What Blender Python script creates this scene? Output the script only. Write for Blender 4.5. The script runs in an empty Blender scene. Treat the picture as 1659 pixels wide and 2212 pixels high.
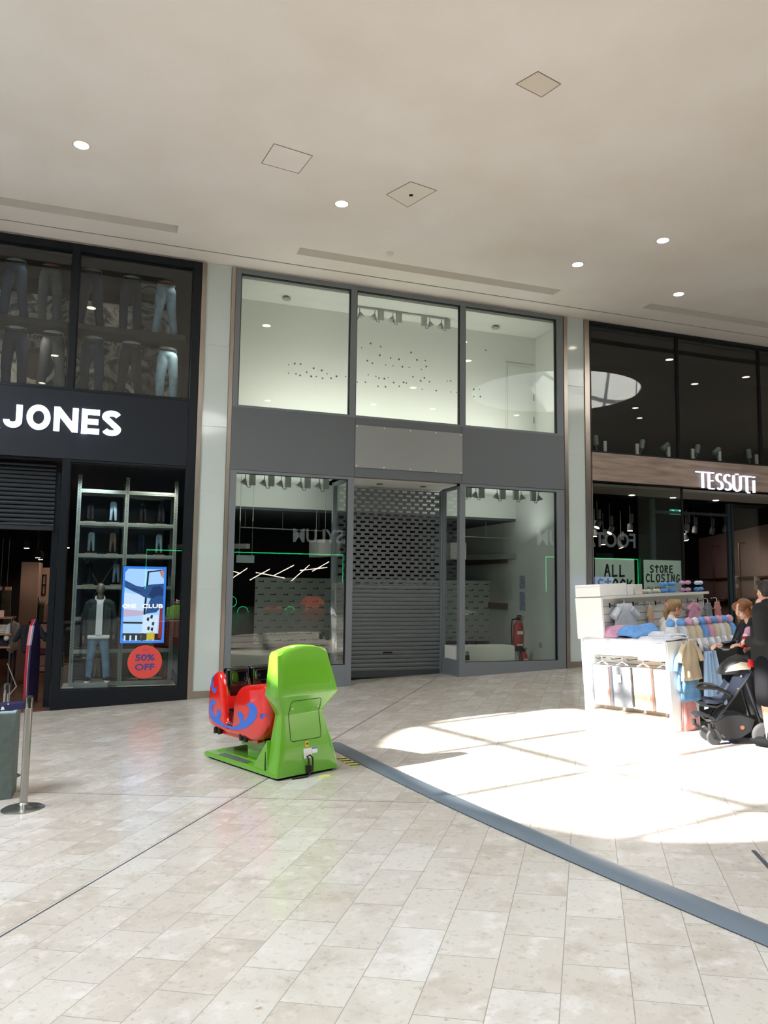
import bpy, bmesh, math, random
from math import radians, pi, sin, cos, tan, atan2, sqrt
from mathutils import Vector, Matrix
from mathutils.geometry import tessellate_polygon
random.seed(7)
SC = bpy.context.scene
COL = SC.collection
# ------------------------------------------------------------------ camera
W_, H_, F_ = 1659.0, 2212.0, 1660.0
CAMP = Vector((0, 0, 2.015))
YAW, PIT, ROL = radians(19.60125), radians(5.47345), radians(0.72602)
_f = Vector((sin(YAW)*cos(PIT), cos(YAW)*cos(PIT), sin(PIT)))
_r = Vector((cos(YAW), -sin(YAW), 0)); _u = _r.cross(_f)
CR = cos(ROL)*_r + sin(ROL)*_u; CU = -sin(ROL)*_r + cos(ROL)*_u; CF = _f
cam = bpy.data.cameras.new('camera'); camo = bpy.data.objects.new('camera', cam); COL.objects.link(camo)
m3 = Matrix((CR, CU, -CF)).transposed()
camo.matrix_world = Matrix.Translation(CAMP) @ m3.to_4x4()
cam.sensor_fit = 'VERTICAL'; cam.sensor_height = 36.0; cam.lens = 36.0*F_/H_
cam.clip_end = 200; SC.camera = camo
# ------------------------------------------------------------------ view, world, sun, skylight daylight
SC.view_settings.view_transform = 'Standard'; SC.view_settings.look = 'None'
SC.view_settings.exposure = 0.22; SC.view_settings.gamma = 1.0
try: SC.view_settings.use_curve_mapping = False
except Exception: pass
cy = SC.cycles
cy.use_denoising = True
cy.max_bounces = 8; cy.diffuse_bounces = 4; cy.glossy_bounces = 4; cy.transmission_bounces = 4; cy.transparent_max_bounces = 24
cy.sample_clamp_indirect = 4.0; cy.caustics_reflective = False; cy.caustics_refractive = False
wd = bpy.data.worlds.new('sky'); SC.world = wd; wd.use_nodes = True
wd.node_tree.nodes['Background'].inputs[0].default_value = (0.62, 0.78, 1.0, 1)
wd.node_tree.nodes['Background'].inputs[1].default_value = 1.4
SUN_E, SKY_E = 23.0, 950.0
def lamp(name, kind, loc, energy, color=(1, 1, 1), size=0.1, direction=(0, 0, -1), spot=None, size_y=None, blend=0.5):
    l = bpy.data.lights.new(name, kind); l.energy = energy; l.color = color
    if kind == 'AREA':
        l.shape = 'DISK' if size_y is None else 'RECTANGLE'; l.size = size
        if size_y: l.size_y = size_y
    elif kind == 'SUN': l.angle = radians(0.6)
    else: l.shadow_soft_size = size
    if kind == 'SPOT': l.spot_size = radians(spot or 60); l.spot_blend = blend
    o = bpy.data.objects.new(name, l); COL.objects.link(o); o.location = loc
    o.rotation_euler = Vector(direction).to_track_quat('-Z', 'Y').to_euler()
    return o
SUND = Vector((1.0, 0.0, -0.7)).normalized()
lamp('sun', 'SUN', (-10, 0, 20), SUN_E, (1.0, 0.96, 0.90), direction=SUND)
HOLES = [(-6.28, 7.0, 2.60, 0.06, 2.95, 2.6), (13.25, 8.6, 2.65, 1.7, 2.65, 2), (1.5, -0.9, 2.8, 1.6, 2.8, 2)]   # x, y, half width, drum depth, half length, roundness; last opening added behind the camera to light the near floor
ZC = 8.24
for hx, hy, hr, hd, hr2, he in HOLES:
    lamp('skylight_daylight', 'AREA', (hx, hy, ZC+hd+0.05), SKY_E*(0.12 if hx > 10 else 0.62 if hx > 0 else 1.3), (0.86, 0.94, 1.0), size=2*hr-0.1)
# ------------------------------------------------------------------ helpers
D = 14.7676
FA, FB, FC = 0.0454839, -0.032751, 0.00087
def fz(x, y): return FC + FA*(x-3.9) + FB*(y-D)
FN = Vector((-FA, -FB, 1)).normalized()
def ray(px, py): return CF*F_ + CR*(px-W_/2) - CU*(py-H_/2)
def PY(px, py, y=D): v = ray(px, py); return CAMP + v*(y/v.y)
def PX(px, py, x): v = ray(px, py); return CAMP + v*(x/v.x)
def PF(px, py, h=0.0):
    v = ray(px, py); c = FC+h-FA*3.9-FB*D
    return CAMP + v*((c-CAMP.z)/(v.z-FA*v.x-FB*v.y))
def lin(c):
    if isinstance(c, str):
        c = c.lstrip('#'); c = tuple(int(c[i:i+2], 16)/255 for i in (0, 2, 4))
    return tuple((x/12.92 if x <= 0.04045 else ((x+0.055)/1.055)**2.4) for x in c)+(1,)
MATS = {}
def mat(name, color='#808080', rough=0.5, metal=0.0, emit=None, es=1.0, var=None, vs=20.0, bump=0.0, bs=60.0, coat=0.0, spec=None, alpha=1.0, stretch=None):
    if name in MATS: return MATS[name]
    m = bpy.data.materials.new(name); m.use_nodes = True; nt = m.node_tree; N = nt.nodes; L = nt.links
    b = N['Principled BSDF']; c = lin(color)
    b.inputs['Base Color'].default_value = c; b.inputs['Roughness'].default_value = rough
    b.inputs['Metallic'].default_value = metal; b.inputs['Coat Weight'].default_value = coat
    b.inputs['Coat Roughness'].default_value = 0.06
    if spec is not None: b.inputs['Specular IOR Level'].default_value = spec
    if alpha < 1: b.inputs['Alpha'].default_value = alpha
    if emit:
        b.inputs['Emission Color'].default_value = lin(emit); b.inputs['Emission Strength'].default_value = es
    if var or bump:
        tc = N.new('ShaderNodeTexCoord'); mp = N.new('ShaderNodeMapping'); L.new(tc.outputs['Object'], mp.inputs[0])
        if stretch: mp.inputs['Scale'].default_value = stretch
    if var:
        n = N.new('ShaderNodeTexNoise'); n.inputs['Scale'].default_value = vs; n.inputs['Detail'].default_value = 5
        L.new(mp.outputs[0], n.inputs['Vector'])
        r = N.new('ShaderNodeValToRGB'); r.color_ramp.elements[0].position = 0.3; r.color_ramp.elements[1].position = 0.7
        r.color_ramp.elements[0].color = c; r.color_ramp.elements[1].color = lin(var)
        L.new(n.outputs['Fac'], r.inputs[0]); L.new(r.outputs[0], b.inputs['Base Color'])
    if bump:
        n2 = N.new('ShaderNodeTexNoise'); n2.inputs['Scale'].default_value = bs; n2.inputs['Detail'].default_value = 3
        L.new(mp.outputs[0], n2.inputs['Vector'])
        bp = N.new('ShaderNodeBump'); bp.inputs['Strength'].default_value = bump; bp.inputs['Distance'].default_value = 0.01
        L.new(n2.outputs['Fac'], bp.inputs['Height']); L.new(bp.outputs[0], b.inputs['Normal'])
    MATS[name] = m; return m
def glass_mat(name, tint='#f2f7f5', ior=1.5):
    m = bpy.data.materials.new(name); m.use_nodes = True; nt = m.node_tree; N = nt.nodes; L = nt.links
    N.remove(N['Principled BSDF']); out = N['Material Output']
    t = N.new('ShaderNodeBsdfTransparent'); t.inputs[0].default_value = lin(tint)
    g = N.new('ShaderNodeBsdfGlossy'); g.inputs['Roughness'].default_value = 0.0; g.inputs[0].default_value = (1, 1, 1, 1)
    f = N.new('ShaderNodeFresnel')
    gm = N.new('ShaderNodeNewGeometry'); mr = N.new('ShaderNodeMapRange'); mr.inputs[3].default_value = ior; mr.inputs[4].default_value = 1/ior
    L.new(gm.outputs['Backfacing'], mr.inputs[0]); L.new(mr.outputs[0], f.inputs[0])   # same reflectance on both faces of the sheet
    x = N.new('ShaderNodeMixShader'); L.new(f.outputs[0], x.inputs[0]); L.new(t.outputs[0], x.inputs[1]); L.new(g.outputs[0], x.inputs[2])
    L.new(x.outputs[0], out.inputs[0]); MATS[name] = m; return m
def meta(o, label=None, cat=None, group=None, kind=None):
    if label: o['label'] = label
    if cat: o['category'] = cat
    if group: o['group'] = group
    if kind: o['kind'] = kind
    return o
def thing(name, label=None, cat=None, loc=(0, 0, 0), rotz=0.0, group=None, kind=None, tilt=False):
    o = bpy.data.objects.new(name, None); COL.objects.link(o); o.empty_display_size = 0.1
    if tilt:
        q = Vector((0, 0, 1)).rotation_difference(FN)
        o.rotation_mode = 'QUATERNION'; o.rotation_quaternion = q @ Matrix.Rotation(rotz, 3, 'Z').to_quaternion()
    else: o.rotation_euler = (0, 0, rotz)
    o.location = loc
    return meta(o, label, cat, group, kind)
class MB:
    def __init__(s): s.bm = bmesh.new()
    def box(s, x0, x1, y0, y1, z0, z1, M=None, bev=0.0):
        r = bmesh.ops.create_cube(s.bm, size=1.0); vs = r['verts']
        for v in vs:
            v.co = Vector(((x0+x1)/2+v.co.x*(x1-x0), (y0+y1)/2+v.co.y*(y1-y0), (z0+z1)/2+v.co.z*(z1-z0)))
        if bev > 0:
            es = list({e for v in vs for e in v.link_edges})
            vs = list({v for f in bmesh.ops.bevel(s.bm, geom=es, offset=bev, segments=2, affect='EDGES', profile=0.5)['faces'] for v in f.verts} | {v for v in vs if v.is_valid})
        if M is not None:
            for v in vs: v.co = M @ v.co
        return s
    def tube(s, pts, rad, n=10, caps=True):
        pts = [Vector(p) for p in pts]
        rads = rad if isinstance(rad, (list, tuple)) else [rad]*len(pts)
        rings = []; prev = None
        for i, p in enumerate(pts):
            d = (pts[min(i+1, len(pts)-1)]-pts[max(i-1, 0)])
            if d.length < 1e-9: d = Vector((0, 0, 1))
            d.normalize()
            a = prev if prev is not None else (Vector((1, 0, 0)) if abs(d.x) < 0.9 else Vector((0, 1, 0)))
            e1 = (a - d*a.dot(d))
            if e1.length < 1e-6: e1 = d.orthogonal()
            e1.normalize(); e2 = d.cross(e1); prev = e1
            rings.append([s.bm.verts.new(p+(e1*cos(2*pi*k/n)+e2*sin(2*pi*k/n))*rads[i]) for k in range(n)])
        for a, b in zip(rings, rings[1:]):
            for k in range(n):
                s.bm.faces.new((a[k], a[(k+1) % n], b[(k+1) % n], b[k]))
        if caps:
            s.bm.faces.new(rings[0][::-1]); s.bm.faces.new(rings[-1])
        return s
    def bar(s, p, q, w, h=None, up=(0, 0, 1)):
        p, q = Vector(p), Vector(q); h = h or w; d = (q-p).normalized(); u = Vector(up)
        if abs(d.dot(u)) > 0.98: u = Vector((0, 1, 0))
        a = d.cross(u).normalized(); b = a.cross(d).normalized()
        M = Matrix((a, d, b)).transposed().to_4x4(); M.translation = (p+q)/2
        return s.box(-w/2, w/2, -(q-p).length/2, (q-p).length/2, -h/2, h/2, M)
    def lathe(s, prof, n=24, M=None, c=(0, 0, 0)):
        rings = []
        for r, z in prof:
            rings.append([s.bm.verts.new(Vector((c[0]+max(r, 1e-5)*cos(2*pi*k/n), c[1]+max(r, 1e-5)*sin(2*pi*k/n), c[2]+z))) for k in range(n)])
        for a, b in zip(rings, rings[1:]):
            for k in range(n): s.bm.faces.new((a[k], a[(k+1) % n], b[(k+1) % n], b[k]))
        s.bm.faces.new(rings[0][::-1]); s.bm.faces.new(rings[-1])
        if M is not None:
            for rg in rings:
                for v in rg: v.co = M @ v.co
        return s
    def poly(s, pts):
        s.bm.faces.new([s.bm.verts.new(Vector(p)) for p in pts]); return s
    def prism(s, pts2, f0, f1):
        """pts2: 2d outline; f0, f1 map (u, v) to the two faces"""
        a = [s.bm.verts.new(Vector(f0(*p))) for p in pts2]; b = [s.bm.verts.new(Vector(f1(*p))) for p in pts2]
        s.bm.faces.new(a[::-1]); s.bm.faces.new(b); n = len(a)
        for k in range(n): s.bm.faces.new((a[k], a[(k+1) % n], b[(k+1) % n], b[k]))
        return s
    def loft(s, loops, closed=True, caps=True):
        R = [[s.bm.verts.new(Vector(p)) for p in lp] for lp in loops]; n = len(R[0])
        for a, b in zip(R, R[1:]):
            for k in range(n if closed else n-1): s.bm.faces.new((a[k], a[(k+1) % n], b[(k+1) % n], b[k]))
        if caps and closed: s.bm.faces.new(R[0][::-1]); s.bm.faces.new(R[-1])
        return s
    def ball(s, c, r, sc=(1, 1, 1), n=12):
        q = bmesh.ops.create_uvsphere(s.bm, u_segments=n*2, v_segments=n, radius=r)
        for v in q['verts']: v.co = Vector((v.co.x*sc[0]+c[0], v.co.y*sc[1]+c[1], v.co.z*sc[2]+c[2]))
        return s
    def build(s, name, m, parent=None, smooth=False, world=False, bev=0.0, ang=40):
        bmesh.ops.recalc_face_normals(s.bm, faces=s.bm.faces)
        me = bpy.data.meshes.new(name)
        off = Vector((0, 0, 0))
        if parent is None and len(s.bm.verts):
            xs = [v.co for v in s.bm.verts]
            off = Vector(((min(v.x for v in xs)+max(v.x for v in xs))/2, (min(v.y for v in xs)+max(v.y for v in xs))/2, min(v.z for v in xs)))
            for v in xs: v -= off
        s.bm.to_mesh(me); s.bm.free()
        o = bpy.data.objects.new(name, me); COL.objects.link(o); o.location = off
        me.materials.append(m if not isinstance(m, str) else MATS[m])
        if parent is not None:
            o.parent = parent
            if world: o.location = -parent.location
        if smooth:
            for p in me.polygons: p.use_smooth = True
            if ang < 180: me.set_sharp_from_angle(angle=radians(ang))
        if bev:
            md = o.modifiers.new('b', 'BEVEL'); md.width = bev; md.segments = 2; md.limit_method = 'ANGLE'
        return o
def dup(src, loc=None, label=None, group=None, rotz=None):
    c = src.copy(); COL.objects.link(c)
    if loc is not None: c.location = loc
    if rotz is not None: c.rotation_euler = (0, 0, rotz)
    if label: c['label'] = label
    if group: c['group'] = group
    for ch in src.children:
        d = ch.copy(); COL.objects.link(d); d.parent = c
        for g in ch.children:
            e = g.copy(); COL.objects.link(e); e.parent = d
    return c
_FONT = {}
def text_mesh(txt, size, depth=0.0, bold=0.0, name='letter'):
    """lettering as a mesh in the local xz plane, facing -y, origin at left end of the baseline"""
    cu = bpy.data.curves.new('t', 'FONT'); cu.body = txt; cu.size = size; cu.extrude = depth/2; cu.offset = bold
    cu.resolution_u = 4
    o = bpy.data.objects.new('t', cu); COL.objects.link(o)
    dg = bpy.context.evaluated_depsgraph_get(); me = bpy.data.meshes.new_from_object(o.evaluated_get(dg))
    COL.objects.unlink(o); bpy.data.objects.remove(o); me.name = name
    me.transform(Matrix.Rotation(pi/2, 4, 'X')); return me
def text_fit(txt, x0, x1, z0, z1, y, m, name, parent, depth=0.02, bold=0.0, world=True, flip=False):
    me = text_mesh(txt, 1.0, 0.0, 0.0 if not bold else bold, name)
    xs = [v.co.x for v in me.vertices]; zs = [v.co.z for v in me.vertices]
    a, b, c, d = min(xs), max(xs), min(zs), max(zs)
    for v in me.vertices:
        u = (v.co.x-a)/(b-a); u = 1-u if flip else u
        v.co = Vector((x0+u*(x1-x0), y, z0+(v.co.z-c)/(d-c)*(z1-z0)))
    if depth:
        bm = bmesh.new(); bm.from_mesh(me)
        r = bmesh.ops.extrude_face_region(bm, geom=bm.faces[:])
        for e in r['geom']:
            if isinstance(e, bmesh.types.BMVert): e.co.y += depth if not flip else -depth
        bmesh.ops.recalc_face_normals(bm, faces=bm.faces); bm.to_mesh(me); bm.free()
    me.materials.clear(); me.materials.append(MATS[m])
    o = bpy.data.objects.new(name, me); COL.objects.link(o)
    if parent is not None:
        o.parent = parent
        if world: o.location = -parent.location
    return o
def blob(name, prims, m, parent=None, voxel=0.01, smooth=2, loc=(0, 0, 0), dec=None):
    """one continuous surface from tapered limbs: ('c', p, q, r0, r1) capsules, ('e', c, (rx,ry,rz)) ellipsoids, ('b', bounds) boxes"""
    b = MB()
    for pr in prims:
        if pr[0] == 'c':
            p, q, r0, r1 = Vector(pr[1]), Vector(pr[2]), pr[3], pr[4]; d = (q-p); L = d.length; d.normalize()
            sx = pr[5] if len(pr) > 5 else 1.0
            pts = []; rr = []
            for k in range(5): a = pi/2*(1-k/4); pts.append(p-d*r0*sin(a)); rr.append(max(r0*cos(a), 1e-4))
            for k in range(1, 4): pts.append(p+d*L*k/4); rr.append(r0+(r1-r0)*k/4)
            for k in range(5): a = pi/2*k/4; pts.append(q+d*r1*sin(a)); rr.append(max(r1*cos(a), 1e-4))
            n0 = len(b.bm.verts); b.tube(pts, rr, 14); b.bm.verts.ensure_lookup_table()
            if sx != 1.0:
                for v in b.bm.verts[n0:]: v.co.y = p.y+(v.co.y-p.y)*sx
        elif pr[0] == 'e':
            q = bmesh.ops.create_uvsphere(b.bm, u_segments=24, v_segments=14, radius=1.0)
            R = pr[3] if len(pr) > 3 else Matrix.Identity(3)
            for v in q['verts']: v.co = R @ Vector((v.co.x*pr[2][0], v.co.y*pr[2][1], v.co.z*pr[2][2])) + Vector(pr[1])
        else: b.box(*pr[1])
    o = b.build(name, m, parent)
    if parent is None: pass
    md = o.modifiers.new('r', 'REMESH'); md.mode = 'VOXEL'; md.voxel_size = voxel; md.use_smooth_shade = True
    if smooth:
        sm = o.modifiers.new('s', 'SMOOTH'); sm.factor = 0.5; sm.iterations = smooth
    if dec:
        dm = o.modifiers.new('d', 'DECIMATE'); dm.ratio = dec
    dg = bpy.context.evaluated_depsgraph_get(); me = bpy.data.meshes.new_from_object(o.evaluated_get(dg))
    o.modifiers.clear(); o.data = me
    for p in me.polygons: p.use_smooth = True
    return o
# ------------------------------------------------------------------ materials of the place
mat('plaster', '#f4efe9', 0.85, var='#e9e1d7', vs=0.5)
mat('plaster_edge', '#ece4d8', 0.8)
mat('cavity', '#0b0b0c', 0.9)
mat('grey_frame', '#70757a', 0.42); mat('grey_panel', '#5f6468', 0.5); mat('grey_board', '#8a8d8c', 0.5)
mat('black_frame', '#0e1319', 0.35, spec=.3); mat('navy_panel', '#1a1f27', 0.5, spec=.3)
mat('steel', '#b8aca1', 0.30, 0.9, var='#9a8e84', vs=1.2, stretch=(1, 1, 0.6))
mat('white_cladding', '#c2ccc8', 0.12, coat=0.6)
mat('white_paint', '#cfcfc7', 0.8); mat('off_white', '#bdbcb4', 0.75)
mat('screw', '#e8e8e6', 0.3, 0.4)
mat('shutter', '#6f7376', 0.45, 0.5)
mat('dark_shutter', '#1d2328', 0.5, 0.3)
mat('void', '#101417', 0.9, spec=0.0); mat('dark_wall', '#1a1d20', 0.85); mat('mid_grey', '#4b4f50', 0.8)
mat('lamp_glow', '#ffffff', 0.5, emit='#fff1dc', es=14.0)
mat('lamp_trim', '#e4ded4', 0.4)
mat('timber', '#a08c7e', 0.55, var='#6f6058', vs=3.2, stretch=(0.35, 1, 3.2), bump=0.15, bs=14)
glass_mat('shop_glass', '#f5f8f6', 1.5); glass_mat('clear_glass', '#f5faf8', 1.45)
# floor: limestone planks, 0.54 x 0.294 m, half bond, running 34 degrees off the shop fronts
def floor_mat():
    m = bpy.data.materials.new('limestone'); m.use_nodes = True; nt = m.node_tree; N = nt.nodes; L = nt.links; b = N['Principled BSDF']
    tc = N.new('ShaderNodeTexCoord'); mp = N.new('ShaderNodeMapping'); mp.vector_type = 'POINT'
    mp.inputs['Rotation'].default_value = (0, 0, -radians(55.6555)); L.new(tc.outputs['Object'], mp.inputs[0])
    ad = N.new('ShaderNodeVectorMath'); ad.operation = 'ADD'; ad.inputs[1].default_value = (-3.27-54.0*1, 0.166-0.0+29.4, 0)
    L.new(mp.outputs[0], ad.inputs[0])
    ad.inputs[1].default_value = (100*0.54-3.536, 100*0.294+0.166-0.147*0, 0)
    br = N.new('ShaderNodeTexBrick'); br.offset = 0.5; br.offset_frequency = 2; br.squash = 1.0
    L.new(ad.outputs[0], br.inputs['Vector'])
    br.inputs['Scale'].default_value = 1.0; br.inputs['Brick Width'].default_value = 0.54; br.inputs['Row Height'].default_value = 0.294
    br.inputs['Mortar Size'].default_value = 0.0022; br.inputs['Mortar Smooth'].default_value = 0.1
    br.inputs['Color1'].default_value = (0, 0, 0, 1); br.inputs['Color2'].default_value = (1, 1, 1, 1); br.inputs['Mortar'].default_value = (0.5, 0.5, 0.5, 1)
    rp = N.new('ShaderNodeValToRGB'); e = rp.color_ramp.elements
    e[0].position = 0; e[0].color = lin('#c3bab0'); e[1].position = 1.0; e[1].color = lin('#d0cbc5')
    x = e.new(0.35); x.color = lin('#c9c2b9'); x = e.new(0.6); x.color = lin('#c0b6ab'); x = e.new(0.8); x.color = lin('#ccc5bd')
    L.new(br.outputs['Color'], rp.inputs[0])
    def noise(s, d, lo, hi, w=0.0, v=None):
        n = N.new('ShaderNodeTexNoise'); n.noise_dimensions = '4D'; n.inputs['W'].default_value = w
        n.inputs['Scale'].default_value = s; n.inputs['Detail'].default_value = d; n.inputs['Roughness'].default_value = 0.62; L.new((v or ad.outputs[0]), n.inputs['Vector'])
        if v is None:
            mu = N.new('ShaderNodeMath'); mu.operation = 'MULTIPLY'; mu.inputs[1].default_value = 9.0
            L.new(br.outputs['Color'], mu.inputs[0]); L.new(mu.outputs[0], n.inputs['W'])
        r = N.new('ShaderNodeMapRange'); r.inputs[1].default_value = lo; r.inputs[2].default_value = hi; L.new(n.outputs['Fac'], r.inputs[0]); return r
    st = N.new('ShaderNodeMapping'); st.inputs['Scale'].default_value = (0.8, 1.3, 1); L.new(ad.outputs[0], st.inputs[0])
    def mix(col, fac, src, amt):
        k = N.new('ShaderNodeMath'); k.operation = 'MULTIPLY'; k.inputs[1].default_value = amt; L.new(fac, k.inputs[0])
        q = N.new('ShaderNodeMix'); q.data_type = 'RGBA'; L.new(k.outputs[0], q.inputs[0]); L.new(src, q.inputs[6]); q.inputs[7].default_value = lin(col); return q.outputs[2]
    c = rp.outputs[0]
    c = mix('#9d8f7f', noise(3.2, 8, 0.50, 0.68).outputs[0], c, 0.40)
    c = mix('#8a7a6a', noise(26, 8, 0.55, 0.70).outputs[0], c, 0.45)
    c = mix('#e2dedb', noise(7, 6, 0.54, 0.70).outputs[0], c, 0.55)
    c = mix('#8f6246', noise(9, 4, 0.67, 0.74).outputs[0], c, 0.55)
    c = mix('#7f7d7a', noise(60, 3, 0.62, 0.72).outputs[0], c, 0.4)
    c = mix('#857e76', br.outputs['Fac'], c, 0.75)
    L.new(c, b.inputs['Base Color'])
    r = noise(5, 3, 0.3, 0.7); r.inputs[3].default_value = 0.13; r.inputs[4].default_value = 0.26; L.new(r.outputs[0], b.inputs['Roughness'])
    b.inputs['Specular IOR Level'].default_value = 0.5
    bp = N.new('ShaderNodeBump'); bp.inputs['Strength'].default_value = 0.25; bp.inputs['Distance'].default_value = 0.002; bp.invert = True
    L.new(br.outputs['Fac'], bp.inputs['Height']); L.new(bp.outputs[0], b.inputs['Normal'])
    MATS['limestone'] = m
floor_mat()
def struct(o, kind='structure'): o['kind'] = kind; return o
# ------------------------------------------------------------------ floor (a gentle ramp), drawn in its own plane so the tiles lie flat on it
e1 = Vector((1, 0, FA)).normalized(); e2 = FN.cross(e1)
FO = Vector((0, 0, fz(0, 0)))
fl = MB()
cnr = [(-16, -12), (28, -12), (28, D-0.02), (-16, D-0.02)]
def toloc(x, y):
    p = Vector((x, y, fz(x, y)))-FO; return (p.dot(e1), p.dot(e2), 0)
# the recessed doorway of the empty shop is part of the same floor
cnr2 = [(-16, -12), (28, -12), (28, D), (7.05, D), (7.05, D+1.1), (4.45, D+1.1), (4.45, D), (-16, D)]
top = [toloc(*p) for p in cnr2]
fl.prism([(p[0], p[1]) for p in top], lambda u, v: (u, v, -0.3), lambda u, v: (u, v, 0))
me = bpy.data.meshes.new('floor'); bmesh.ops.recalc_face_normals(fl.bm, faces=fl.bm.faces); fl.bm.to_mesh(me); fl.bm.free()
flo = bpy.data.objects.new('floor', me); COL.objects.link(flo); me.materials.append(MATS['limestone']); struct(flo)
flo.matrix_world = Matrix.Translation(FO) @ Matrix((e1, e2, FN)).transposed().to_4x4()
TA = radians(55.6555)
def FUV(u, v, h=0.0):   # tile coordinates to a point on the ramp
    a = u*cos(TA)-v*sin(TA); b = u*sin(TA)+v*cos(TA); return FO+e1*a+e2*b+FN*h
def strip(p, q, w, h, name, m, z0=-0.001):
    p, q = Vector(p), Vector(q); d = (q-p).normalized(); a = d.cross(FN).normalized()*(w/2)
    b = MB(); b.loft([[p-a+FN*z0, p+a+FN*z0, p+a*0.8+FN*h, p-a*0.8+FN*h], [q-a+FN*z0, q+a+FN*z0, q+a*0.8+FN*h, q-a*0.8+FN*h]])
    return b.build(name, m)
mat('joint_metal', '#5a5f68', 0.45, 0.5); mat('joint_dark', '#6d675f', 0.7)
struct(strip(FUV(3.1, 3.04), FUV(15.9, 3.04), 0.014, 0.0015, 'trim_1', 'joint_metal'))
struct(strip(FUV(6.46, -3.0), FUV(6.46, 6.2), 0.010, 0.0012, 'trim_2', 'joint_dark'))
# raised rubber cable ramp crossing the floor
mat('rubber_grey', '#66717c', 0.38)
def ramp_strip():
    p, q = Vector((2.60, 9.0, 0)), Vector((3.20, 2.2, 0)); b = MB(); prof = [(-0.11, 0), (-0.075, 0.020), (-0.03, 0.026), (0.03, 0.026), (0.075, 0.020), (0.11, 0)]
    d = (q-p).normalized(); a = d.cross(Vector((0, 0, 1)))
    lo = []
    for k in range(15):
        c = p.lerp(q, k/14); c.z = fz(c.x, c.y); c += a*0.10*sin(pi*k/14)
        lo.append([(c+a*u+Vector((0, 0, h))) for u, h in prof])
    for L_ in lo:
        for v in L_: v.z = max(v.z, fz(v.x, v.y)+0.0005)
    b.loft(lo); o = b.build('cable_ramp', 'rubber_grey', smooth=True, ang=25)
    return meta(o, 'long blue-grey raised cable ramp running from behind the green ride across the tiled floor', 'cable ramp')
ramp_strip()
strip(PF(1628, 1838), PF(1690, 1905), 0.03, 0.004, 'floor_joint_cover', 'joint_metal')['kind'] = 'structure'
bpy.data.objects['floor_joint_cover'].name = 'trim_3'
# ------------------------------------------------------------------ ceiling slab with skylight openings and recessed slots
def circ(x, y, r, d=0, r2=0, e=2, n=64):
    f = lambda v: abs(v)**(2/e)*(1 if v > 0 else -1)
    return [(x+r*f(cos(2*pi*k/n)), y+r2*f(sin(2*pi*k/n))) for k in range(n)]
slots = [(-6.0, 0.885, 13.40, 13.70), (3.08, 8.69, 13.47, 13.78), (10.92, 17.5, 13.42, 13.72)]
holes = [circ(*h) for h in HOLES] + [[(a, c), (b, c), (b, d), (a, d)] for a, b, c, d in slots]
yg0, yg1 = 14.27, 14.315     # shadow gap along the shop fronts
holes.append([(-15.9, yg0), (26.9, yg0-0.05), (26.9, yg1-0.05), (-15.9, yg1)])
outer = [(-16, -13.5), (27, -13.5), (27, D+0.35), (-16, D+0.35)]
polys = [outer]+holes
flat = [Vector((p[0], p[1], 0)) for lp in polys for p in lp]
tris = tessellate_polygon([[Vector((p[0], p[1], 0)) for p in lp] for lp in polys])
b = MB(); vs = [b.bm.verts.new((v.x, v.y, ZC)) for v in flat]; vt = [b.bm.verts.new((v.x, v.y, ZC+0.16)) for v in flat]
for t in tris:
    for V, rev in ((vs, False), (vt, True)):
        try: b.bm.faces.new([V[i] for i in t])
        except ValueError: pass
i0 = 0
for lp in polys:
    n = len(lp)
    for k in range(n):
        a, c = i0+k, i0+(k+1) % n
        b.bm.faces.new((vs[a], vs[c], vt[c], vt[a]))
    i0 += n
struct(b.build('ceiling', 'plaster'))
b = MB()
for a, c, d, e in slots:
    b.box(a-.1, c+.1, d-.1, e+.1, ZC+0.55, ZC+0.6); b.box(a-.1, c+.1, d-.05, d, ZC+.165, ZC+.55); b.box(a-.1, c+.1, e, e+.05, ZC+.165, ZC+.55); b.box(a-.05, a, d, e, ZC+.165, ZC+.55); b.box(c, c+.05, d, e, ZC+.165, ZC+.55)
struct(b.build('ceiling', 'plaster'))
b = MB(); b.loft([[(x, yg0+o+.001, ZC+.012), (x, yg1+o-.001, ZC+.012), (x, yg1+o-.001, ZC+.03), (x, yg0+o+.001, ZC+.03)] for x, o in ((-15.9, 0), (26.9, -.05))]); struct(b.build('ceiling', 'cavity'))  # dark strip just inside the gap, standing in for its shade
b = MB(); b.box(-16, 27, D+0.30, D+11, ZC+0.02, ZC+0.35); struct(b.build('ceiling', 'dark_wall'))
# glazing bars of the skylight over the patch of sun (plus the reflected one and the added one)
mat('bar_white', '#d5d8d8', 0.5)
mat('drum_white', '#e2e2de', 0.7)
for i, (hx, hy, hr, hd, hr2, he) in enumerate(HOLES):
    b = MB(); r0 = hr+0.003
    n = 64
    b.loft([[(x, y, z) for x, y in circ(hx, hy, hr+g, 0, hr2+g, he)] for g, z in ((.003, ZC+.001), (.003, ZC+hd), (.1, ZC+hd), (.1, ZC+.001))], caps=False)
    o = struct(b.build('trim_4', 'drum_white', smooth=True))
    b = MB(); zb = ZC+hd+0.12; c = Vector((hx, hy, zb))
    ex = Vector((1, 0.12, 0)).normalized(); ey = Vector((-0.2, 1, 0)).normalized()
    off = Vector((4.40-(zb-.25)/.7, 7.2, 0))-Vector((hx, hy, 0)) if i == 0 else Vector((0, 0, 0))
    for k in range(-2, 4):
        y0 = c+off+ey*(0.83+1.68*(k-1)); b.bar(y0-ex*5, y0+ex*5, 0.11, 0.06)
        x0 = c+off+ex*(2.6*(k-1)); b.bar(x0-ey*5, x0+ey*5, 0.13, 0.06)
    struct(b.build('trim_9', 'bar_white'))
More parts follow.
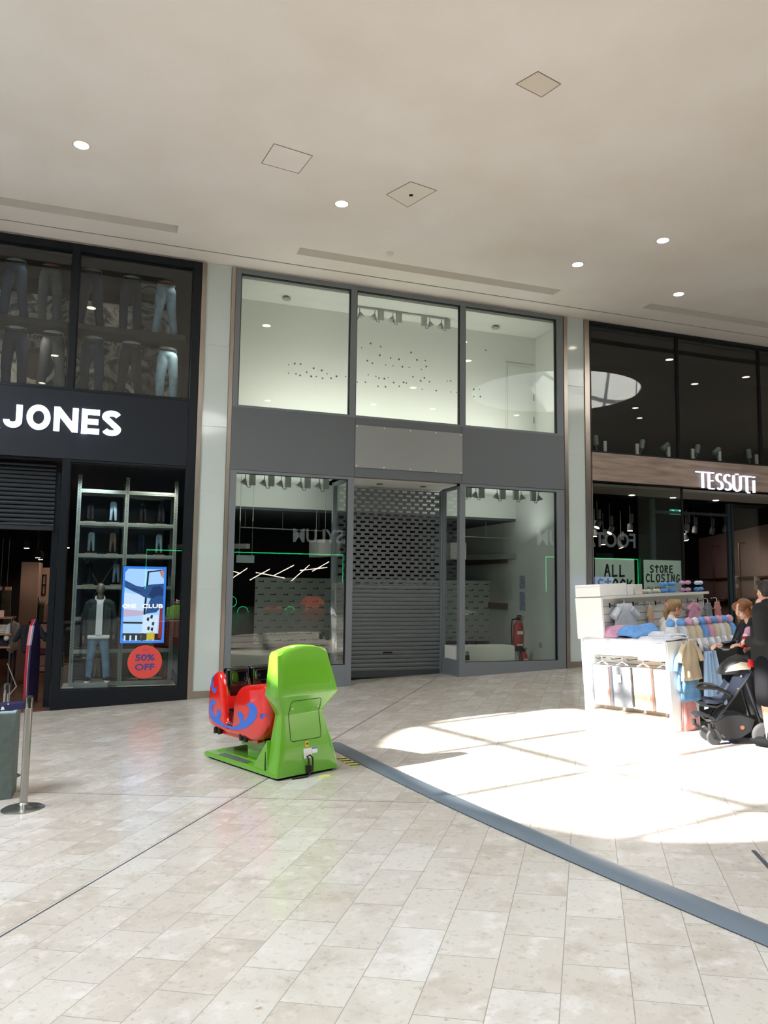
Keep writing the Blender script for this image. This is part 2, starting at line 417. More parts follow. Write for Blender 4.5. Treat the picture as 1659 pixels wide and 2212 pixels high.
# ------------------------------------------------------------------ outer walls
def wallbox(name, m, *a): b = MB(); b.box(*a); return struct(b.build(name, m))
mat('mall_wall', '#c9c4ba', 0.7)
wallbox('wall_left', 'mall_wall', -16.3, -16, -13.5, D+12, -1.5, ZC+.3)
wallbox('wall_right', 'mall_wall', 27, 27.3, -13.5, D+12, -1.5, ZC+.3)
wallbox('wall_back', 'dark_wall', -16, 27, D+12.2, D+12.4, -1.5, ZC+.3)
wallbox('ceiling', 'dark_wall', -16, 27, D+10.9, D+12.4, ZC+.05, ZC+.3)
wallbox('wall_back', 'dark_wall', -16, 27, -13.9, -13.5, -1.5, ZC+.3)
# bulkhead strip over the shop fronts
wallbox('wall_front', 'mall_wall', 17.5, 27, D-.02, D+.28, -1.0, 8.2)
wallbox('wall_front', 'plaster_edge', -16, 27, D, D+0.3, 8.205, ZC)
# ------------------------------------------------------------------ shop fronts
# upright stone-white cladding with stainless strips between the shops
def column(n, x0, x1, x2, x3):
    b = MB(); z = 0.05
    b.box(x1, x2, D-0.02, D+0.28, -0.3, 8.2); c = b.build('trim_%d' % n, 'white_cladding'); struct(c)
    b = MB()
    for k, zz in enumerate((1.9, 3.75, 5.0, 6.6)): b.box(x1, x2, D-0.0225, D-0.0195, zz, zz+0.008)
    b.build('panel_joint', 'off_white', c, world=True)
    for a, d in ((x0, x1), (x2, x3)):
        b = MB(); b.box(a+0.004, d-0.004, D-0.05, D+0.28, -0.3, 8.2); b.build('steel_strip', 'steel', c, world=True)
    b = MB(); b.box(x1-.02, x2+.02, D-0.035, D+.2, -0.3, fz(x1, D)+0.14); b.build('skirting', 'steel', c, world=True)
column(5, 1.45, 1.545, 2.02, 2.10)
column(6, 9.535, 9.635, 10.09, 10.225)
def frame_rect(b, x0, x1, z0, z1, w, y0=None, y1=None, l=None, r=None, t=None, bt=None):
    y0 = D-0.04 if y0 is None else y0; y1 = D+0.10 if y1 is None else y1
    l = w if l is None else l; r = w if r is None else r; t = w if t is None else t; bt = w if bt is None else bt
    b.box(x0, x0+l, y0, y1, z0, z1); b.box(x1-r, x1, y0, y1, z0, z1)
    if t: b.box(x0+l, x1-r, y0, y1, z1-t, z1)
    if bt: b.box(x0+l, x1-r, y0, y1, z0, z0+bt)
def pane(parent, x0, x1, z0, z1, y=D+0.03, m='shop_glass', name='pane', th=0.010):
    b = MB(); b.box(x0, x1, y, y+th, z0, z1); return b.build(name, m, parent, world=True)
def window(n, fm, frames, panes, loc, seal='black_frame'):
    t = thing('window_%d' % n, kind='structure', loc=loc)
    b = MB()
    for f in frames: b.box(*f)
    b.build('window_frame', fm, t, world=True, bev=0.006)
    for p in panes:
        pane(t, *p)
        b = MB(); x0, x1, z0, z1 = p[:4]; s = 0.018
        b.box(x0, x0+s, D-.005, D+.06, z0, z1); b.box(x1-s, x1, D-.005, D+.06, z0, z1)
        b.box(x0+s, x1-s, D-.005, D+.06, z1-s, z1); b.box(x0+s, x1-s, D-.005, D+.06, z0, z0+s)
        b.build('glazing_seal', seal, t, world=True)
    return t
Y0, Y1 = D-0.04, D+0.10
# --- the empty grey shop: upper glazing
GX = (2.10, 2.21, 4.47, 4.60, 6.95, 7.08, 9.36, 9.53)
window(1, 'grey_frame', [(GX[0], GX[1], Y0, Y1, 5.42, 8.20), (GX[2], GX[3], Y0, Y1, 5.42, 8.2), (GX[4], GX[5], Y0, Y1, 5.42, 8.2), (GX[6], GX[7], Y0, Y1, 5.42, 8.2),
    (GX[0], GX[7], Y0+.002, Y1, 8.11, 8.205), (GX[0], GX[7], Y0+.002, Y1, 5.41, 5.47)],
    [(GX[1], GX[2], 5.46, 8.115), (GX[3], GX[4], 5.46, 8.115), (GX[5], GX[6], 5.46, 8.115)], (5.8, D, 5.42))
# fascia and blank board
b = MB()
b.box(GX[0], 4.595, Y0-0.01, Y1, 4.20, 5.42); b.box(4.60, 6.99, Y0-0.01, Y1, 4.20, 5.42); b.box(6.995, GX[7], Y0-0.01, Y1, 4.20, 5.42)
t = thing('fascia', 'plain dark grey fascia band across the empty shop, above its shuttered doorway', 'fascia', (5.8, D, 4.2))
b.build('fascia_panel', 'grey_panel', t, world=True, bev=0.004)
t = thing('blank_sign_board', 'blank light grey sign board screwed to the dark fascia over the shutter', 'sign board', (5.8, D-0.065, 4.39))
b = MB(); b.box(4.60, 6.995, D-0.068, D-0.05, 4.395, 5.272); b.build('board', 'grey_board', t, world=True, bev=0.002)
for x in (4.63, 5.22, 5.8, 6.38, 6.96):
    for z in (5.24, 4.425):
        b = MB(); b.ball((x, D-0.069, z), 0.014, (1, 0.5, 1), 5); b.build('screw', 'screw', t, world=True)
# lower glazing, left and right bays
window(2, 'grey_frame', [(GX[0], GX[1]+.02, Y0, Y1, -0.3, 4.20), (4.47, 4.60, Y0, Y1, -0.3, 4.2), (GX[0], 4.60, Y0+.002, Y1, 4.14, 4.2), (GX[0], 4.5, Y0+.004, Y1, -0.3, 0.45)],
    [(GX[1], 4.475, 0.44, 4.15)], (3.3, D, fz(3.3, D)))
window(3, 'grey_frame', [(6.95, 7.08, Y0, Y1, -0.3, 4.2), (9.33, GX[7], Y0, Y1, -0.3, 4.2), (6.95, GX[7], Y0+.002, Y1, 4.14, 4.2), (7.0, GX[7], Y0+.004, Y1, -0.3, 0.44)],
    [(7.07, 9.345, 0.43, 4.15)], (8.2, D, fz(8.2, D)))
# return panes of the doorway
YS = D+1.0
def ret(n, x0, x1):
    t = thing('window_%d' % n, kind='structure', loc=(x0, D+.5, 0.1))
    b = MB(); b.box(x0, x1, YS-0.05, YS+0.04, -0.2, 4.2); b.box(x0, x1, D+.1, YS, -0.2, 0.47); b.box(x0+.01, x1-.01, D+.1, YS, 4.12, 4.2)
    b.build('window_frame', 'grey_frame', t, world=True, bev=0.004)
    c = (x0+x1)/2; b = MB(); b.box(c-.006, c+.006, D+.1, YS-.05, 0.46, 4.13); b.build('pane', 'shop_glass', t, world=True)
ret(4, 4.44, 4.54); ret(5, 7.00, 7.09)
# soffit with two unlit downlights over the doorway
b = MB(); b.box(4.6, 6.95, D+.1, YS+0.2, 4.17, 4.24); struct(b.build('ceiling', 'white_paint'))
for x in (5.35, 6.35):
    b = MB(); b.lathe([(0.07, 0.0), (0.07, 0.012), (0.055, 0.012), (0.05, 0.004)], c=(x, D+.55, 4.157))
    meta(b.build('downlight', 'mid_grey'), 'small unlit round downlight in the soffit above the roller shutter, %s one' % ('left' if x < 6 else 'right'), 'ceiling light', 'unlit downlights over the doorway')
# --- roller shutter: perforated upper half, solid lower half
t = thing('roller_shutter', 'closed grey roller shutter with slotted upper half in the doorway of the empty shop', 'shutter', (5.8, YS, 0.1))
mat('shutter_dark', '#3b3f42', 0.6)
def slat(z0, z1, holes=None, off=0.0):
    b = MB(); x0, x1 = 4.56, 6.98; zm = (z0+z1)/2
    pr = [(YS+0.012, z0), (YS-0.004, z0+0.006), (YS-0.012, zm), (YS-0.004, z1-0.006), (YS+0.012, z1)]
    if not holes:
        b.loft([[(x0, y, z) for y, z in pr], [(x1, y, z) for y, z in pr]]); return b
    p, w = holes; hz0, hz1 = zm-0.022, zm+0.022; x = x0; xs = []
    k = x0+off
    while k < x1-w:
        xs.append((k, k+w)); k += p
    b.box(x0, x1, YS-0.008, YS+0.004, z0, hz0); b.box(x0, x1, YS-0.008, YS+0.004, hz1, z1)
    c = x0
    for a, e in xs:
        if a-c > 0.004: b.box(c, a, YS-0.008, YS+0.004, hz0, hz1)
        c = e
    b.box(c, x1, YS-0.008, YS+0.004, hz0, hz1)
    return b
z = 0.19; k = 0
while z < 4.1:
    z1 = z+0.0835
    perf = z > 1.98
    h = slat(z, z1, (0.193, 0.118) if perf else None, 0.03 if k % 2 else 0.126)
    o = h.build('slat', 'shutter', t, world=True, bev=0.0)
    z = z1+0.004; k += 1
b = MB(); b.box(4.56, 6.98, YS-.02, YS+.02, 0.09, 0.19); b.box(4.56, 6.98, YS-.028, YS+.028, 0.07, 0.10); b.build('bottom_bar', 'shutter_dark', t, world=True)
for x0, x1 in ((4.545, 4.575), (6.955, 6.995)): b = MB(); b.box(x0, x1, YS-.04, YS+.03, 0.05, 4.15); b.build('guide_rail', 'grey_frame', t, world=True)
b = MB(); b.box(5.62, 5.84, YS-.022, YS-.006, 0.565, 0.60); b.build('letter_slot', 'cavity', t, world=True)
# --- inside the empty shop, lower floor
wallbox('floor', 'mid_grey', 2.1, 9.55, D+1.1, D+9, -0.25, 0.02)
bpy.data.objects['floor'].name = 'floor'
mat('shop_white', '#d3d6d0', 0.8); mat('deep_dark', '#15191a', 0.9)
# display platforms behind the two bays
wallbox('floor', 'mid_grey', 2.1, 4.44, D+.1, D+1.1, 0.02, 0.10); wallbox('floor', 'mid_grey', 7.09, 9.55, D+.1, D+1.1, 0.02, 0.10)
# lit ceiling zone just behind the glass, then a lower dark ceiling
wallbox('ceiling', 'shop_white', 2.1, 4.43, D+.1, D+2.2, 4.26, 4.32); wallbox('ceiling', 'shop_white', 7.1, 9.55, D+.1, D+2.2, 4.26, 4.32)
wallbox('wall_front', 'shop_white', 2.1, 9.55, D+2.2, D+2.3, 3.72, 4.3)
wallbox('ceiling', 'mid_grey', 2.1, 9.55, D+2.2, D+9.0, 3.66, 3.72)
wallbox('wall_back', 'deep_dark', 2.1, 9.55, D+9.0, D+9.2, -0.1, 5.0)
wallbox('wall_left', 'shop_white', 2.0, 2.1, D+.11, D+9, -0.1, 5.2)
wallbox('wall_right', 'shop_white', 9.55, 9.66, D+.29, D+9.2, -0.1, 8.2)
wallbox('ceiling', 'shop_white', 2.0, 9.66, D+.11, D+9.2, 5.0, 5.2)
# upper floor room: pale wall with fixing holes, its own ceiling
wallbox('wall_back', 'shop_white', 2.0, 9.6, D+1.2, D+1.3, 5.2, 8.2)
wallbox('wall_left', 'shop_white', 2.0, 2.09, D+.11, D+1.2, 5.2, 8.2)
wallbox('ceiling', 'shop_white', 2.0, 9.54, D+.11, D+1.3, 8.06, 8.12)
# holes and smudges in the pale wall
mat('hole_grey', '#55564f', 0.9)
YW = D+1.2
random.seed(3)
hp = []
for q in ((305, 485), (333, 480), (360, 482), (305, 524), (339, 527), (358, 534), (388, 519), (420, 501), (409, 538), (432, 539), (457, 511), (482, 527), (461, 547), (500, 547), (525, 538), (567, 539), (640, 407), (682, 387), (728, 402), (724, 441), (667, 466), (690, 478), (774, 454), (812, 460), (751, 486), (785, 490), (828, 494), (859, 497), (895, 463), (933, 466), (937, 493), (915, 506), (868, 429), (671, 531), (706, 538), (745, 549), (762, 544), (720, 546), (621, 565), (658, 565), (716, 584), (750, 586), (788, 567), (813, 584), (833, 566), (846, 569), (876, 540), (912, 559), (929, 545), (952, 563), (1034, 560), (1050, 559), (919, 598), (1050, 610), (1077, 612), (1156, 598), (1181, 598), (1156, 631), (1186, 631), (1211, 418), (983, 604)):
    hp.append(PY(480+q[0]/2.127, 560+q[1]/2.127, YW))
hw = bpy.data.objects.new('fixing_holes', bpy.data.meshes.new('fixing_holes')); bpy.data.objects.remove(hw)
b = MB()
for p in hp:
    r = random.choice((0.014, 0.018, 0.022)); b.lathe([(r, 0), (r, 0.004)], 8, M=Matrix.Translation((p.x, YW-0.001, p.z)) @ Matrix.Rotation(pi/2, 4, 'X'))
struct(b.build('trim_7', 'hole_grey'))
# access door outline in the upper room
b = MB(); a = PY(480+1300/2.127, 560+482/2.127, YW); c = PY(480+1480/2.127, 560+790/2.127, YW)
t = thing('door_1', kind='structure', loc=(a.x, YW, 5.2))
b.box(a.x, a.x+.04, YW-.02, YW, 5.2, a.z); b.box(a.x, 9.5, YW-.02, YW, a.z, a.z+.04); b.build('door_frame', 'white_paint', t, world=True)
b = MB(); b.box(a.x+.06, 9.4, YW-.012, YW, 5.2, a.z-.02); b.build('door_leaf', 'shop_white', t, world=True)
b = MB(); x = PY(480+1430/2.127, 560+600/2.127, YW).x
for z in (5.95, 6.5): b.box(x, x+.012, YW-.016, YW, z, z+.16)
b.build('door_handle', 'hole_grey', t, world=True)
# display window mount: hanging track spotlights
mat('spot_white', '#a4a7a2', 0.5); mat('spot_lens', '#9a9e9a', 0.3)
mat('hook_grey', '#4f5351', 0.5)
def spot_proto(name):
    t = thing(name)
    b = MB(); b.box(0.03, 0.15, -0.035, 0.035, -0.23, 0.0); b.build('driver_box', 'spot_white', t)
    b = MB(); b.lathe([(0.02, 0.0), (0.075, -0.10), (0.085, -0.11), (0.02, -0.02)], 14, M=Matrix.Translation((-0.05, 0, -0.10)) @ Matrix.Rotation(radians(18), 4, 'Y')); b.build('lamp_head', 'spot_lens', t, smooth=True)
    b = MB(); b.tube([(0.06, 0, -0.2), (0.05, 0, -0.27), (0.0, 0, -0.27), (-0.04, 0, -0.2), (-0.05, 0, -0.1), (-0.05, 0, -0.02)], 0.008, 6); b.build('yoke', 'hook_grey', t)
    return t
sp0 = spot_proto('track_spotlight')
GL = 'track spotlights behind the lower left pane'
xs = [PY(480+x/4.2526, 1040, D+.55).x for x in (235, 410, 565, 745, 915)]
for i, x in enumerate(xs):
    w = ('first', 'second', 'third', 'fourth', 'fifth')[i]
    o = sp0 if i == 0 else dup(sp0, (x, D+.55, 4.21))
    o.location = (x, D+.55, 4.215)
    meta(o, 'unlit white track spotlight, %s from the left behind the lower left pane' % w, 'spotlight', GL)
xs = [PY(860+x/4.1475, 1070, D+.55).x for x in (600, 715, 905, 1085, 1240)]
for i, x in enumerate(xs):
    w = ('first', 'second', 'third', 'fourth', 'fifth')[i]
    meta(dup(sp0, (x, D+.55, 4.215), rotz=pi if i > 2 else 0), 'unlit white track spotlight, %s from the left behind the lower right pane' % w, 'spotlight', 'track spotlights behind the lower right pane')
xs = [PY(480+x/2.127, 655, D+.7).x for x in (622, 712, 795, 945, 1018)]
for i, x in enumerate(xs):
    w = ('first', 'second', 'third', 'fourth', 'fifth')[i]
    meta(dup(sp0, (x, D+.7, 8.03), rotz=pi if i in (0, 3) else 0), 'unlit white track spotlight, %s from the left behind the upper middle pane' % w, 'spotlight', 'track spotlights behind the upper middle pane')
for nm, x0, x1, z, lb in (('lighting_track', 2.3, 4.35, 4.215, 'white lighting track behind the lower left pane of the empty shop'), ('lighting_track', 7.15, 9.2, 4.215, 'white lighting track behind the lower right pane of the empty shop')):
    b = MB(); b.box(x0, x1, D+.52, D+.58, z, z+0.045); meta(b.build(nm, 'spot_white'), lb, 'lighting track')
b = MB(); b.box(4.7, 6.9, D+.67, D+.73, 8.03, 8.05); meta(b.build('lighting_track', 'spot_white'), 'white lighting track on the ceiling behind the upper middle pane', 'lighting track')
# smoke detectors and downlights on that ceiling
for px, py, w in ((623, 622, 'left'), (1077, 687, 'right')):
    p = PY(px, py, D+.6); b = MB(); b.lathe([(0.09, 0), (0.09, 0.02), (0.05, 0.05), (0.02, 0.05)], 16, c=(p.x, D+.75, 8.0))
    meta(b.build('recessed_spot', 'spot_lens', smooth=True), 'round chrome ceiling spot inside the upper %s pane of the empty shop' % w, 'ceiling light')
# big white panel printed with rows of small dark marks
def mark_mat():
    m = bpy.data.materials.new('marked_panel'); m.use_nodes = True; nt = m.node_tree; N = nt.nodes; L = nt.links; b = N['Principled BSDF']; b.inputs['Roughness'].default_value = 0.6
    tc = N.new('ShaderNodeTexCoord'); sp = N.new('ShaderNodeSeparateXYZ'); L.new(tc.outputs['Object'], sp.inputs[0])
    def mth(op, a, c=None):
        n = N.new('ShaderNodeMath'); n.operation = op
        for i, v in enumerate((a, c)):
            if v is None: continue
            if isinstance(v, (int, float)): n.inputs[i].default_value = v
            else: L.new(v, n.inputs[i])
        return n.outputs[0]
    row = mth('FLOOR', mth('DIVIDE', sp.outputs[2], 0.155)); fzr = mth('FRACT', mth('DIVIDE', sp.outputs[2], 0.155))
    sh = mth('MULTIPLY', mth('MODULO', row, 2.0), 0.5); u = mth('FRACT', mth('ADD', mth('DIVIDE', sp.outputs[0], 0.30), sh))
    body = mth('MULTIPLY', mth('LESS_THAN', mth('ABSOLUTE', mth('SUBTRACT', u, 0.45)), 0.20), mth('LESS_THAN', mth('ABSOLUTE', mth('SUBTRACT', fzr, 0.5)), 0.06))
    tip = mth('MULTIPLY', mth('LESS_THAN', mth('ABSOLUTE', mth('SUBTRACT', u, 0.66)), 0.035), mth('LESS_THAN', mth('ABSOLUTE', mth('SUBTRACT', fzr, 0.55)), 0.16))
    x = N.new('ShaderNodeMix'); x.data_type = 'RGBA'; L.new(mth('MAXIMUM', body, tip), x.inputs[0]); x.inputs[6].default_value = lin('#b9bfba'); x.inputs[7].default_value = lin('#2b2f31')
    L.new(x.outputs[2], b.inputs['Base Color']); MATS['marked_panel'] = m
mark_mat()
YB = D+3.6
a = PY(552, 1247, YB); c = PY(1061, 1384, YB)
b = MB(); b.box(a.x, c.x, YB, YB+.05, c.z, a.z); meta(b.build('marked_panel', 'marked_panel'), 'wide pale panel printed with rows of tiny dark marks, standing inside the empty shop', 'panel')
t = thing('panel_stand', 'dark stand holding up the wide pale printed panel in the empty shop', 'stand', ((a.x+c.x)/2, YB+.07, 0.02))
for x in (a.x+.4, c.x-.4): b = MB(); b.box(x-.03, x+.03, YB+.052, YB+.09, 0.02, c.z+.3); b.build('leg', 'deep_dark', t, world=True)
# white plinth behind the right pane
t = thing('display_plinth', 'low white display plinth behind the lower right pane of the empty shop', 'plinth', (8.0, D+.5, 0.1))
a = PY(966, 1432, D+.7)
b = MB(); b.box(a.x, PY(1110, 1430, D+.35).x, D+.3, D+.85, 0.10, 0.74); b.build('plinth_box', 'white_paint', t, world=True, bev=0.01)
q = PY(1009.5, 1411, D+.3); mat('disc_teal', '#4f7d80', 0.5)
b = MB(); b.lathe([(0.045, 0), (0.045, 0.004)], 20, M=Matrix.Translation((q.x, D+.298, q.z)) @ Matrix.Rotation(pi/2, 4, 'X')); b.build('round_sticker', 'disc_teal', t, world=True)
b = MB(); b.box(q.x-.05, q.x+.05, D+.294, D+.299, 0.45, 0.56); b.build('black_label', 'cavity', t, world=True)
# fire extinguishers
mat('ext_red', '#b01820', 0.25); mat('label_white', '#e6e6e0', 0.5)
def extinguisher(x, y, z, s, label):
    t = thing('fire_extinguisher', label, 'fire extinguisher', (x, y, z))
    b = MB(); b.lathe([(0.085, 0.0), (0.088, 0.03), (0.088, 0.42), (0.07, 0.48), (0.03, 0.52), (0.025, 0.55)], 20); o = b.build('cylinder', 'ext_red', t, smooth=True)
    b = MB(); b.box(-.02, .02, -.07, .04, .55, .60); b.box(-.012, .012, -.12, .02, .615, .635); b.tube([(0, 0, .6), (.05, 0, .64)], .008, 6); b.build('handle', 'cavity', t)
    b = MB(); b.tube([(0, .02, .57), (-.1, .02, .56), (-.13, 0, .4), (-.12, 0, .12)], .012, 8); b.build('hose', 'cavity', t)
    for z0, z1 in ((.30, .36), (.10, .13)): b = MB(); b.box(-.06, .06, -.0905, -.086, z0, z1); b.build('label_patch', 'label_white', t)
    b = MB(); b.lathe([(0.0885, 0.0), (0.0895, 0.05), (0.0885, 0.09)], 20); b.build('base_ring', 'cavity', t)
    t.scale = (s, s, s); return t
q = PY(860+1227/4.1475, 980+1765/4.1475, D+1.9)
extinguisher(9.425, D+1.9, q.z, 1.35, 'taller red fire extinguisher hung on the right wall of the empty shop')
extinguisher(9.28, D+1.35, 0.03, 0.9, 'shorter red fire extinguisher on the floor below the wall-hung one')
# notices beside it, wood battens, hanging white beams
mat('poster_mix', '#c9cfd4', 0.6, var='#2a4f86', vs=26); mat('batten', '#7d6a5c', 0.6)
for k, (z0, z1) in enumerate(((1.98, 2.3), (1.45, 1.9))):
    b = MB(); b.box(9.535, 9.548, D+1.75, D+2.0, z0, z1); meta(b.build('notice', 'poster_mix'), ('upper narrow blue notice', 'lower narrow blue notice')[k]+' on the right wall above the hung extinguisher', 'notice')
for z0, y0, y1, w in ((2.62, D+2.6, D+7.5, 'top'), (1.45, D+2.6, D+4.2, 'middle right'), (1.45, D+4.5, D+6.6, 'middle left'), (0.3, D+2.8, D+4.6, 'low right'), (0.3, D+4.9, D+7, 'low left')):
    b = MB(); b.box(9.50, 9.548, y0, y1, z0, z0+0.16); meta(b.build('wooden_batten', 'batten'), '%s wooden batten fixed along the right wall inside the empty shop' % w, 'batten', 'battens on the empty shop wall')
mat('beam_white', '#a9adab', 0.6)
def wires(t, pts, ztop):
    for p in pts: b = MB(); b.tube([p, (p[0], p[1], ztop)], .004, 5); b.build('wire', 'spot_white', t, world=True)
def beam(p, q, w, label):
    t = thing('hanging_beam', label, 'beam', p); b = MB(); b.bar(p, q, w, w); b.build('beam', 'beam_white', t, world=True)
    P, Q = Vector(p), Vector(q); R = P.lerp(Q, .9); wires(t, [tuple(P.lerp(Q, .1)), tuple(R)], 3.72 if P.y > D+1.5 else 4.26)
p = PY(483+225/4.2526, 980+850/4.2526, D+1.2); beam((p.x, D+1.2, p.z), (p.x-1.4, D+3.6, p.z+.05), 0.10, 'white beam hanging inside the left window bay of the empty shop')
p = PY(860+1073/4.1475, 980+920/4.1475, D+2.2); beam((p.x, D+2.2, p.z), (p.x-1.2, D+7.5, p.z+.05), 0.13, 'long white beam hanging inside the right window bay of the empty shop')
for px0, px1, py0, py1, dd, lb in ((690, 715, 1165, 1202, 1.3, 'square white box hanging behind the left return pane'), (973, 1007, 1172, 1208, 1.2, 'square white box hanging behind the right return pane')):
    a = PY(px0, py0, D+dd); c = PY(px1, py1, D+dd); t = thing('hanging_box', lb+' of the empty shop', 'light box', (a.x, D+dd, c.z)); b = MB(); b.box(a.x, c.x, D+dd, D+dd+.9, c.z, a.z); b.build('box', 'off_white', t, world=True); wires(t, [(a.x+.03, D+dd+.4, a.z-.01), (c.x-.03, D+dd+.4, a.z-.01)], 4.26)
a = PY(511, 1199, D+1.0); c = PY(549, 1216, D+1.0); mat('paper_blue', '#9db0b8', 0.5)
t = thing('hanging_card', 'small pale blue card hanging below the white beam in the left bay', 'card', (a.x, D+1, c.z)); b = MB(); b.box(a.x, c.x, D+1.0, D+1.01, c.z, a.z); b.build('card', 'paper_blue', t, world=True); wires(t, [(a.x+.05, D+1.005, a.z-.01), (c.x-.05, D+1.005, a.z-.01)], 4.26)
def rod(p, q, r, label, m='spot_white'):
    t = thing('hanging_rail', label, 'rail', p); b = MB(); b.tube([p, q], r, 6); b.build('rail', m, t, world=True); P, Q = Vector(p), Vector(q); wires(t, [tuple(P.lerp(Q, .05)), tuple(P.lerp(Q, .5)), tuple(P.lerp(Q, .95))], 3.67)
p = PY(520, 1139, D+2.6); q = PY(697, 1147, D+2.6); rod(p, q, .012, 'thin white rail hung on wires inside the left bay of the empty shop')
p = PY(983, 1158, D+2.6); q = PY(1114, 1164, D+2.6); rod(p, q, .012, 'thin white rail hung on wires inside the right bay of the empty shop')
# white boxes lying behind the left bay's sill
b = MB(); b.box(2.25, 4.0, D+1.0, D+1.6, 0.10, 0.62); meta(b.build('display_plinth', 'off_white', bev=0.01), 'low pale platform behind the lower left pane, over the red ride', 'plinth')
# wall socket
b = MB(); b.box(9.54, 9.549, D+1.0, D+1.12, 0.62, 0.74); meta(b.build('wall_socket', 'spot_white'), 'small white wall socket to the right of the extinguishers', 'socket')

# added fill lamps, no fittings, brightening the empty shop's upper room and soffits
lamp('upper_room_fill', 'AREA', (5.8, D+.3, 5.5), 58.0, (1, .97, .89), size=6.6, size_y=0.25, direction=(0, 1, 1.1))
for x in (3.3, 8.3): lamp('bay_light', 'AREA', (x, D+1.0, 3.3), 12.0, (.95, 1, .97), size=2.0, size_y=0.6, direction=(0, .3, 1))
# ------------------------------------------------------------------ opposite side of the mall (seen only as reflections)
mat('neon_green', '#20ff90', 0.5, emit='#28ff9a', es=5.0); mat('tube_warm', '#fff0e0', 0.5, emit='#ffe9d6', es=16.0)
mat('sign_grey', '#c0c4c6', 0.5, emit='#c8ccd0', es=1.0); mat('orange_cloth_glow', '#e0552a', 0.8, emit='#ff5a28', es=0.9)  # orange cloth given a glow so its reflection shows
mat('sky_screen', '#9fb4ff', 0.5, emit='#a8b8ff', es=2.2)
YO = -5.0
wallbox('wall_back', 'void', -16, 27, YO-0.2, YO, 3.9, ZC)
wallbox('wall_back', 'dark_wall', -16, 27, YO-4.0, YO-3.9, -1.5, 5.2)
for x0, x1 in ((-16, 0.6), (11.0, 12.6), (18.5, 20.6), (25.5, 27)): wallbox('wall_back', 'void', x0, x1, YO-0.2, YO, -1.2, 3.9)
def neon(x0, x1, z0, z1):
    t = thing('neon_light', 'green neon strip framing the opposite shop window, mirrored in the %s glass' % ('left' if x0 < 10 else 'right'), 'neon light', (x0, YO+.05, z1), group=None)
    b = MB(); b.tube([(x0, YO+.05, z0), (x0, YO+.05, z1), (x1, YO+.05, z1), (x1, YO+.05, z0)], 0.022, 6); b.build('tube', 'neon_green', t, world=True)
neon(1.5, 10.3, 1.75, 3.42); neon(21.2, 26.9, 1.8, 3.6)
for x0, x1, z0, z1, w in ((0.0, 7.95, 4.0, 4.6, 'left'), (15.5, 20.7, 4.3, 5.1, 'right')):
    t = thing('shop_sign', 'sign reading FOOTASYLUM on the opposite shop, reflected mirror-wise in the %s windows' % w, 'shop sign', (x0, YO, z0))
# the lettering faces the camera side of the mall (+y)
mats_sign = 'sign_grey'
for (xa, xb, za, zb) in ((7.9, 13.0, 3.95, 4.6), (20.7, 26.8, 4.2, 5.0)):
    t = [o for o in bpy.data.objects if o.name.startswith('shop_sign') and not o.children][0]
    t.location = (xa, YO, za)
    text_fit('FOOTASYLUM', xa, xb, za, zb, YO+0.02, 'sign_grey', 'lettering', t, depth=0.03, bold=0.02, flip=True)
tubes = [((100, 1080), (170, 1100)), ((100, 1140), (230, 1055)), ((258, 1160), (440, 1060)), ((310, 1090), (575, 1142)), ((480, 1118), (660, 1025)), ((640, 1168), (805, 1022)), ((720, 1072), (968, 1045)), ((832, 1080), (985, 992))]
k = 0
for p, q in tubes:
    ym = YO-1.6
    def mir(x, y, yy):
        g = PY(480+x/4.2526, 980+y/4.2526, 2*D-yy); return Vector((g.x, yy, g.z))
    b = MB(); b.tube([mir(*p, ym), mir(*q, ym-.8)], 0.022, 6)
    w = ('far left', 'left slanting', 'second crossing', 'long flat', 'rising middle', 'steep', 'flat right', 'rightmost rising')[k]; k += 1
    meta(b.build('light_tube', 'tube_warm'), 'warm white light tube mirrored above the printed panel, %s one' % w, 'light tube', 'light tubes reflected in the left bay')
for px, py, r in ((525, 1322, .24), (627, 1322, .24), (500, 1300, .24)):
    g = PY(px, py, 2*D-YO+0.6); b = MB(); n = 28
    b.tube([(g.x+r*cos(2*pi*i/n), YO-.6, g.z+r*sin(2*pi*i/n)) for i in range(n+1)], 0.014, 6, caps=False)
    meta(b.build('neon_ring', 'neon_green'), 'round green neon ring mirrored in the left bay, %s one of three' % ('left' if px < 520 else 'middle' if px < 600 else 'right'), 'neon light', 'neon rings reflected in the left bay')
for k, (px, py, w, h) in enumerate(((592, 1328, 1.2, 1.1), (676, 1302, 1.2, 1.0))):
    g = PY(px, py, 2*D-YO+1.5)
    o = blob('orange_tshirt', [('b', (-.28, .28, -.06, .06, 0, .7)), ('c', (-.25, 0, .62), (-.42, 0, .38), .08, .09), ('c', (.25, 0, .62), (.42, 0, .38), .08, .09)], 'orange_cloth_glow', voxel=0.03)
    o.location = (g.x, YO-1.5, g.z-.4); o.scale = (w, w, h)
    meta(o, 'orange t-shirt display of the opposite shop reflected %s in the left bay' % ('left' if k == 0 else 'right'), 't-shirt')
g = PY(1310, 1262, 2*D-YO+1.0)
b = MB(); b.box(g.x-2.2, min(g.x+2.2, 26.9), YO-1.1, YO-1.0, g.z-.7, g.z+.4); meta(b.build('lit_panel', 'sky_screen'), 'pale violet lit panel of the opposite shop, reflected behind the white kiosk', 'screen')
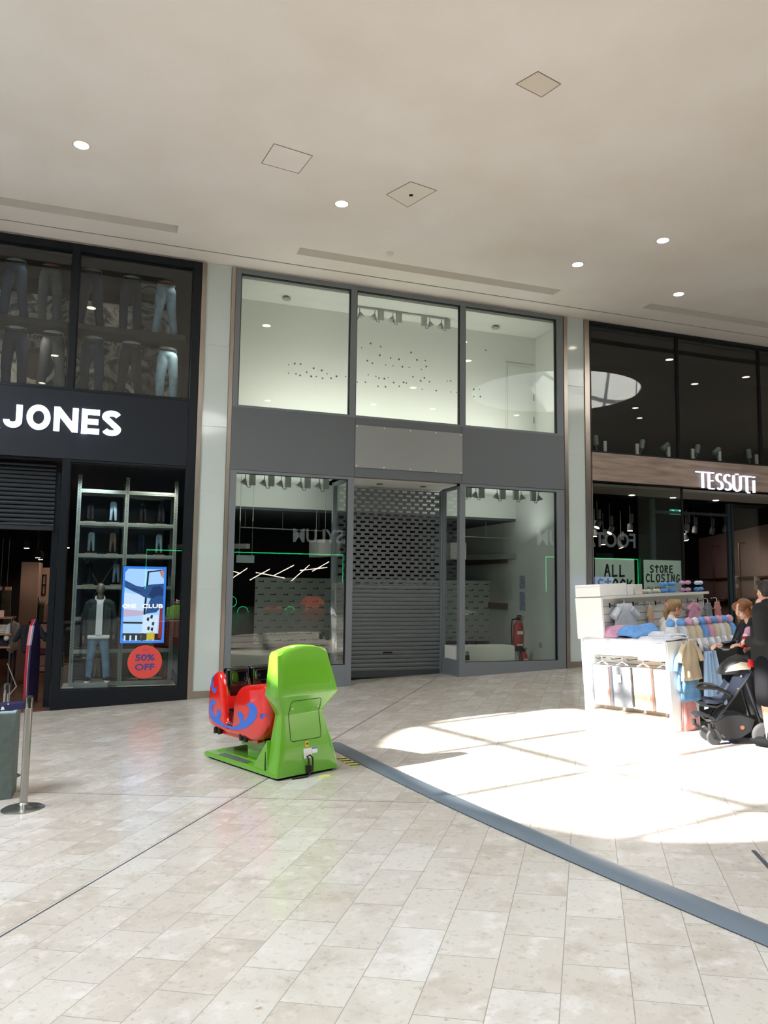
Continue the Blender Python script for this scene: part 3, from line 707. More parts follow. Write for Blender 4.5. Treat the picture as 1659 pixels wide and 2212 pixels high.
# ------------------------------------------------------------------ ceiling fittings
def lamp_at(x, y, lb, on=True, grp='recessed ceiling downlights'):
    t = thing('ceiling_downlight', lb, 'ceiling light', (x, y, ZC), group=grp)
    b = MB(); b.lathe([(0.115, -0.006), (0.13, 0.0), (0.13, 0.004), (0.09, 0.004)], 28); b.build('trim_ring', 'lamp_trim', t, smooth=True)
    b = MB(); b.lathe([(0.10, -0.009), (0.10, -0.004)], 28); b.build('lens', 'lamp_glow', t)
    lamp('downlight_beam', 'SPOT', (x, y, ZC-0.03), 130.0 if y > 9 else 50.0, (1.0, 0.93, 0.82), size=0.09, spot=100)
    return t
LMP = [((176, 313), 'glowing round downlight at the left of the ceiling, nearest the black shop'), ((738, 440), 'glowing round downlight in the middle of the ceiling, left of the round smoke detector'),
 ((1248, 571), 'glowing round downlight above the right end of the middle slot'), ((1432, 519), 'glowing round downlight at upper right, furthest from the shop fronts of the right three'), ((1466, 635), 'glowing round downlight at right, closest to the shop fronts')]
def PZ(px, py, z=ZC): v = ray(px, py); return CAMP+v*((z-CAMP.z)/v.z)
for q, lb in LMP: p = PZ(*q); lamp_at(p.x, p.y, lb)
for x, y in ((4.85, 4.07), (8.34, 4.95), (8.78, 7.54), (10.5, 5.1), (13.7, 5.35), (14.12, 12.96), (17.34, 12.38), (16.52, 11.21), (16.88, 7.94), (18.04, 6.68), (-1.67, 6.98), (-2.24, 3.61), (0.43, 3.06)):
    lamp_at(x, y, 'round ceiling downlight further back, mirrored as a bright dot in the shop windows', grp='downlights mirrored in the windows')
# three access panels, a detector
mat('panel_beige', '#ddd3c2', 0.7); mat('panel_line', '#8f877b', 0.8)
def hatch(pts, lb, m, line=True, hole=False):
    P = [PZ(*q) for q in pts]; c = sum(P, Vector())/4
    t = thing('ceiling_access_panel', lb, 'access panel', (c.x, c.y, ZC))
    b = MB(); b.loft([[p+Vector((0, 0, -.004)) for p in P], [p+Vector((0, 0, .02)) for p in P]]); b.build('hatch', m, t, world=True)
    b = MB()
    for i in range(4):
        b.bar(P[i]+Vector((0, 0, -.004)), P[(i+1) % 4]+Vector((0, 0, -.004)), 0.010, 0.006)
    b.build('hatch_edge', 'panel_line', t, world=True)
    if hole:
        b = MB(); b.lathe([(0.035, -0.008), (0.035, -0.004)], 16, c=(hole.x, hole.y, ZC)); b.build('hole', 'cavity', t, world=True)
hatch([(1115, 181), (1162, 154), (1211, 181), (1170, 209)], 'beige square access panel at the upper right of the ceiling', 'panel_beige')
hatch([(835, 420), (887, 392), (943, 411), (880, 447)], 'white ceiling access panel with a dark round hole, right of the middle downlight', 'plaster_edge', hole=PZ(888, 421))
hatch([(565, 352), (592, 310), (675, 336), (645, 374)], 'plaster-coloured ceiling access panel above and left of the middle downlight', 'plaster')
p = PZ(842, 547); b = MB(); b.lathe([(0.05, -0.05), (0.055, -0.03), (0.075, -0.02), (0.075, 0.0)], 20, c=(p.x, p.y, ZC))
meta(b.build('smoke_detector', 'lamp_trim', smooth=True), 'small round smoke detector on the ceiling just above the middle slot', 'smoke detector')
# ------------------------------------------------------------------ black menswear shop on the left
JX0, JX1 = -6.0, 1.45
mat('glow_white', '#f4f8ff', 0.4, emit='#eaf2ff', es=1.5)
window(7, 'black_frame', [(1.29, 1.445, Y0-.02, Y1, -0.3, 8.2), (-0.87, -0.745, Y0-.02, Y1, 5.44, 8.2), (-6, 1.445, Y0-.018, Y1, 8.06, 8.2), (-6, 1.3, Y0-.018, Y1, 5.44, 5.50)],
    [(-4.0, -0.87, 5.49, 8.07), (-0.745, 1.29, 5.49, 8.07)], (-1, D, 5.44))
t = thing('fascia', 'black fascia of the left shop carrying the big white illuminated letters', 'fascia', (-1, D-.07, 4.2))
b = MB(); b.box(-6, 1.29, Y0-.03, Y1, 4.20, 5.44); b.build('fascia_panel', 'navy_panel', t, world=True, bev=0.005)
t = thing('shop_sign', 'large white illuminated letters ending in JONES on the black fascia', 'shop sign', (-0.88, D-.12, 4.67))
a0 = PY(4, 940, D-.1); 
def sign_letters(txt, cells, t, m, y, depth, bold):
    for ch, (x0, x1, z0, z1) in zip(txt, cells): text_fit(ch, x0, x1, z0, z1, y, m, 'letter_'+('ampersand' if ch == '&' else ch.lower()), t, depth=depth, bold=bold)
def cell(xa, xb, yt, yb): # pixel box on the fascia plane
    yq = D-.12; a = PY(xa, (yt+yb)/2, yq).x; c = PY(xb, (yt+yb)/2, yq).x; xm = (xa+xb)/2
    return (a, c, PY(xm, yb, yq).z, PY(xm, yt, yq).z)
cs = [cell(-62, 2, 866, 922), cell(5, 50, 873, 923), cell(55, 111, 874, 928), cell(114, 171, 880, 932), cell(174, 217, 884, 937), cell(218, 264, 887, 941)]
text_fit('&', *cs[0], D-.12, 'glow_white', 'letter_ampersand', t, depth=0.045, bold=0.02)
def arcp(cx, cz, rx, rz, a, c, n=12): return [(cx+rx*cos(radians(a+(c-a)*k/n)), cz+rz*sin(radians(a+(c-a)*k/n))) for k in range(n+1)]
def stroke(b, pts, w, y0, y1):
    """a stroke of even width with mitred corners"""
    n = len(pts); V = [Vector(p) for p in pts]; lo = []
    for k in range(n):
        d0 = (V[k]-V[max(k-1, 0)]); d1 = (V[min(k+1, n-1)]-V[k])
        if k == 0: d0 = d1
        if k == n-1: d1 = d0
        d0, d1 = d0.normalized(), d1.normalized(); n0 = Vector((-d0.y, d0.x)); n1 = Vector((-d1.y, d1.x)); m = (n0+n1)
        if m.length < .3: m = n0
        m.normalize(); s_ = w/2/max(.5, m.dot(n0)); p, q = V[k]+m*s_, V[k]-m*s_
        lo.append([(p.x, y0, p.y), (q.x, y0, q.y), (q.x, y1, q.y), (p.x, y1, p.y)])
    b.loft(lo)
def bold_glyph(ch, c, w=.098):
    x0, x1, z0, z1 = c; x0 += .016; x1 -= .016; h = z1-z0; W = x1-x0; a = w/2; xm = (x0+x1)/2
    if ch == 'J': S = [[(x1-a, z1)]+arcp(xm, z0+W*.42, W/2-a, W*.42-a, 0, -180)+[(x0+a, z0+W*.46)]]
    elif ch == 'O': S = [arcp(xm, (z0+z1)/2, W/2-a, h/2-a, 90, 452, 30)]
    elif ch == 'N': S = [[(x0+a, z0), (x0+a, z1)], [(x1-a, z0), (x1-a, z1)], [(x0+a, z1-a*.6), (x1-a, z0+a*.6)]]
    elif ch == 'E': S = [[(x0+a, z0), (x0+a, z1)], [(x0, z1-a), (x1, z1-a)], [(x0, (z0+z1)/2), (x1-.02, (z0+z1)/2)], [(x0, z0+a), (x1, z0+a)]]
    else: S = [arcp(xm, z1-h*.26, W/2-a, h*.26-a, 20, 180, 10)+[(x0+a+.01, z1-h*.30), (xm, (z0+z1)/2), (x1-a-.01, z0+h*.30)]+arcp(xm, z0+h*.26, W/2-a, h*.26-a, 0, -160, 10)]
    b = MB()
    for k, P in enumerate(S): stroke(b, P, w*(1.15 if ch == 'N' and k == 2 else 1), D-.122-k*.0004, D-.075)
    b.build('letter_'+ch.lower(), 'glow_white', t, world=True)
for ch, c in zip('JONES', cs[1:]): bold_glyph(ch, c)
# lower part: doorway on the left, glass bay on the right
window(8, 'black_frame', [(-0.86, -0.725, Y0-.02, Y1, -0.3, 4.2), (-0.80, 1.40, Y0-.018, Y1, 4.155, 4.2), (-0.80, 1.35, Y0-.016, Y1+.1, -0.3, 0.13)],
    [(-0.73, 1.295, 0.12, 4.16)], (0.3, D, 0))
b = MB(); b.box(-1.0, -0.90, D+.35, D+.55, -0.3, 4.0); struct(b.build('trim_8', 'black_frame'))
t = thing('roller_shutter', 'dark half-raised roller shutter over the entrance of the black menswear shop', 'shutter', (-2.5, D+.3, 2.9))
for k in range(15):
    b = MB(); z = 3.02+k*0.078; b.tube([(-5.5, D+.32, z), (-0.98, D+.32, z)], 0.036, 8); b.build('slat', 'dark_shutter', t, world=True)
b = MB(); b.box(-5.5, -0.98, D+.25, D+.40, 2.93, 3.0); b.build('bottom_bar', 'dark_shutter', t, world=True)
# interior shell
mat('jj_floor', '#6b4a3c', 0.25, var='#59402f', vs=1.2); mat('jj_wall', '#1c1a1e', 0.9); mat('jj_pink', '#b09a8c', 0.8)
wallbox('floor', 'jj_floor', -6, 1.5, D-.03, D+10, -0.5, -0.21)
wallbox('wall_back', 'jj_wall', -6, 2.0, D+10, D+10.1, -0.5, 4.25)
mat('backdrop_blue', '#2a3542', 0.35, var='#141b2a', vs=1.3)
for xa, xb in ((-.60, .17), (.20, 1.02)): wallbox('wall_back', 'backdrop_blue', xa, xb, D+1.52, D+1.56, 0.08, 3.72)  # added panels; their dark mottle stands in for the dim interior
wallbox('wall_left', 'jj_wall', -6.1, -6, D, D+10, -0.5, 8.2)
wallbox('wall_right', 'jj_wall', 1.9, 2.0, D+.3, D+10, -0.5, 8.2)
wallbox('ceiling', 'jj_wall', -6, 2.0, D+.1, D+10, 4.2, 4.3)
xa, xb = PY(42, 1300, D+5.5).x, PY(80, 1300, D+5.5).x
wallbox('wall_back', 'jj_pink', xa, xb, D+5.5, D+6.7, -0.3, PY(60, 1214, D+5.5).z)
wallbox('wall_back', 'jj_pink', xb, PY(104, 1300, D+6.6).x, D+6.6, D+6.7, -0.3, PY(95, 1226, D+6.6).z)
wallbox('ceiling', 'jj_wall', -6, 2.0, D+.1, D+3.1, 8.0, 8.1); wallbox('floor', 'jj_wall', -6, 2.0, D+.12, D+3.1, 5.35, 5.45)
wallbox('baseboard_left', 'white_paint', -0.72, 1.3, D+.1, D+1.35, -0.2, 0.08)
# upstairs: photo backdrop and two shelves of trouser forms
def photo_mat():
    m = bpy.data.materials.new('photo_print'); m.use_nodes = True; nt = m.node_tree; N = nt.nodes; L = nt.links; b = N['Principled BSDF']; b.inputs['Roughness'].default_value = 0.6
    tc = N.new('ShaderNodeTexCoord'); v = N.new('ShaderNodeTexVoronoi'); v.inputs['Scale'].default_value = 1.5; L.new(tc.outputs['Object'], v.inputs[0])
    n = N.new('ShaderNodeTexNoise'); n.inputs['Scale'].default_value = 2.2; n.inputs['Distortion'].default_value = 2.5; L.new(tc.outputs['Object'], n.inputs['Vector'])
    x = N.new('ShaderNodeMath'); x.operation = 'MULTIPLY'; L.new(n.outputs['Fac'], x.inputs[0]); L.new(v.outputs['Distance'], x.inputs[1])
    r = N.new('ShaderNodeValToRGB'); r.color_ramp.interpolation = 'CARDINAL'; e = r.color_ramp.elements; e[0].position = 0.05; e[0].color = lin('#1e1e1e'); e[1].position = 0.36; e[1].color = lin('#b6b2ac')
    g = e.new(0.16); g.color = lin('#8d8a86'); g = e.new(0.24); g.color = lin('#2e2e30'); g = e.new(0.5); g.color = lin('#6c6a68')
    L.new(x.outputs[0], r.inputs[0]); L.new(r.outputs[0], b.inputs['Base Color']); MATS['photo_print'] = m
photo_mat()
YP = D+.95
t = thing('photo_backdrop', 'large black-and-white photo mural of machinery behind the trouser forms upstairs', 'photo mural', (-1, YP, 5.5))
b = MB(); b.box(-4.0, 1.05, YP, YP+.03, 5.45, 7.5); b.build('print', 'photo_print', t, world=True)
mat('print_dark', '#1d1d1f', 0.7); mat('print_light', '#a9a6a1', 0.7)
def disc(x, z, r, m, yy, hole=0.0):
    b = MB(); b.lathe([(r, 0), (r, 0.006)], 40, M=Matrix.Translation((x, YP-yy, z)) @ Matrix.Rotation(pi/2, 4, 'X')); b.build('printed_disc', m, t, world=True)
q = PY(320, 640, YP); disc(q.x, q.z, .30, 'print_light', .002); disc(q.x+.05, q.z-.03, .25, 'print_dark', .004); disc(q.x+.05, q.z-.03, .22, 'print_light', .006); disc(q.x+.1, q.z-.06, .11, 'print_dark', .008)
q = PY(79, 790, YP); disc(q.x, q.z, .36, 'print_light', .002); disc(q.x, q.z+.02, .30, 'print_dark', .004)
q = PY(75, 725, YP); b = MB(); b.box(q.x-.5, q.x+.4, YP-.004, YP-.002, q.z-.12, q.z+.12); b.build('printed_plate', 'print_light', t, world=True)
text_fit('Tonell', q.x-.12, q.x+.26, q.z-.06, q.z+.04, YP-.006, 'print_dark', 'printed_word', t, depth=0, bold=.01)
SH = PY(200, 712, D+1.6).z
b = MB(); b.box(-4, 1.2, D+.2, D+.80, 6.68, 6.79); meta(b.build('display_shelf', 'jj_wall'), 'dark shelf between the two rows of trouser forms in the upstairs window', 'shelf')
b = MB(); b.box(-4, 0.70, D+.80, D+.90, 7.60, 7.74); meta(b.build('ceiling_beam', 'cavity'), 'black beam above the photo mural behind the upstairs glass', 'beam')
denims = {'indigo': ('#26374d', '#1b2533'), 'faded': ('#7d93a5', '#566b7e'), 'grey': ('#4a4e53', '#33373b'), 'navy': ('#1a2538', '#111827'), 'light': ('#8fa9b8', '#6d8797'), 'black': ('#22262b', '#15181c'), 'taupe': ('#7d7068', '#5f554f')}
for k, (c1, c2) in denims.items(): mat('denim_'+k, c1, 0.9, var=c2, vs=7, bump=0.3, bs=25, spec=.1)
mat('form_grey', '#7e8184', 0.5); mat('form_rust', '#7e4a36', 0.5); mat('chrome', '#c8cacb', 0.2, 1.0)
def legs_prims(s=0.0, bend=0.0):
    return [('e', (0, 0, .90), (.185, .125, .10)), ('c', (-.085, 0, .86), (-.125, -.02-bend, .46), .112, .088), ('c', (-.125, -.02-bend, .46), (-.12-s, .02, .05), .088, .076),
            ('c', (.085, 0, .86), (.125, -.02+bend, .46), .112, .088), ('c', (.125, -.02+bend, .46), (.13+s, .02, .05), .088, .076), ('c', (-.1, 0, .99), (.1, 0, .99), .075, .075, 1.15), ('e', (0, .05, .86), (.17, .11, .12))]
jeansA = blob('trousers', legs_prims(), MATS['denim_indigo'], voxel=0.016); jeansB = blob('trousers', legs_prims(0.05, 0.05), MATS['denim_indigo'], voxel=0.016)
waistO = None
def set_mat(o, m):
    o.material_slots[0].link = 'OBJECT'; o.material_slots[0].material = MATS[m]
def jean_form(x, y, z, s, which, m, waist, label, grp, first=[None, None]):
    t = thing('trouser_form', label, 'mannequin', (x, y, z), group=grp)
    src = (jeansA, jeansB)[which]
    o = src.copy(); COL.objects.link(o)
    o.parent = t; o.location = (0, 0, 0); set_mat(o, m)
    b = MB(); b.lathe([(0.165, 1.0), (0.17, 1.04), (0.165, 1.085), (0.12, 1.10)], 20)
    w = b.build('waist_form', waist, t, smooth=True); w.scale = (1, .68, 1)
    b = MB(); b.box(-.165, .165, -.118, -.108, 1.0, 1.035); b.build('belt', 'denim_black', t)
    b = MB(); b.tube([(-.12, 0.02, -.02), (-.12, .02, .06)], .01, 6); b.tube([(-.12, .02, -.03), (-.12, .02, -.02)], .07, 14); b.build('stand_rod', 'chrome', t)
    t.scale = (s, s, s); return t
ROWT = [(36, 560, 682, 1, 'indigo', 'form_grey', 'dark blue torn'), (112, 572, 690, 0, 'grey', 'form_rust', 'grey faded-knee'), (200, 582, 700, 1, 'navy', 'form_grey', 'dark navy'), (285, 597, 712, 0, 'navy', 'form_grey', 'slim deep navy'), (360, 608, 720, 1, 'faded', 'form_rust', 'pale torn-knee')]
ROWB = [(36, 705, 826, 0, 'navy', 'form_grey', 'dark navy'), (116, 715, 835, 1, 'grey', 'form_grey', 'grey belted'), (202, 727, 842, 0, 'indigo', 'form_grey', 'dark blue'), (284, 738, 850, 1, 'black', 'form_grey', 'black'), (363, 750, 860, 0, 'light', 'form_grey', 'light blue')]
names = ['leftmost', 'second from left', 'just right of the black mullion', 'fourth from left', 'rightmost']
YJ = D+.47
for row, zb, w in ((ROWT, 6.79, 'upper'), (ROWB, 5.47, 'lower')):
    for i, (px, pt, pb, wh, m, wa, d) in enumerate(row):
        a = PY(px, pt, YJ); s = (a.z-zb-.01)/1.13
        jean_form(a.x, YJ, zb+.03*s, s, wh, 'denim_'+m, wa, '%s jeans on a leg form, %s, %s row upstairs' % (d, names[i], w), 'trouser forms in the upstairs window')
for o in (jeansA, jeansB):
    pass
for k, (x, y, z) in enumerate(((-1.6, D+.25, 7.95), (-0.2, D+.25, 7.95), (1.1, D+.25, 7.95))):
    lamp('window_fill_spot', 'SPOT', (x, y, z), 8, (1, .9, .78), size=.05, direction=(-.1, .35, -1), spot=80)  # unseen fill spots without fittings, brightening the trouser forms
lamp('shelf_fill_spot', 'SPOT', (1.1, D+.2, 6.6), 12, (1, .9, .8), size=.05, direction=(-.3, .4, -.9), spot=90)  # unseen fill spots for the lower row, no fittings
lamp('shelf_fill_spot', 'SPOT', (-1.4, D+.2, 6.6), 16, (1, .8, .6), size=.05, direction=(-.1, .4, -.9), spot=100)
# ---- the lower window: steel racking
mat('galvanised', '#96a19e', 0.45, 0.6, var='#7f8a88', vs=6); mat('rack_hole', '#2b3031', 0.8)
t = thing('steel_racking', 'tall galvanised steel racking holding small trouser displays in the left shop window', 'racking', (0.2, D+1.0, 0.08))
YR = D+.75
RX = [PY(160, 1300, YR).x, PY(265, 1300, YR).x, PY(372, 1300, YR).x]
def upright(x, y, zt, nm='upright'):
    b = MB(); b.box(x-.035, x-.02, y-.03, y+.03, 0.08, zt); b.box(x+.02, x+.035, y-.03, y+.03, 0.08, zt); b.box(x-.02, x+.02, y-.03, y-.018, 0.08, zt)
    o = b.build(nm, 'galvanised', t, world=True)
    b = MB(); z = 0.16
    while z < zt-.05:
        b.box(x-.012, x-.002, y-.032, y-.029, z, z+.022); b.box(x+.004, x+.014, y-.032, y-.029, z+.025, z+.047); z += 0.055
    h = b.build('punched_holes', 'rack_hole', o); h.location = (0, 0, 0)
ztop = [PY(164, 1025, YR).z, PY(275, 1032, YR).z, PY(378, 1040, YR).z]
for x, zt in zip(RX, ztop): upright(x, YR, zt); upright(x-.02, YR+.55, zt-.05)
RZ = [PY(215, y, YR).z for y in (1061, 1131, 1200, 1268, 1336, 1406, 1476)]
for z in RZ:
    for i in (0, 1):
        b = MB(); b.box(RX[i]+.035, RX[i+1]-.035, YR-.03, YR+.02, z-.04, z+.03); b.box(RX[i]+.035, RX[i+1]-.035, YR-.036, YR-.03, z-.012, z+.004); b.build('beam', 'galvanised', t, world=True)
        b = MB(); b.box(RX[i]+.035, RX[i+1]-.035, YR+.53, YR+.57, z-.04, z+.03); b.build('beam', 'galvanised', t, world=True)
    b = MB(); b.box(RX[0], RX[2], YR, YR+.55, z+.015, z+.03); b.build('shelf_board', 'jj_wall', t, world=True)
b = MB(); b.bar((RX[0]+.1, YR+.5, RZ[4]), (RX[1]-.1, YR+.5, RZ[2]), .05, .01); b.bar((RX[0]+.1, YR+.5, RZ[2]), (RX[1]-.1, YR+.5, RZ[4]), .05, .01); b.build('cross_brace', 'galvanised', t, world=True)
# small trousers on timber blocks
mat('block_wood', '#a4855f', 0.6)
jm = blob('mini_trousers', [('e', (0, 0, .40), (.062, .03, .05)), ('c', (-.03, 0, .38), (-.045, 0, .06), .034, .024), ('c', (.03, 0, .38), (.045, 0, .06), .034, .024)], MATS['denim_faded'], voxel=0.009)
MJ = [(192, 1, 'black'), (242, 1, 'light'), (306, 1, 'black'), (346, 1, 'black'), (194, 2, 'light'), (241, 2, 'taupe'), (303, 2, 'indigo'), (341, 2, 'light'), (188, 3, 'black'), (248, 3, 'faded'), (200, 5, 'indigo'), (206, 6, 'taupe'), (284, 6, 'navy'), (334, 6, 'black')]
cols = {'black': 'black', 'light': 'light blue', 'taupe': 'taupe', 'indigo': 'dark blue', 'faded': 'mid-blue', 'navy': 'navy'}
for i, (px, r, m) in enumerate(MJ):
    z = RZ[r]+.03; x = PY(px, 1100+70*r, YR+.25).x
    side = 'left' if px < 268 else 'right'
    ds = sum(1 for q in MJ[:i] if q[1] == r and (q[0] < 268) == (px < 268))
    T = thing('trouser_display', '%s miniature trousers, %s bay of the racking, shelf %s from the top, %s spot' % (cols[m], side, ('one', 'two', 'three', 'four', 'five', 'six', 'seven')[r], ('left', 'right')[min(ds, 1)]), 'trousers', (x, YR+.25, z), group='miniature trousers on the steel racking')
    b = MB(); b.box(-.105, .105, -.05, .05, 0, .025); b.build('wooden_block', 'block_wood', T)
    b = MB(); b.tube([(-.01, 0, .02), (-.01, 0, .49)], .004, 6); b.build('rod', 'chrome', T)
    j = jm.copy(); COL.objects.link(j); j.parent = T; j.location = (0, 0, .05); j.scale = (1.0, 1, 0.92); set_mat(j, 'denim_'+m)
for o in (jm, jeansA, jeansB): bpy.data.objects.remove(o)
# platform
b = MB(); b.box(PY(158, 1490, D+.35).x, PY(232, 1490, D+.35).x, D+.25, D+.72, 0.08, 0.20); meta(b.build('platform', 'form_grey', bev=.006), 'low grey platform under the mannequin in the left shop window', 'platform')
# screen
SX0, SX1, SZ0, SZ1 = PY(263, 1300, D+.25).x, PY(357, 1300, D+.25).x, PY(308, 1389, D+.25).z, PY(308, 1224, D+.25).z
t = thing('advert_screen', 'bright blue-framed upright digital screen showing a denim sleeve and the words ONE CLUB', 'screen', ((SX0+SX1)/2, D+.25, SZ0))
mat('scr_body', '#0b0c0e', 0.4)
b = MB(); b.box(SX0-.012, SX1+.012, D+.25, D+.31, SZ0-.012, SZ1+.012); b.build('housing', 'scr_body', t, world=True)
def scol(n, c, e=1.0): return mat('screen_'+n, '#000000', 0.5, emit=c, es=e)
scol('blue', '#2f7de8', 1.1); scol('sky', '#9fc6f5', 1.2); scol('pale', '#c3d6f3', 1.2); scol('denim', '#27508f'); scol('denim2', '#17346b'); scol('black', '#0d1420'); scol('white', '#f3f7ff', 1.3); scol('skin', '#b88a86'); scol('yellow', '#c7b32a'); scol('red', '#8b2a33'); scol('rose', '#c9b6d8')
SWd, SHt = SX1-SX0, SZ1-SZ0
def spoly(pts, m, lay, nm='picture'):
    b = MB(); f = lambda dy: (lambda u, v: (SX0+u*SWd, D+.2475-lay*.0012+dy, SZ0+v*SHt))
    b.prism(pts, f(0), f(0.001)); b.build(nm, MATS['screen_'+m], t, world=True)
spoly([(0, 0), (1, 0), (1, 1), (0, 1)], 'blue', 0, 'border')
spoly([(.05, .07), (.1, .03), (.9, .03), (.95, .07), (.95, .93), (.9, .97), (.12, .97), (.05, .92)], 'sky', 1)
spoly([(.05, .40), (.5, .40), (.5, .62), (.05, .66)], 'pale', 2); spoly([(.05, .34), (.5, .36), (.5, .42), (.05, .44)], 'rose', 3)
spoly([(.05, .07), (.1, .035), (.92, .035), (.95, .07), (.95, .12), (.05, .13)], 'black', 2)
for k in range(6): spoly([(.08+.13*k, .035), (.12+.13*k, .035), (.12+.13*k, .10), (.08+.13*k, .10)], 'pale', 3)
spoly([(.47, .03), (.52, .03), (.60, .94), (.56, .94)], 'black', 4); spoly([(.56, .92), (.92, .95), (.92, .965), (.56, .94)], 'black', 4); spoly([(.05, .255), (.5, .25), (.5, .275), (.05, .28)], 'black', 4)
spoly([(.05, .82), (.30, .75), (.46, .73), (.60, .76), (.72, .77), (.95, .78), (.95, .50), (.80, .40), (.55, .38), (.60, .50), (.66, .58), (.50, .60), (.38, .64), (.22, .68), (.05, .73)], 'denim', 5)
spoly([(.60, .62), (.70, .73), (.86, .75), (.95, .70), (.95, .62), (.80, .62), (.70, .58)], 'denim2', 6); spoly([(.22, .70), (.44, .66), (.44, .67), (.22, .72)], 'denim2', 6)
spoly([(.84, .93), (.90, .97), (.95, .93), (.95, .84), (.88, .88)], 'skin', 5); spoly([(.86, .06), (.95, .06), (.95, .50), (.88, .46)], 'red', 6)
spoly([(.48, .13), (.82, .13), (.86, .36), (.50, .37)], 'pale', 7); spoly([(.60, .04), (.78, .04), (.78, .14), (.60, .14)], 'yellow', 7)
for k, (u, v) in enumerate(((.58, .30), (.66, .33), (.70, .24), (.60, .18), (.68, .17))): spoly([(u, v), (u+.05, v-.02), (u+.07, v+.03), (u+.02, v+.035)], 'black', 8)
text_fit('ONE', SX0+.02*SWd, SX0+.33*SWd, SZ0+.455*SHt, SZ0+.51*SHt, D+.236, 'screen_white', 'screen_text', t, depth=0, bold=.03)
text_fit('CLUB', SX0+.47*SWd, SX0+.95*SWd, SZ0+.455*SHt, SZ0+.51*SHt, D+.236, 'screen_white', 'screen_text', t, depth=0, bold=.03)
# sale sticker
mat('sale_red', '#d9483d', 0.6); mat('sale_blue', '#3b3f86', 0.6)
q = PY(313, 1430, D+.02)
t = thing('sale_sticker', 'round red sticker reading 50% OFF in blue on the left shop window', 'sticker', (q.x, D+.02, q.z))
b = MB(); b.lathe([(0.30, 0), (0.30, 0.003)], 56, M=Matrix.Translation((q.x, D+.028, q.z)) @ Matrix.Rotation(pi/2, 4, 'X')); b.build('disc', 'sale_red', t, world=True)
text_fit('50%', q.x-.17, q.x+.17, q.z+.02, q.z+.14, D+.022, 'sale_blue', 'sticker_text', t, depth=0, bold=.03)
text_fit('OFF', q.x-.17, q.x+.17, q.z-.15, q.z-.03, D+.022, 'sale_blue', 'sticker_text', t, depth=0, bold=.03)
text_fit('UP TO', q.x-.045, q.x+.045, q.z+.205, q.z+.225, D+.022, 'sale_blue', 'sticker_text', t, depth=0, bold=.02)

lamp('window_bay_light', 'SPOT', (0.95, D+.35, 4.1), 90, (1, .9, .75), size=.06, direction=(-.25, .35, -1), spot=110)  # two added fills without fittings, brightening the racking and mannequin
lamp('window_bay_light', 'SPOT', (-.3, D+.3, 4.1), 90, (.9, .95, 1), size=.06, direction=(0, .3, -1), spot=110)
# ------------------------------------------------------------------ rest of the menswear interior
mat('warm_glow', '#ffffff', 0.5, emit='#ffd2ac', es=30.0); mat('cloth_white', '#cfc6bd', 0.85, var='#b4aaa0', vs=8); mat('cloth_navy', '#20242f', 0.85, var='#161922', vs=8)
mat('cloth_red', '#6f2a2c', 0.85); mat('cloth_olive', '#6b644c', 0.85, var='#4f4a38', vs=8); mat('cloth_peach', '#d49a80', 0.85); mat('table_wood', '#9b6f4d', 0.5); mat('table_metal', '#4b4b4d', 0.4, 0.7); mat('price_card', '#e8b7a4', 0.6); mat('cloth_black', '#17181b', 0.8)
FJ = -0.21
t = thing('air_conditioner', 'flat white ceiling air-conditioning unit inside the black menswear shop', 'air conditioner', (-1.6, D+3.6, 3.05))
a = PY(16, 1140, D+3.4); c = PY(88, 1155, D+3.4)
b = MB(); b.box(a.x, c.x, D+2.9, D+3.9, a.z, a.z+.12); b.build('casing', 'off_white', t, world=True, bev=.02)
b = MB()
for k in range(3): b.box(a.x+.1, c.x-.1, D+3.05+k*.25, D+3.15+k*.25, a.z-.006, a.z+.001)
b.build('vent_grille', 'mid_grey', t, world=True)
b = MB(); b.tube([((a.x+c.x)/2, D+3.4, a.z+.1), ((a.x+c.x)/2, D+3.4, 4.21)], .02, 6); b.build('hanger', 'mid_grey', t, world=True)
def jspot(px, py, y, lb):
    p = PY(px, py, y); T = thing('shop_spotlight', lb, 'spotlight', p, group='glowing spotlights inside the menswear shop')
    b = MB(); b.lathe([(0.05, -.06), (0.06, 0), (0.055, .10), (.02, .13)], 14); b.build('lamp_head', 'cavity', T, smooth=True)
    b = MB(); b.lathe([(0.048, -.066), (0.048, -.061)], 14); b.build('lens', 'warm_glow', T)
    b = MB(); b.tube([(0, 0, .1), (0, 0, 4.2-p.z)], .012, 6); b.build('stem', 'cavity', T)
for k, (px, py, y, lb) in enumerate(((58, 1178, D+3.2, 'left above the pale column'), (82, 1199, D+4.4, 'cluster left'), (88, 1203, D+4.9, 'cluster right'), (145, 1177, D+3.0, 'just behind the left window bay edge'), (183, 1204, D+5.0, 'behind the racking, left'), (222, 1222, D+6.0, 'behind the racking, middle'))):
    jspot(px, py, y, 'small glowing spotlight in the menswear shop, '+lb)
for x, y in ((-1.8, D+3.5), (-.5, D+5.5), (-1.6, D+8)): lamp('shop_light', 'SPOT', (x, y, 3.6), 75, (1, .74, .58), size=.1, spot=120)
lamp('shop_light', 'SPOT', (1.0, D+5.5, 3.6), 60, (1, .74, .58), size=.1, spot=120)
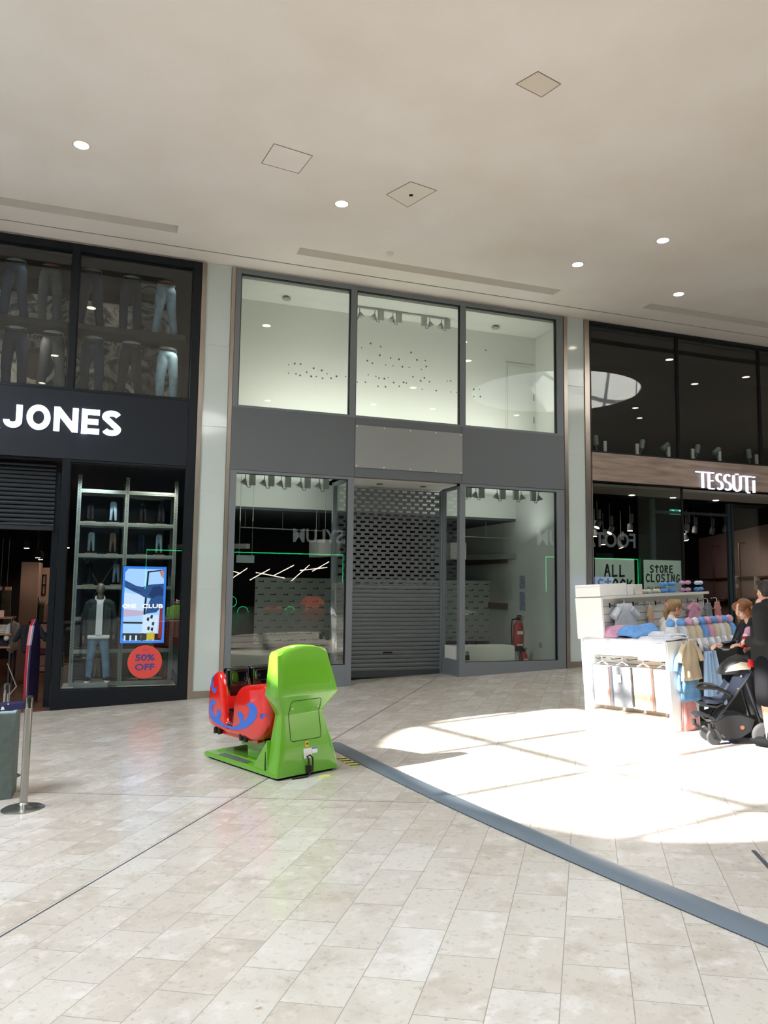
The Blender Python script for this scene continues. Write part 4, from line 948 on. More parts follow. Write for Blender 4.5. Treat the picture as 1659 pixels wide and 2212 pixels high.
# side column picture
for k in (0, 1):
    pq = PY(88+7*k, 1263, D+6.55); b = MB(); n = 4
    for x0, x1, z0, z1 in ((-.05, .05, .24, .26), (-.05, .05, -.26, -.24), (-.05, -.035, -.26, .26), (.035, .05, -.26, .26), (-.05, .05, -.01, .01)): b.box(pq.x+x0, pq.x+x1, D+6.57, D+6.599, pq.z+z0, pq.z+z1)
    meta(b.build('wall_frame', 'cavity'), '%s thin black figure-eight frame on the pale column in the menswear shop' % ('left', 'right')[k], 'frame')
def tshirt_prims(w=.24, L=.62, th=.05, sl=.2):
    return [('c', (-w*.55, 0, L*.9), (-w*.5, 0, .08), th*1.5, th*1.3), ('c', (w*.55, 0, L*.9), (w*.5, 0, .08), th*1.5, th*1.3), ('e', (0, 0, L*.5), (w*.8, th*1.2, L*.55)), ('c', (-w*.7, 0, L*.93), (-w-sl*.35, 0, L*.52), th*1.3, th*1.2), ('c', (w*.7, 0, L*.93), (w+sl*.35, 0, L*.52), th*1.3, th*1.2), ('c', (-w*.3, 0, L), (w*.3, 0, L), th, th)]
# clothes rail with hanging garments beside the column
def hanging_rail(px0, px1, py, y, n, lb, mats, H=1.05, drop=.9):
    a = PY(px0, py, y); c = PY(px1, py, y)
    T = thing('clothes_rail', lb, 'clothes rail', ((a.x+c.x)/2, y, FJ))
    b = MB(); b.tube([(a.x, y, FJ), (a.x, y, a.z), (c.x, y, a.z), (c.x, y, FJ)], .014, 8); b.build('frame', 'table_metal', T, world=True)
    for i in range(n):
        x = a.x+(c.x-a.x)*(i+.6)/n
        g = thing('hanging_garment', '%s garment on the %s, number %s along' % (mats[i % len(mats)][1], lb.split(',')[0], ('one', 'two', 'three', 'four', 'five', 'six', 'seven')[i]), 'garment', (x, y, a.z-.03), group='garments on the '+lb.split(',')[0])
        b = MB(); b.tube([(0, 0, .03), (0, 0, -.05), (0, -.2, -.12), (0, .2, -.12), (0, 0, -.05)], .006, 5); b.build('hanger', 'chrome', g)
        b = MB(); w = .02
        b.loft([[(-w*s, -yy, z), (-w*s*.4, 0, z), (-w*s, yy, z), (w*s, yy, z), (w*s*.4, 0, z), (w*s, -yy, z)] for s, yy, z in ((.5, .08, -.09), (1, .22, -.14), (1.2, .24, -.5), (1.6, .25, -drop))]); b.build('garment_body', mats[i % len(mats)][0], g, smooth=True)
hanging_rail(83, 112, 1290, D+4.6, 6, 'clothes rail beside the pale column, seen through the entrance', [('cloth_black', 'black'), ('cloth_olive', 'olive'), ('cloth_olive', 'olive'), ('cloth_white', 'off-white'), ('cloth_peach', 'peach'), ('cloth_white', 'off-white')])
hanging_rail(375, 398, 1288, D+3.8, 5, 'clothes rail behind the right end of the racking', [('cloth_peach', 'peach'), ('cloth_white', 'off-white')])
# shelving stand below it with folded stacks, and the display table at the far left
def stack(x, y, z, w, d, n, m, lb, grp=None):
    T = thing('folded_clothes', lb, 'folded clothes', (x, y, z), group=grp)
    for k in range(n):
        b = MB(); b.box(-w/2+.01*(k % 2), w/2-.008*((k+1) % 2), -d/2, d/2, k*.035+.001, k*.035+.034); b.build('folded_piece', m, T, bev=.012)
T = thing('shelf_unit', 'low dark shelf unit of folded clothes below the clothes rail in the entrance', 'shelf unit', (PY(98, 1440, D+3.9).x, D+3.9, FJ))
xc = T.location.x
for z in (.25, .62, .98):
    b = MB(); b.box(-.36, .36, -.2, .2, z, z+.02); b.build('shelf', 'cavity', T)
for sx in (-1, 1):
    for sy in (-1, 1): b = MB(); b.box(sx*.35-.012, sx*.35+.012, sy*.19-.012, sy*.19+.012, 0, 1.35); b.build('post', 'cavity', T)
b = MB(); b.box(-.12, .12, -.22, -.21, 1.12, 1.30); b.build('price_card', 'price_card', T)
b = MB(); b.box(-.36, .36, -.205, -.195, 1.30, 1.33); b.build('top_rail', 'cavity', T)
stack(xc-.12, D+3.9, FJ+.27, .34, .3, 3, 'cloth_peach', 'peach folded tops on the bottom shelf of the dark shelf unit')
stack(xc+.0, D+3.9, FJ+.64, .5, .3, 3, 'cloth_red', 'dark red folded tops on the middle shelf of the dark shelf unit')
stack(xc+.0, D+3.9, FJ+1.0, .6, .3, 3, 'cloth_navy', 'navy folded tops on the top shelf of the dark shelf unit')
a = PY(12, 1332, D+3.0)
T = thing('display_table', 'tall wooden display table with folded shirts at the left edge of the menswear entrance', 'table', (a.x, D+3.0, FJ)); h = a.z-FJ
for z in (h-.03, h-.36, h-.62): b = MB(); b.box(-.6, .17, -.35, .35, z, z+.03); b.build('shelf', 'table_wood', T)
for sx in (-.58, .15):
    for sy in (-.33, .33): b = MB(); b.box(sx-.015, sx+.015, sy-.015, sy+.015, 0, h-.02); b.build('leg', 'table_metal', T)
stack(a.x-.12, D+3.0, FJ+h-.33, .42, .4, 5, 'cloth_white', 'off-white folded shirts on the middle shelf of the tall table')
stack(a.x-.12, D+3.0, FJ+h-.59, .46, .4, 5, 'cloth_navy', 'dark striped folded shirts on the lower shelf of the tall table')
b = MB(); b.box(a.x-.22, a.x+.0, D+2.72, D+2.73, FJ+h+.001, FJ+h+.14); meta(b.build('price_card', 'price_card'), 'pink price card standing on the tall display table', 'price card')
# torso garment on a stand beside the table, coloured board at the entrance
def tee(x, y, z, s, m, lb, rz=0):
    T = thing('hanging_shirt', lb, 'shirt', (x, y, z), rotz=rz)
    o = blob('shirt_body', tshirt_prims(), MATS[m], T, voxel=0.018); T.scale = (s, s, s)
    b = MB(); b.tube([(0, 0, .6), (0, 0, .75), (.03, 0, .78), (.05, 0, .75)], .006, 6); b.build('hanger_hook', 'chrome', T); return T
q = PY(25, 1370, D+3.3); tee(q.x+.05, D+3.0, q.z-.35, .95, 'cloth_white', 'cream shirt hanging off the right end of the tall display table', 1.3)
q = PY(66, 1378, D+2.6); TT = tee(q.x, D+2.6, q.z-.32, .9, 'cloth_navy', 'purple-black t-shirt on a stand behind the red and navy board')
h_ = (q.z-.32-FJ)/.9; b = MB(); b.tube([(0, 0, .1), (0, 0, -h_)], .012, 8); b.tube([(0, 0, -h_), (0, 0, -h_+.02)], .14, 20); b.build('stand', 'table_metal', TT)
for k, px in enumerate((1, 15)):
    q = PY(px, 1275, D+5); T = thing('hanging_trousers', '%s pair of dark trousers hanging on the black wall at the far left' % ('left', 'right')[k], 'trousers', (q.x, D+5.0, q.z-1.0))
    b = MB(); b.loft([[(-.09, -.03, 1.0), (.09, -.03, 1.0), (.09, .03, 1.0), (-.09, .03, 1.0)], [(-.1, -.04, .5), (.1, -.04, .5), (.1, .04, .5), (-.1, .04, .5)], [(-.09, -.03, 0), (.09, -.03, 0), (.09, .03, 0), (-.09, .03, 0)]]); b.build('trouser_legs', ('cloth_navy', 'cloth_olive')[k], T)
    b = MB(); b.box(-.09, .09, -.035, .035, 1.0, 1.08); b.build('waistband_card', 'price_card', T)
    b = MB(); b.tube([(0, 0, 1.05), (0, 0, 2.2)], .008, 5); b.build('hook', 'chrome', T)
mat('board_red', '#a51f2c', 0.4); mat('board_navy', '#26204a', 0.4); mat('board_edge', '#b9a7b5', 0.4)
a = PF(66, 1525, 0); T = thing('advertising_board', 'narrow pointed red and navy upright board standing edge-on in the menswear entrance', 'board', (a.x, a.y, fz(a.x, a.y)+.0), rotz=radians(79))
hh = PY(71, 1340, a.y).z-a.z
def bd(y0, y1, m, nm):
    b = MB(); pts = [(-.30, 0), (.30, 0), (.32, .6), (.28, 1.1), (.16, hh*.93), (0, hh), (-.16, hh*.93), (-.28, 1.1), (-.32, .6)]
    b.prism(pts, lambda u, v: (u, y0, v+.02), lambda u, v: (u, y1, v+.02)); b.build(nm, m, T)
bd(.004, .05, 'board_red', 'front_panel'); bd(-.004, .004, 'board_edge', 'core'); bd(-.035, -.004, 'board_navy', 'back_panel')
b = MB(); b.box(-.3, .3, -.08, .1, 0, .02); b.build('base_plate', 'board_navy', T)
# ---- the mannequin in the left window: a man's form in dark jacket, white polo, jeans and slip-on shoes
def person_core(P, s=1.0):
    pass
mat('form_dark', '#5b5550', 0.45); mat('jacket_green', '#1d2b2c', 0.85, bump=.3, bs=18); mat('polo_white', '#c3c8cf', 0.8); mat('jeans_blue', '#5b7f9d', 0.8, var='#3d5c7a', vs=5, bump=.3, bs=20); mat('shoe_black', '#121517', 0.8, spec=.1); mat('sole_white', '#dcdedd', 0.6)
a = PY(208, 1478, D+.48); T = thing('mannequin', 'male mannequin in dark jacket, white polo shirt and blue jeans in the left window', 'mannequin', (a.x, D+.48, 0.20))
Hh = PY(218, 1259, D+.48).z-.20; s = Hh/1.85
body = [('e', (0, 0, 1.74), (.075, .095, .115)), ('c', (0, .005, 1.64), (0, .01, 1.52), .052, .058), ('e', (0, -.035, 1.70), (.055, .06, .07)), ('c', (0, -.1, 1.715), (0, -.085, 1.745), .012, .010), ('e', (-.076, .0, 1.73), (.012, .02, .03)), ('e', (.076, .0, 1.73), (.012, .02, .03)),
        ('c', (-.14, 0, 1.46), (.14, 0, 1.46), .075, .075), ('e', (0, 0, 1.3), (.17, .11, .22)), ('e', (0, 0, 1.02), (.155, .105, .13)), ('c', (-.2, 0, 1.44), (-.26, .01, 1.15), .05, .04), ('c', (-.26, .01, 1.15), (-.27, -.03, .90), .04, .028), ('c', (.2, 0, 1.44), (.26, .01, 1.15), .05, .04), ('c', (.26, .01, 1.15), (.27, -.03, .90), .04, .028),
        ('c', (-.09, 0, .95), (-.12, 0, .5), .09, .055), ('c', (-.12, 0, .5), (-.14, .01, .1), .055, .035), ('c', (.09, 0, .95), (.13, 0, .5), .09, .055), ('c', (.13, 0, .5), (.16, .01, .1), .055, .035)]
for sd in (-1, 1):
    body.append(('e', (sd*.272, -.045, .83), (.022, .04, .055)))
    for f in range(4): body.append(('c', (sd*.272, -.075+.02*f, .80), (sd*.268, -.085+.022*f, .745), .0095, .0075)); body.append(('c', (sd*.268, -.085+.022*f, .745), (sd*.262, -.08+.022*f, .715), .008, .0065))
    body.append(('c', (sd*.262, -.08, .845), (sd*.25, -.105, .79), .011, .008))
o = blob('body', body, MATS['form_dark'], T, voxel=.0075, smooth=2)
o = blob('jacket', [('c', (-.15, 0, 1.46), (.15, 0, 1.46), .085, .085), ('e', (-.1, 0, 1.2), (.125, .13, .33)), ('e', (.1, 0, 1.2), (.125, .13, .33)), ('b', (-.2, -.07, -.11, .12, .88, 1.35)), ('b', (.07, .2, -.11, .12, .88, 1.35)), ('c', (-.205, 0, 1.44), (-.27, .01, 1.15), .068, .06), ('c', (-.27, .01, 1.15), (-.28, -.03, .92), .06, .048), ('c', (.205, 0, 1.44), (.27, .01, 1.15), .068, .06), ('c', (.27, .01, 1.15), (.28, -.03, .92), .06, .048), ('b', (-.19, .19, .0, .13, .88, 1.45))], MATS['jacket_green'], T, voxel=.012)
b = MB(); b.box(-.06, .06, -.165, -.02, .86, 1.47); b.build('polo_placket', 'polo_white', T, bev=.015)
b = MB(); b.box(-.20, .20, -.155, .14, .80, .875); b.build('polo_hem', 'polo_white', T, bev=.03)
b = MB(); b.loft([[(r*cos(q)*1.0, r*sin(q)*1.05, z+(.05 if sin(q) > 0 else -.03*abs(sin(q)))) for q in [2*pi*k/16 for k in range(16)]] for r, z in ((.10, 1.50), (.085, 1.555), (.07, 1.56), (.075, 1.50))], caps=False); b.build('polo_collar', 'polo_white', T, smooth=True)
b = MB()
for k in range(3): b.ball((0, -.163, 1.40-k*.06), .006, n=5)
b.build('buttons', 'shoe_black', T)
blob('jeans', [('e', (0, 0, .86), (.175, .125, .12)), ('c', (-.09, 0, .80), (-.125, -.01, .48), .10, .075), ('c', (-.125, -.01, .48), (-.145, .01, .10), .075, .06), ('c', (.09, 0, .80), (.135, -.01, .48), .10, .075), ('c', (.135, -.01, .48), (.165, .01, .10), .075, .06)], MATS['jeans_blue'], T, voxel=.012)
for sd, x in ((-1, -.15), (1, .17)):
    o = blob('shoe', [('e', (x+sd*.02, -.05, .05), (.05, .13, .045)), ('e', (x, .04, .06), (.045, .06, .06)), ('e', (x+sd*.03, -.11, .04), (.048, .06, .035))], MATS['shoe_black'], T, voxel=.01)
    b = MB(); b.loft([[(x+sd*.02+.055*cos(q), -.05+.145*sin(q), z) for q in [2*pi*k/20 for k in range(20)]] for z in (.0, .028)]); b.build('sole', 'sole_white', o)
T.scale = (s, s, s)
# ------------------------------------------------------------------ the right-hand clothing shop
TX0, TX1 = 10.24, 17.5
window(9, 'black_frame', [(TX0, TX0+.03, Y0, Y1, 5.12, 8.16), (TX0, TX1, Y0, Y1, 8.12, 8.2), (TX0, TX1, Y0, Y1, 5.10, 5.14)], [(TX0+.03, 12.75, 5.14, 8.12), (12.765, 15.30, 5.14, 8.12), (15.315, TX1, 5.14, 8.12)], (13, D, 5.12), seal='cavity')
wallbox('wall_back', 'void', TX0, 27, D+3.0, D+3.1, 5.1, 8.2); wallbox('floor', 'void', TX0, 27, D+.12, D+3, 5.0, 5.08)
t = thing('fascia', 'grey-brown wood-effect fascia of the right-hand shop carrying thin white letters', 'fascia', (13.8, D-.06, 4.46))
b = MB(); b.box(TX0+.01, TX1, Y0-.03, Y1, 4.46, 5.105); b.build('fascia_panel', 'timber', t, world=True)
mat('letter_white', '#eef0ff', 0.4, emit='#dfe4ff', es=1.1); mat('letter_side', '#9aa0d0', 0.4, emit='#8f98e8', es=.8)
T = thing('shop_sign', 'thin white halo-lit letters reading TESSUTI on the wood-effect fascia', 'shop sign', (14.2, D-.1, 4.45))
wds = [(1503, 1535, 'T'), (1527, 1546, 'E'), (1547, 1564, 'S'), (1564, 1582, 'S'), (1583, 1604, 'U'), (1604, 1625, 'T'), (1625, 1634, 'I')]
def bar2(pts, w, y0, y1, nm, m):
    b = MB()
    for (x0, z0), (x1, z1) in zip(pts, pts[1:]): b.bar((x0, (y0+y1)/2, z0), (x1, (y0+y1)/2, z1), abs(y1-y0), w, up=(0, 0, 1) if abs(x1-x0) > abs(z1-z0) else (1, 0, 0))
    return b.build(nm, m, T, world=True)
for i, (a_, c_, ch) in enumerate(wds):
    xm = (a_+c_)/2; yt = 1018+(xm-1503)*.10; yb = 1052+(xm-1503)*.095; yq = D-.14
    x0, x1 = PY(a_+1.2, yt, yq).x, PY(c_-1.2, yt, yq).x; z1, z0 = PY(xm, yt, yq).z, PY(xm, yb, yq).z
    h = z1-z0; y0, y1 = yq, yq+.05; w = .046
    arc = lambda cx, cz, rx, rz, a, c, n=7: [(cx+rx*cos(radians(a+(c-a)*k/n)), cz+rz*sin(radians(a+(c-a)*k/n))) for k in range(n+1)]
    mx = (x0+x1)/2; r = (x1-x0)/2-.02
    if ch == 'T': S = [[(x0, z1), (x1, z1)], [(mx, z1), (mx, z0)]]
    elif ch == 'E': S = [[(x1-.02, z1), (x0+.06, z1), (x0+.06, z0), (x1-.02, z0)], [(x0+.06, (z0+z1)/2), (x1-.05, (z0+z1)/2)]]
    elif ch == 'S': S = [arc(mx, z1-h*.25, r, h*.25, 40, 250)+arc(mx, z0+h*.25, r, h*.25, 70, -140)]
    elif ch == 'U': S = [[(x0+.03, z1)]+arc(mx, z0+h*.3, (x1-x0)/2-.03, h*.3, 180, 360)+[(x1-.03, z1)], [(mx-.04, z1+.03), (mx+.04, z1+.03)]]
    else: S = [[(mx, z1-.08), (mx, z0)], [(mx-.04, z1), (mx+.04, z1)]]
    b = MB()
    for pts in S:
        for p, q in zip(pts, pts[1:]):
            ww = w if abs(p[0]-q[0]) < abs(p[1]-q[1]) else .026
            b.bar((p[0], (y0+y1)/2, p[1]), (q[0], (y0+y1)/2, q[1]), .05, ww, up=(0, 0, 1) if abs(p[0]-q[0]) > .001 else (1, 0, 0)) if False else b.loft([[(p[0]+dx, yy, p[1]+dz) for dx, dz, yy in ((nx, nz, y0), (-nx, -nz, y0), (-nx, -nz, y1), (nx, nz, y1))] if e == 0 else [(q[0]+dx, yy, q[1]+dz) for dx, dz, yy in ((nx, nz, y0), (-nx, -nz, y0), (-nx, -nz, y1), (nx, nz, y1))] for e in (0, 1) for nx, nz in [((q[1]-p[1])/max(sqrt((q[0]-p[0])**2+(q[1]-p[1])**2), 1e-6)*ww/2, -(q[0]-p[0])/max(sqrt((q[0]-p[0])**2+(q[1]-p[1])**2), 1e-6)*ww/2)]])
    b.build('letter_'+ch.lower(), 'letter_white', T, world=True)
# ledge spotlights above the fascia
mat('spot_grey', '#6a7373', 0.5)
for k, (px, kind) in enumerate(((1292, 0), (1377, 1), (1445, 2), (1497, 1), (1555, 2), (1622, 0))):
    yb = 974+(px-1273)*.0745; p = PY(px, yb, D+.35)
    T = thing('ledge_spotlight', 'small grey spotlight on the ledge above the wood-effect fascia, %s from the left' % ('first', 'second', 'third', 'fourth', 'fifth', 'sixth')[k], 'spotlight', (p.x, D+.35, 5.08), group='spotlights on the ledge of the right-hand shop')
    b = MB(); b.box(-.05+.2*(kind == 0), .03+.2*(kind == 0), -.02, .02, 0, .40); b.build('driver_box', 'off_white', T)
    b = MB(); an = (-.1, .25, .9)[kind]; dx = (-.06, .14, -.1)[kind]; b.lathe([(.05, -.12), (.062, -.11), (.06, .10), (.04, .12)], 16, M=Matrix.Translation((dx, 0, .40)) @ Matrix.Rotation(an, 4, 'Y')); b.build('lamp_head', 'spot_grey', T, smooth=True)
    b = MB(); b.tube([(0, 0, .02), (dx, 0, .3)], .012, 6); b.build('stem', 'spot_grey', T)
# entrance glazing
mat('teal_frame', '#26333a', 0.4); mat('soffit', '#8d8a84', 0.7)
xg = PY(1475, 1150, D+.03).x
window(10, 'steel', [(TX0, TX0+.035, Y0, Y1, -.2, 4.46)], [(TX0+.04, xg, 0.35, 4.46)], (11.4, D, .3), seal='cavity')
yb2 = D+1.3
x1, x2 = PY(1410, 1150, yb2).x, PY(1579, 1200, yb2).x
t = thing('door_2', kind='structure', loc=((x1+x2)/2, yb2, .3))
b = MB(); b.box(x1-.06, x1+.06, yb2-.04, yb2+.04, -.2, 4.3); b.box(x2-.10, x2-.01, yb2-.04, yb2+.04, -.2, 4.3); b.box(x2+.02, x2+.08, yb2-.04, yb2+.04, -.2, 4.3); b.box(x1, x2, yb2-.03, yb2+.03, 3.95, 4.02); b.build('door_frame', 'teal_frame', t, world=True)
b = MB(); b.box(x2+.08, TX1, yb2, yb2+.01, .3, 4.3); b.build('pane', 'clear_glass', t, world=True)
wallbox('ceiling', 'soffit', TX0, TX1, D+.1, D+1.35, 4.36, 4.42)
for k, (px, py) in enumerate(((1318, 1077), (1405, 1082), (1475, 1090))):
    v = ray(px, py); P = CAMP+v*((4.36-CAMP.z)/v.z)
    T = thing('soffit_downlight', 'warm glowing downlight under the wood-effect fascia, %s of three' % ('left', 'middle', 'right')[k], 'ceiling light', (P.x, min(max(P.y, D+.3), D+1.2), 4.36), group='downlights under the wood-effect fascia')
    b = MB(); b.lathe([(.07, -.008), (.10, -.004), (.10, 0), (.06, 0)], 20); b.build('trim_ring', 'lamp_trim', T, smooth=True)
    b = MB(); b.lathe([(.07, -.012), (.07, -.008)], 20); b.build('lens', 'lamp_glow', T)
# interior
mat('tess_wall', '#9b837b', 0.8); mat('tess_rail', '#6a4a3c', 0.35, .5); mat('tess_floor', '#5e5550', 0.35)
v = ray(1659, 1132); A_ = CAMP+v*((4.22-CAMP.z)/v.z); v = ray(1372, 1192); B_ = CAMP+v*((4.22-CAMP.z)/v.z)
dd = (B_-A_).normalized(); A2 = A_-dd*min(5.0, (A_.y-D-.3)/dd.y); nn = Vector((dd.y, -dd.x, 0))
b = MB(); b.loft([[A2+nn*0, A2+nn*.1, A2+nn*.1-Vector((0, 0, 4.1)), A2-Vector((0, 0, 4.1))], [B_, B_+nn*.1, B_+nn*.1-Vector((0, 0, 4.1)), B_-Vector((0, 0, 4.1))]]); struct(b.build('wall_right', 'tess_wall'))
wallbox('floor', 'tess_floor', TX0, 27, D+.0, D+12, -.3, .38)
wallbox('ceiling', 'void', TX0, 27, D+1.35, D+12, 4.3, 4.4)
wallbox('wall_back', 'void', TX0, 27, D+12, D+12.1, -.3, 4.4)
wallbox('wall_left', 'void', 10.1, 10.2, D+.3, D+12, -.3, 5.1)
def onwall(px, py, off=.05):
    N_ = nn; v = ray(px, py); t_ = ((A_-N_*off-CAMP).dot(N_))/v.dot(N_); return CAMP+v*t_
sgn = 1
if (onwall(1600, 1200, .3)-CAMP).length > (onwall(1600, 1200, 0)-CAMP).length: sgn = -1
T = thing('wall_rails', 'tall bronze wall rails with short arms along the pinkish wall of the right-hand shop', 'wall rails', onwall(1540, 1300, sgn*.05))
for px, py in ((1487, 1184), (1540, 1178), (1595, 1172), (1439, 1187), (1396, 1192)):
    p = onwall(px, py, sgn*.06); q = p.copy(); q.z = .4; e = onwall(px+14, py+1, sgn*.06)
    b = MB(); b.tube([tuple(q), tuple(p), tuple(e)], .035, 6); b.build('rail_post', 'tess_rail', T, world=True)
p = onwall(1400, 1256, sgn*.12); q = onwall(1658, 1246, sgn*.12); b = MB(); b.tube([tuple(p), tuple(q)], .04, 6); b.build('cross_rail', 'tess_rail', T, world=True)
p = onwall(1400, 1300, sgn*.2); q = onwall(1658, 1292, sgn*.2); b = MB(); b.bar(tuple(p), tuple(q), .3, .05); b.build('wall_shelf', 'tess_rail', T, world=True)
mat('tess_sign', '#c2b3ac', 0.6)
for k, (px, py) in enumerate(((1590, 1254), (1636, 1256))):
    p = onwall(px, py, sgn*.16); T = thing('sale_card', '%s small pale price card reading 30%% hanging from the bronze cross rail' % ('left', 'right')[k], 'price card', p)
    b = MB(); b.box(-.12, .12, -.005, .005, -.28, .17); b.build('card', 'tess_sign', T)
    text_fit('30%', -.09, .09, -.12, .03, -.008, 'cavity', 'card_text', T, depth=0, bold=.02, world=False)
for k, (px, m) in enumerate(((1512, 'cloth_black'), (1535, 'cloth_white'), (1558, 'cloth_peach'), (1605, 'cloth_white'))):
    p = onwall(px, 1296, sgn*.25); p.z = onwall(px, 1300, sgn*.2).z+.03
    T = thing('display_shoe', '%s shoe on the wall shelf of the right-hand shop, %s from the left' % ({'cloth_black': 'black', 'cloth_white': 'pale', 'cloth_peach': 'pink'}[m], ('first', 'second', 'third', 'fourth')[k]), 'shoe', p, group='shoes on the wall shelf')
    o = blob('upper', [('e', (0, 0, .05), (.14, .05, .045)), ('e', (.06, 0, .08), (.07, .045, .07))], MATS[m], T, voxel=.015)
    b = MB(); b.loft([[(.15*cos(q), .055*sin(q), z) for q in [2*pi*i/16 for i in range(16)]] for z in (0, .025)]); b.build('sole', 'sole_white', T)
# track spots
for k, (px, py, y, an, on) in enumerate(((1290, 1138, D+2.2, .5, 1), (1317, 1150, D+2.6, .6, 1), (1361, 1145, D+2.8, 0, 1), (1284, 1157, D+4, 0, 1), (1303, 1175, D+5, 0, 1), (1341, 1181, D+4.2, -.5, 1), (1482, 1165, D+3.4, -.4, 1), (1484, 1145, D+3, 0, 0), (1500, 1150, D+3.3, .2, 0), (1537, 1152, D+3.2, .3, 0), (1565, 1148, D+3.2, .3, 0))):
    p = PY(px, py, y); T = thing('track_spotlight', '%s track spotlight inside the right-hand shop, number %s from the left' % ('glowing' if on else 'unlit grey', ('three', 'five', 'six', 'one', 'two', 'four', 'seven', 'eight', 'nine', 'ten', 'eleven')[k]), 'spotlight', p, group='spotlights inside the right-hand shop')
    R_ = Matrix.Rotation(an, 4, 'Y')
    b = MB(); b.lathe([(.07, -.02), (.075, .0), (.07, .16), (.03, .19)], 16, M=R_); b.build('lamp_head', 'spot_grey', T, smooth=True)
    if on: b = MB(); b.lathe([(.064, -.026), (.064, -.021)], 16, M=R_); b.build('lens', 'warm_glow', T)
    b = MB(); b.tube([(0, 0, .15), (0, 0, 4.31-p.z)], .012, 6); b.box(.03, .10, -.03, .03, .2, .45); b.build('mount', 'spot_grey', T)
for x, y, e in ((12.5, D+3, 70), (15.0, D+3.5, 120), (17.5, D+1.8, 160), (17.5, D+5.5, 200), (21, D+3.5, 160)): lamp('shop_light', 'SPOT', (x, y, 4.1), e, (1, .85, .76), size=.15, direction=(.5, .5, -1), spot=130)  # spots without fittings, some added to brighten the pinkish wall
# exit sign
mat('exit_green', '#1c8a72', 0.5, emit='#1fa487', es=.7); mat('exit_white', '#e6fff8', 0.5, emit='#d8fff2', es=1.0)
p = PY(1459, 1106, D+2.4); T = thing('exit_sign', 'green emergency exit sign hanging inside the right-hand shop', 'exit sign', p)
b = MB(); b.box(-.18, .18, -.02, .02, -.07, .07); b.build('sign_box', 'exit_green', T)
for lp in ([(-.14, .04), (-.10, .04), (-.05, -.01), (-.02, .0), (-.02, .02), (-.06, .02), (-.08, .05), (-.14, .05)], [(-.08, .0), (-.05, -.05), (-.07, -.05), (-.12, .0)], [(.02, .02), (.05, .02), (.05, -.01), (.07, -.01), (.035, -.05), (.0, -.01), (.02, -.01)], [(.10, -.05), (.16, -.05), (.16, .05), (.10, .05)]):
    b = MB(); b.prism(lp, lambda u, v: (u, -.024, v), lambda u, v: (u, -.021, v)); b.build('pictogram', 'exit_white', T)
b = MB(); b.tube([(0, 0, .06), (0, 0, 4.31-p.z)], .01, 6); b.build('hanger', 'cavity', T)
# hand-lettered posters
mat('poster_paper', '#b9cdc2', 0.6); mat('marker_black', '#10121c', 0.6)
ST = {'A': [[(0, 0), (.4, 1.02), (.5, .98), (.85, 0)], [(.12, .38), (.75, .42)]], 'L': [[(.1, 1), (.08, .02), (.8, .06)]], 'S': [[(.85, .92), (.45, 1), (.1, .8), (.25, .56), (.7, .44), (.8, .2), (.45, 0), (.05, .08)]],
      'T': [[(.0, .78), (.95, .82)], [(.5, 1.05), (.45, 0)]], 'O': [[(.5, 1), (.15, .8), (.08, .35), (.35, .02), (.75, .1), (.9, .55), (.75, .92), (.5, 1)]], 'C': [[(.9, .85), (.5, 1), (.12, .7), (.1, .25), (.45, 0), (.9, .12)]],
      'K': [[(.1, 1), (.08, 0)], [(.85, .95), (.12, .42), (.9, .0)]], 'R': [[(.1, 0), (.12, 1), (.7, .9), (.72, .62), (.15, .48), (.8, 0)]], 'E': [[(.8, 1), (.1, .95), (.1, .05), (.85, .02)], [(.1, .5), (.7, .55)]],
      'I': [[(.5, 1), (.48, 0)], [(.2, 1), (.8, 1)], [(.2, 0), (.8, 0)]], 'N': [[(.08, 0), (.12, 1), (.75, .05), (.8, 1)]], 'G': [[(.85, .9), (.45, 1), (.1, .6), (.2, .08), (.7, .02), (.85, .42), (.5, .42)]]}
def hand(txt, x0, x1, z0, z1, y, w, T):
    n = len(txt.replace(' ', '')) + .5*txt.count(' '); cw = (x1-x0)/n; x = x0
    for ch in txt:
        if ch == ' ': x += cw*.5; continue
        b = MB()
        for pl in ST[ch]:
            P = [(x+u*cw*.78, z0+v*(z1-z0)) for u, v in pl]
            for p, q in zip(P, P[1:]):
                d = Vector((q[0]-p[0], 0, q[1]-p[1])); d.normalize(); nx, nz = d.z*w/2, -d.x*w/2; e = d*w*.3
                b.poly([(p[0]+nx-e.x, y, p[1]+nz-e.z), (p[0]-nx-e.x, y, p[1]-nz-e.z), (q[0]-nx+e.x, y, q[1]-nz+e.z), (q[0]+nx+e.x, y, q[1]+nz+e.z)])
        b.build('handwritten_'+ch.lower(), 'marker_black', T, world=True); x += cw
yp = D+.10
def poster(px0, px1, pyt, lb, lines):
    a = PY(px0, pyt, yp); c = PY(px1, pyt+5, yp); zt = a.z; zb = PY(px0, 1310, yp).z
    T = thing('poster', lb, 'poster', ((a.x+c.x)/2, yp, zb)); b = MB(); b.box(a.x, c.x, yp, yp+.004, zb, zt); b.build('paper', 'poster_paper', T, world=True)
    for txt, q0, q1, t0, t1, w in lines: hand(txt, PY(q0, t0, yp).x, PY(q1, t0, yp).x, PY((q0+q1)/2, t1, yp).z, PY((q0+q1)/2, t0, yp).z, yp-.003, w, T)
poster(1285, 1370, 1205, 'white poster hand-lettered ALL STOCK inside the right-hand shop window, above the kiosk boxes', [('ALL', 1306, 1354, 1221, 1245, .045), ('STOCK', 1291, 1370, 1252, 1276, .045)])
poster(1390, 1471, 1209, 'white poster hand-lettered STORE CLOSING inside the right-hand shop window', [('STORE', 1404, 1456, 1222, 1237, .035), ('CLOSING', 1395, 1471, 1241, 1257, .035), ('ALL STOCK', 1398, 1440, 1268, 1276, .014)])
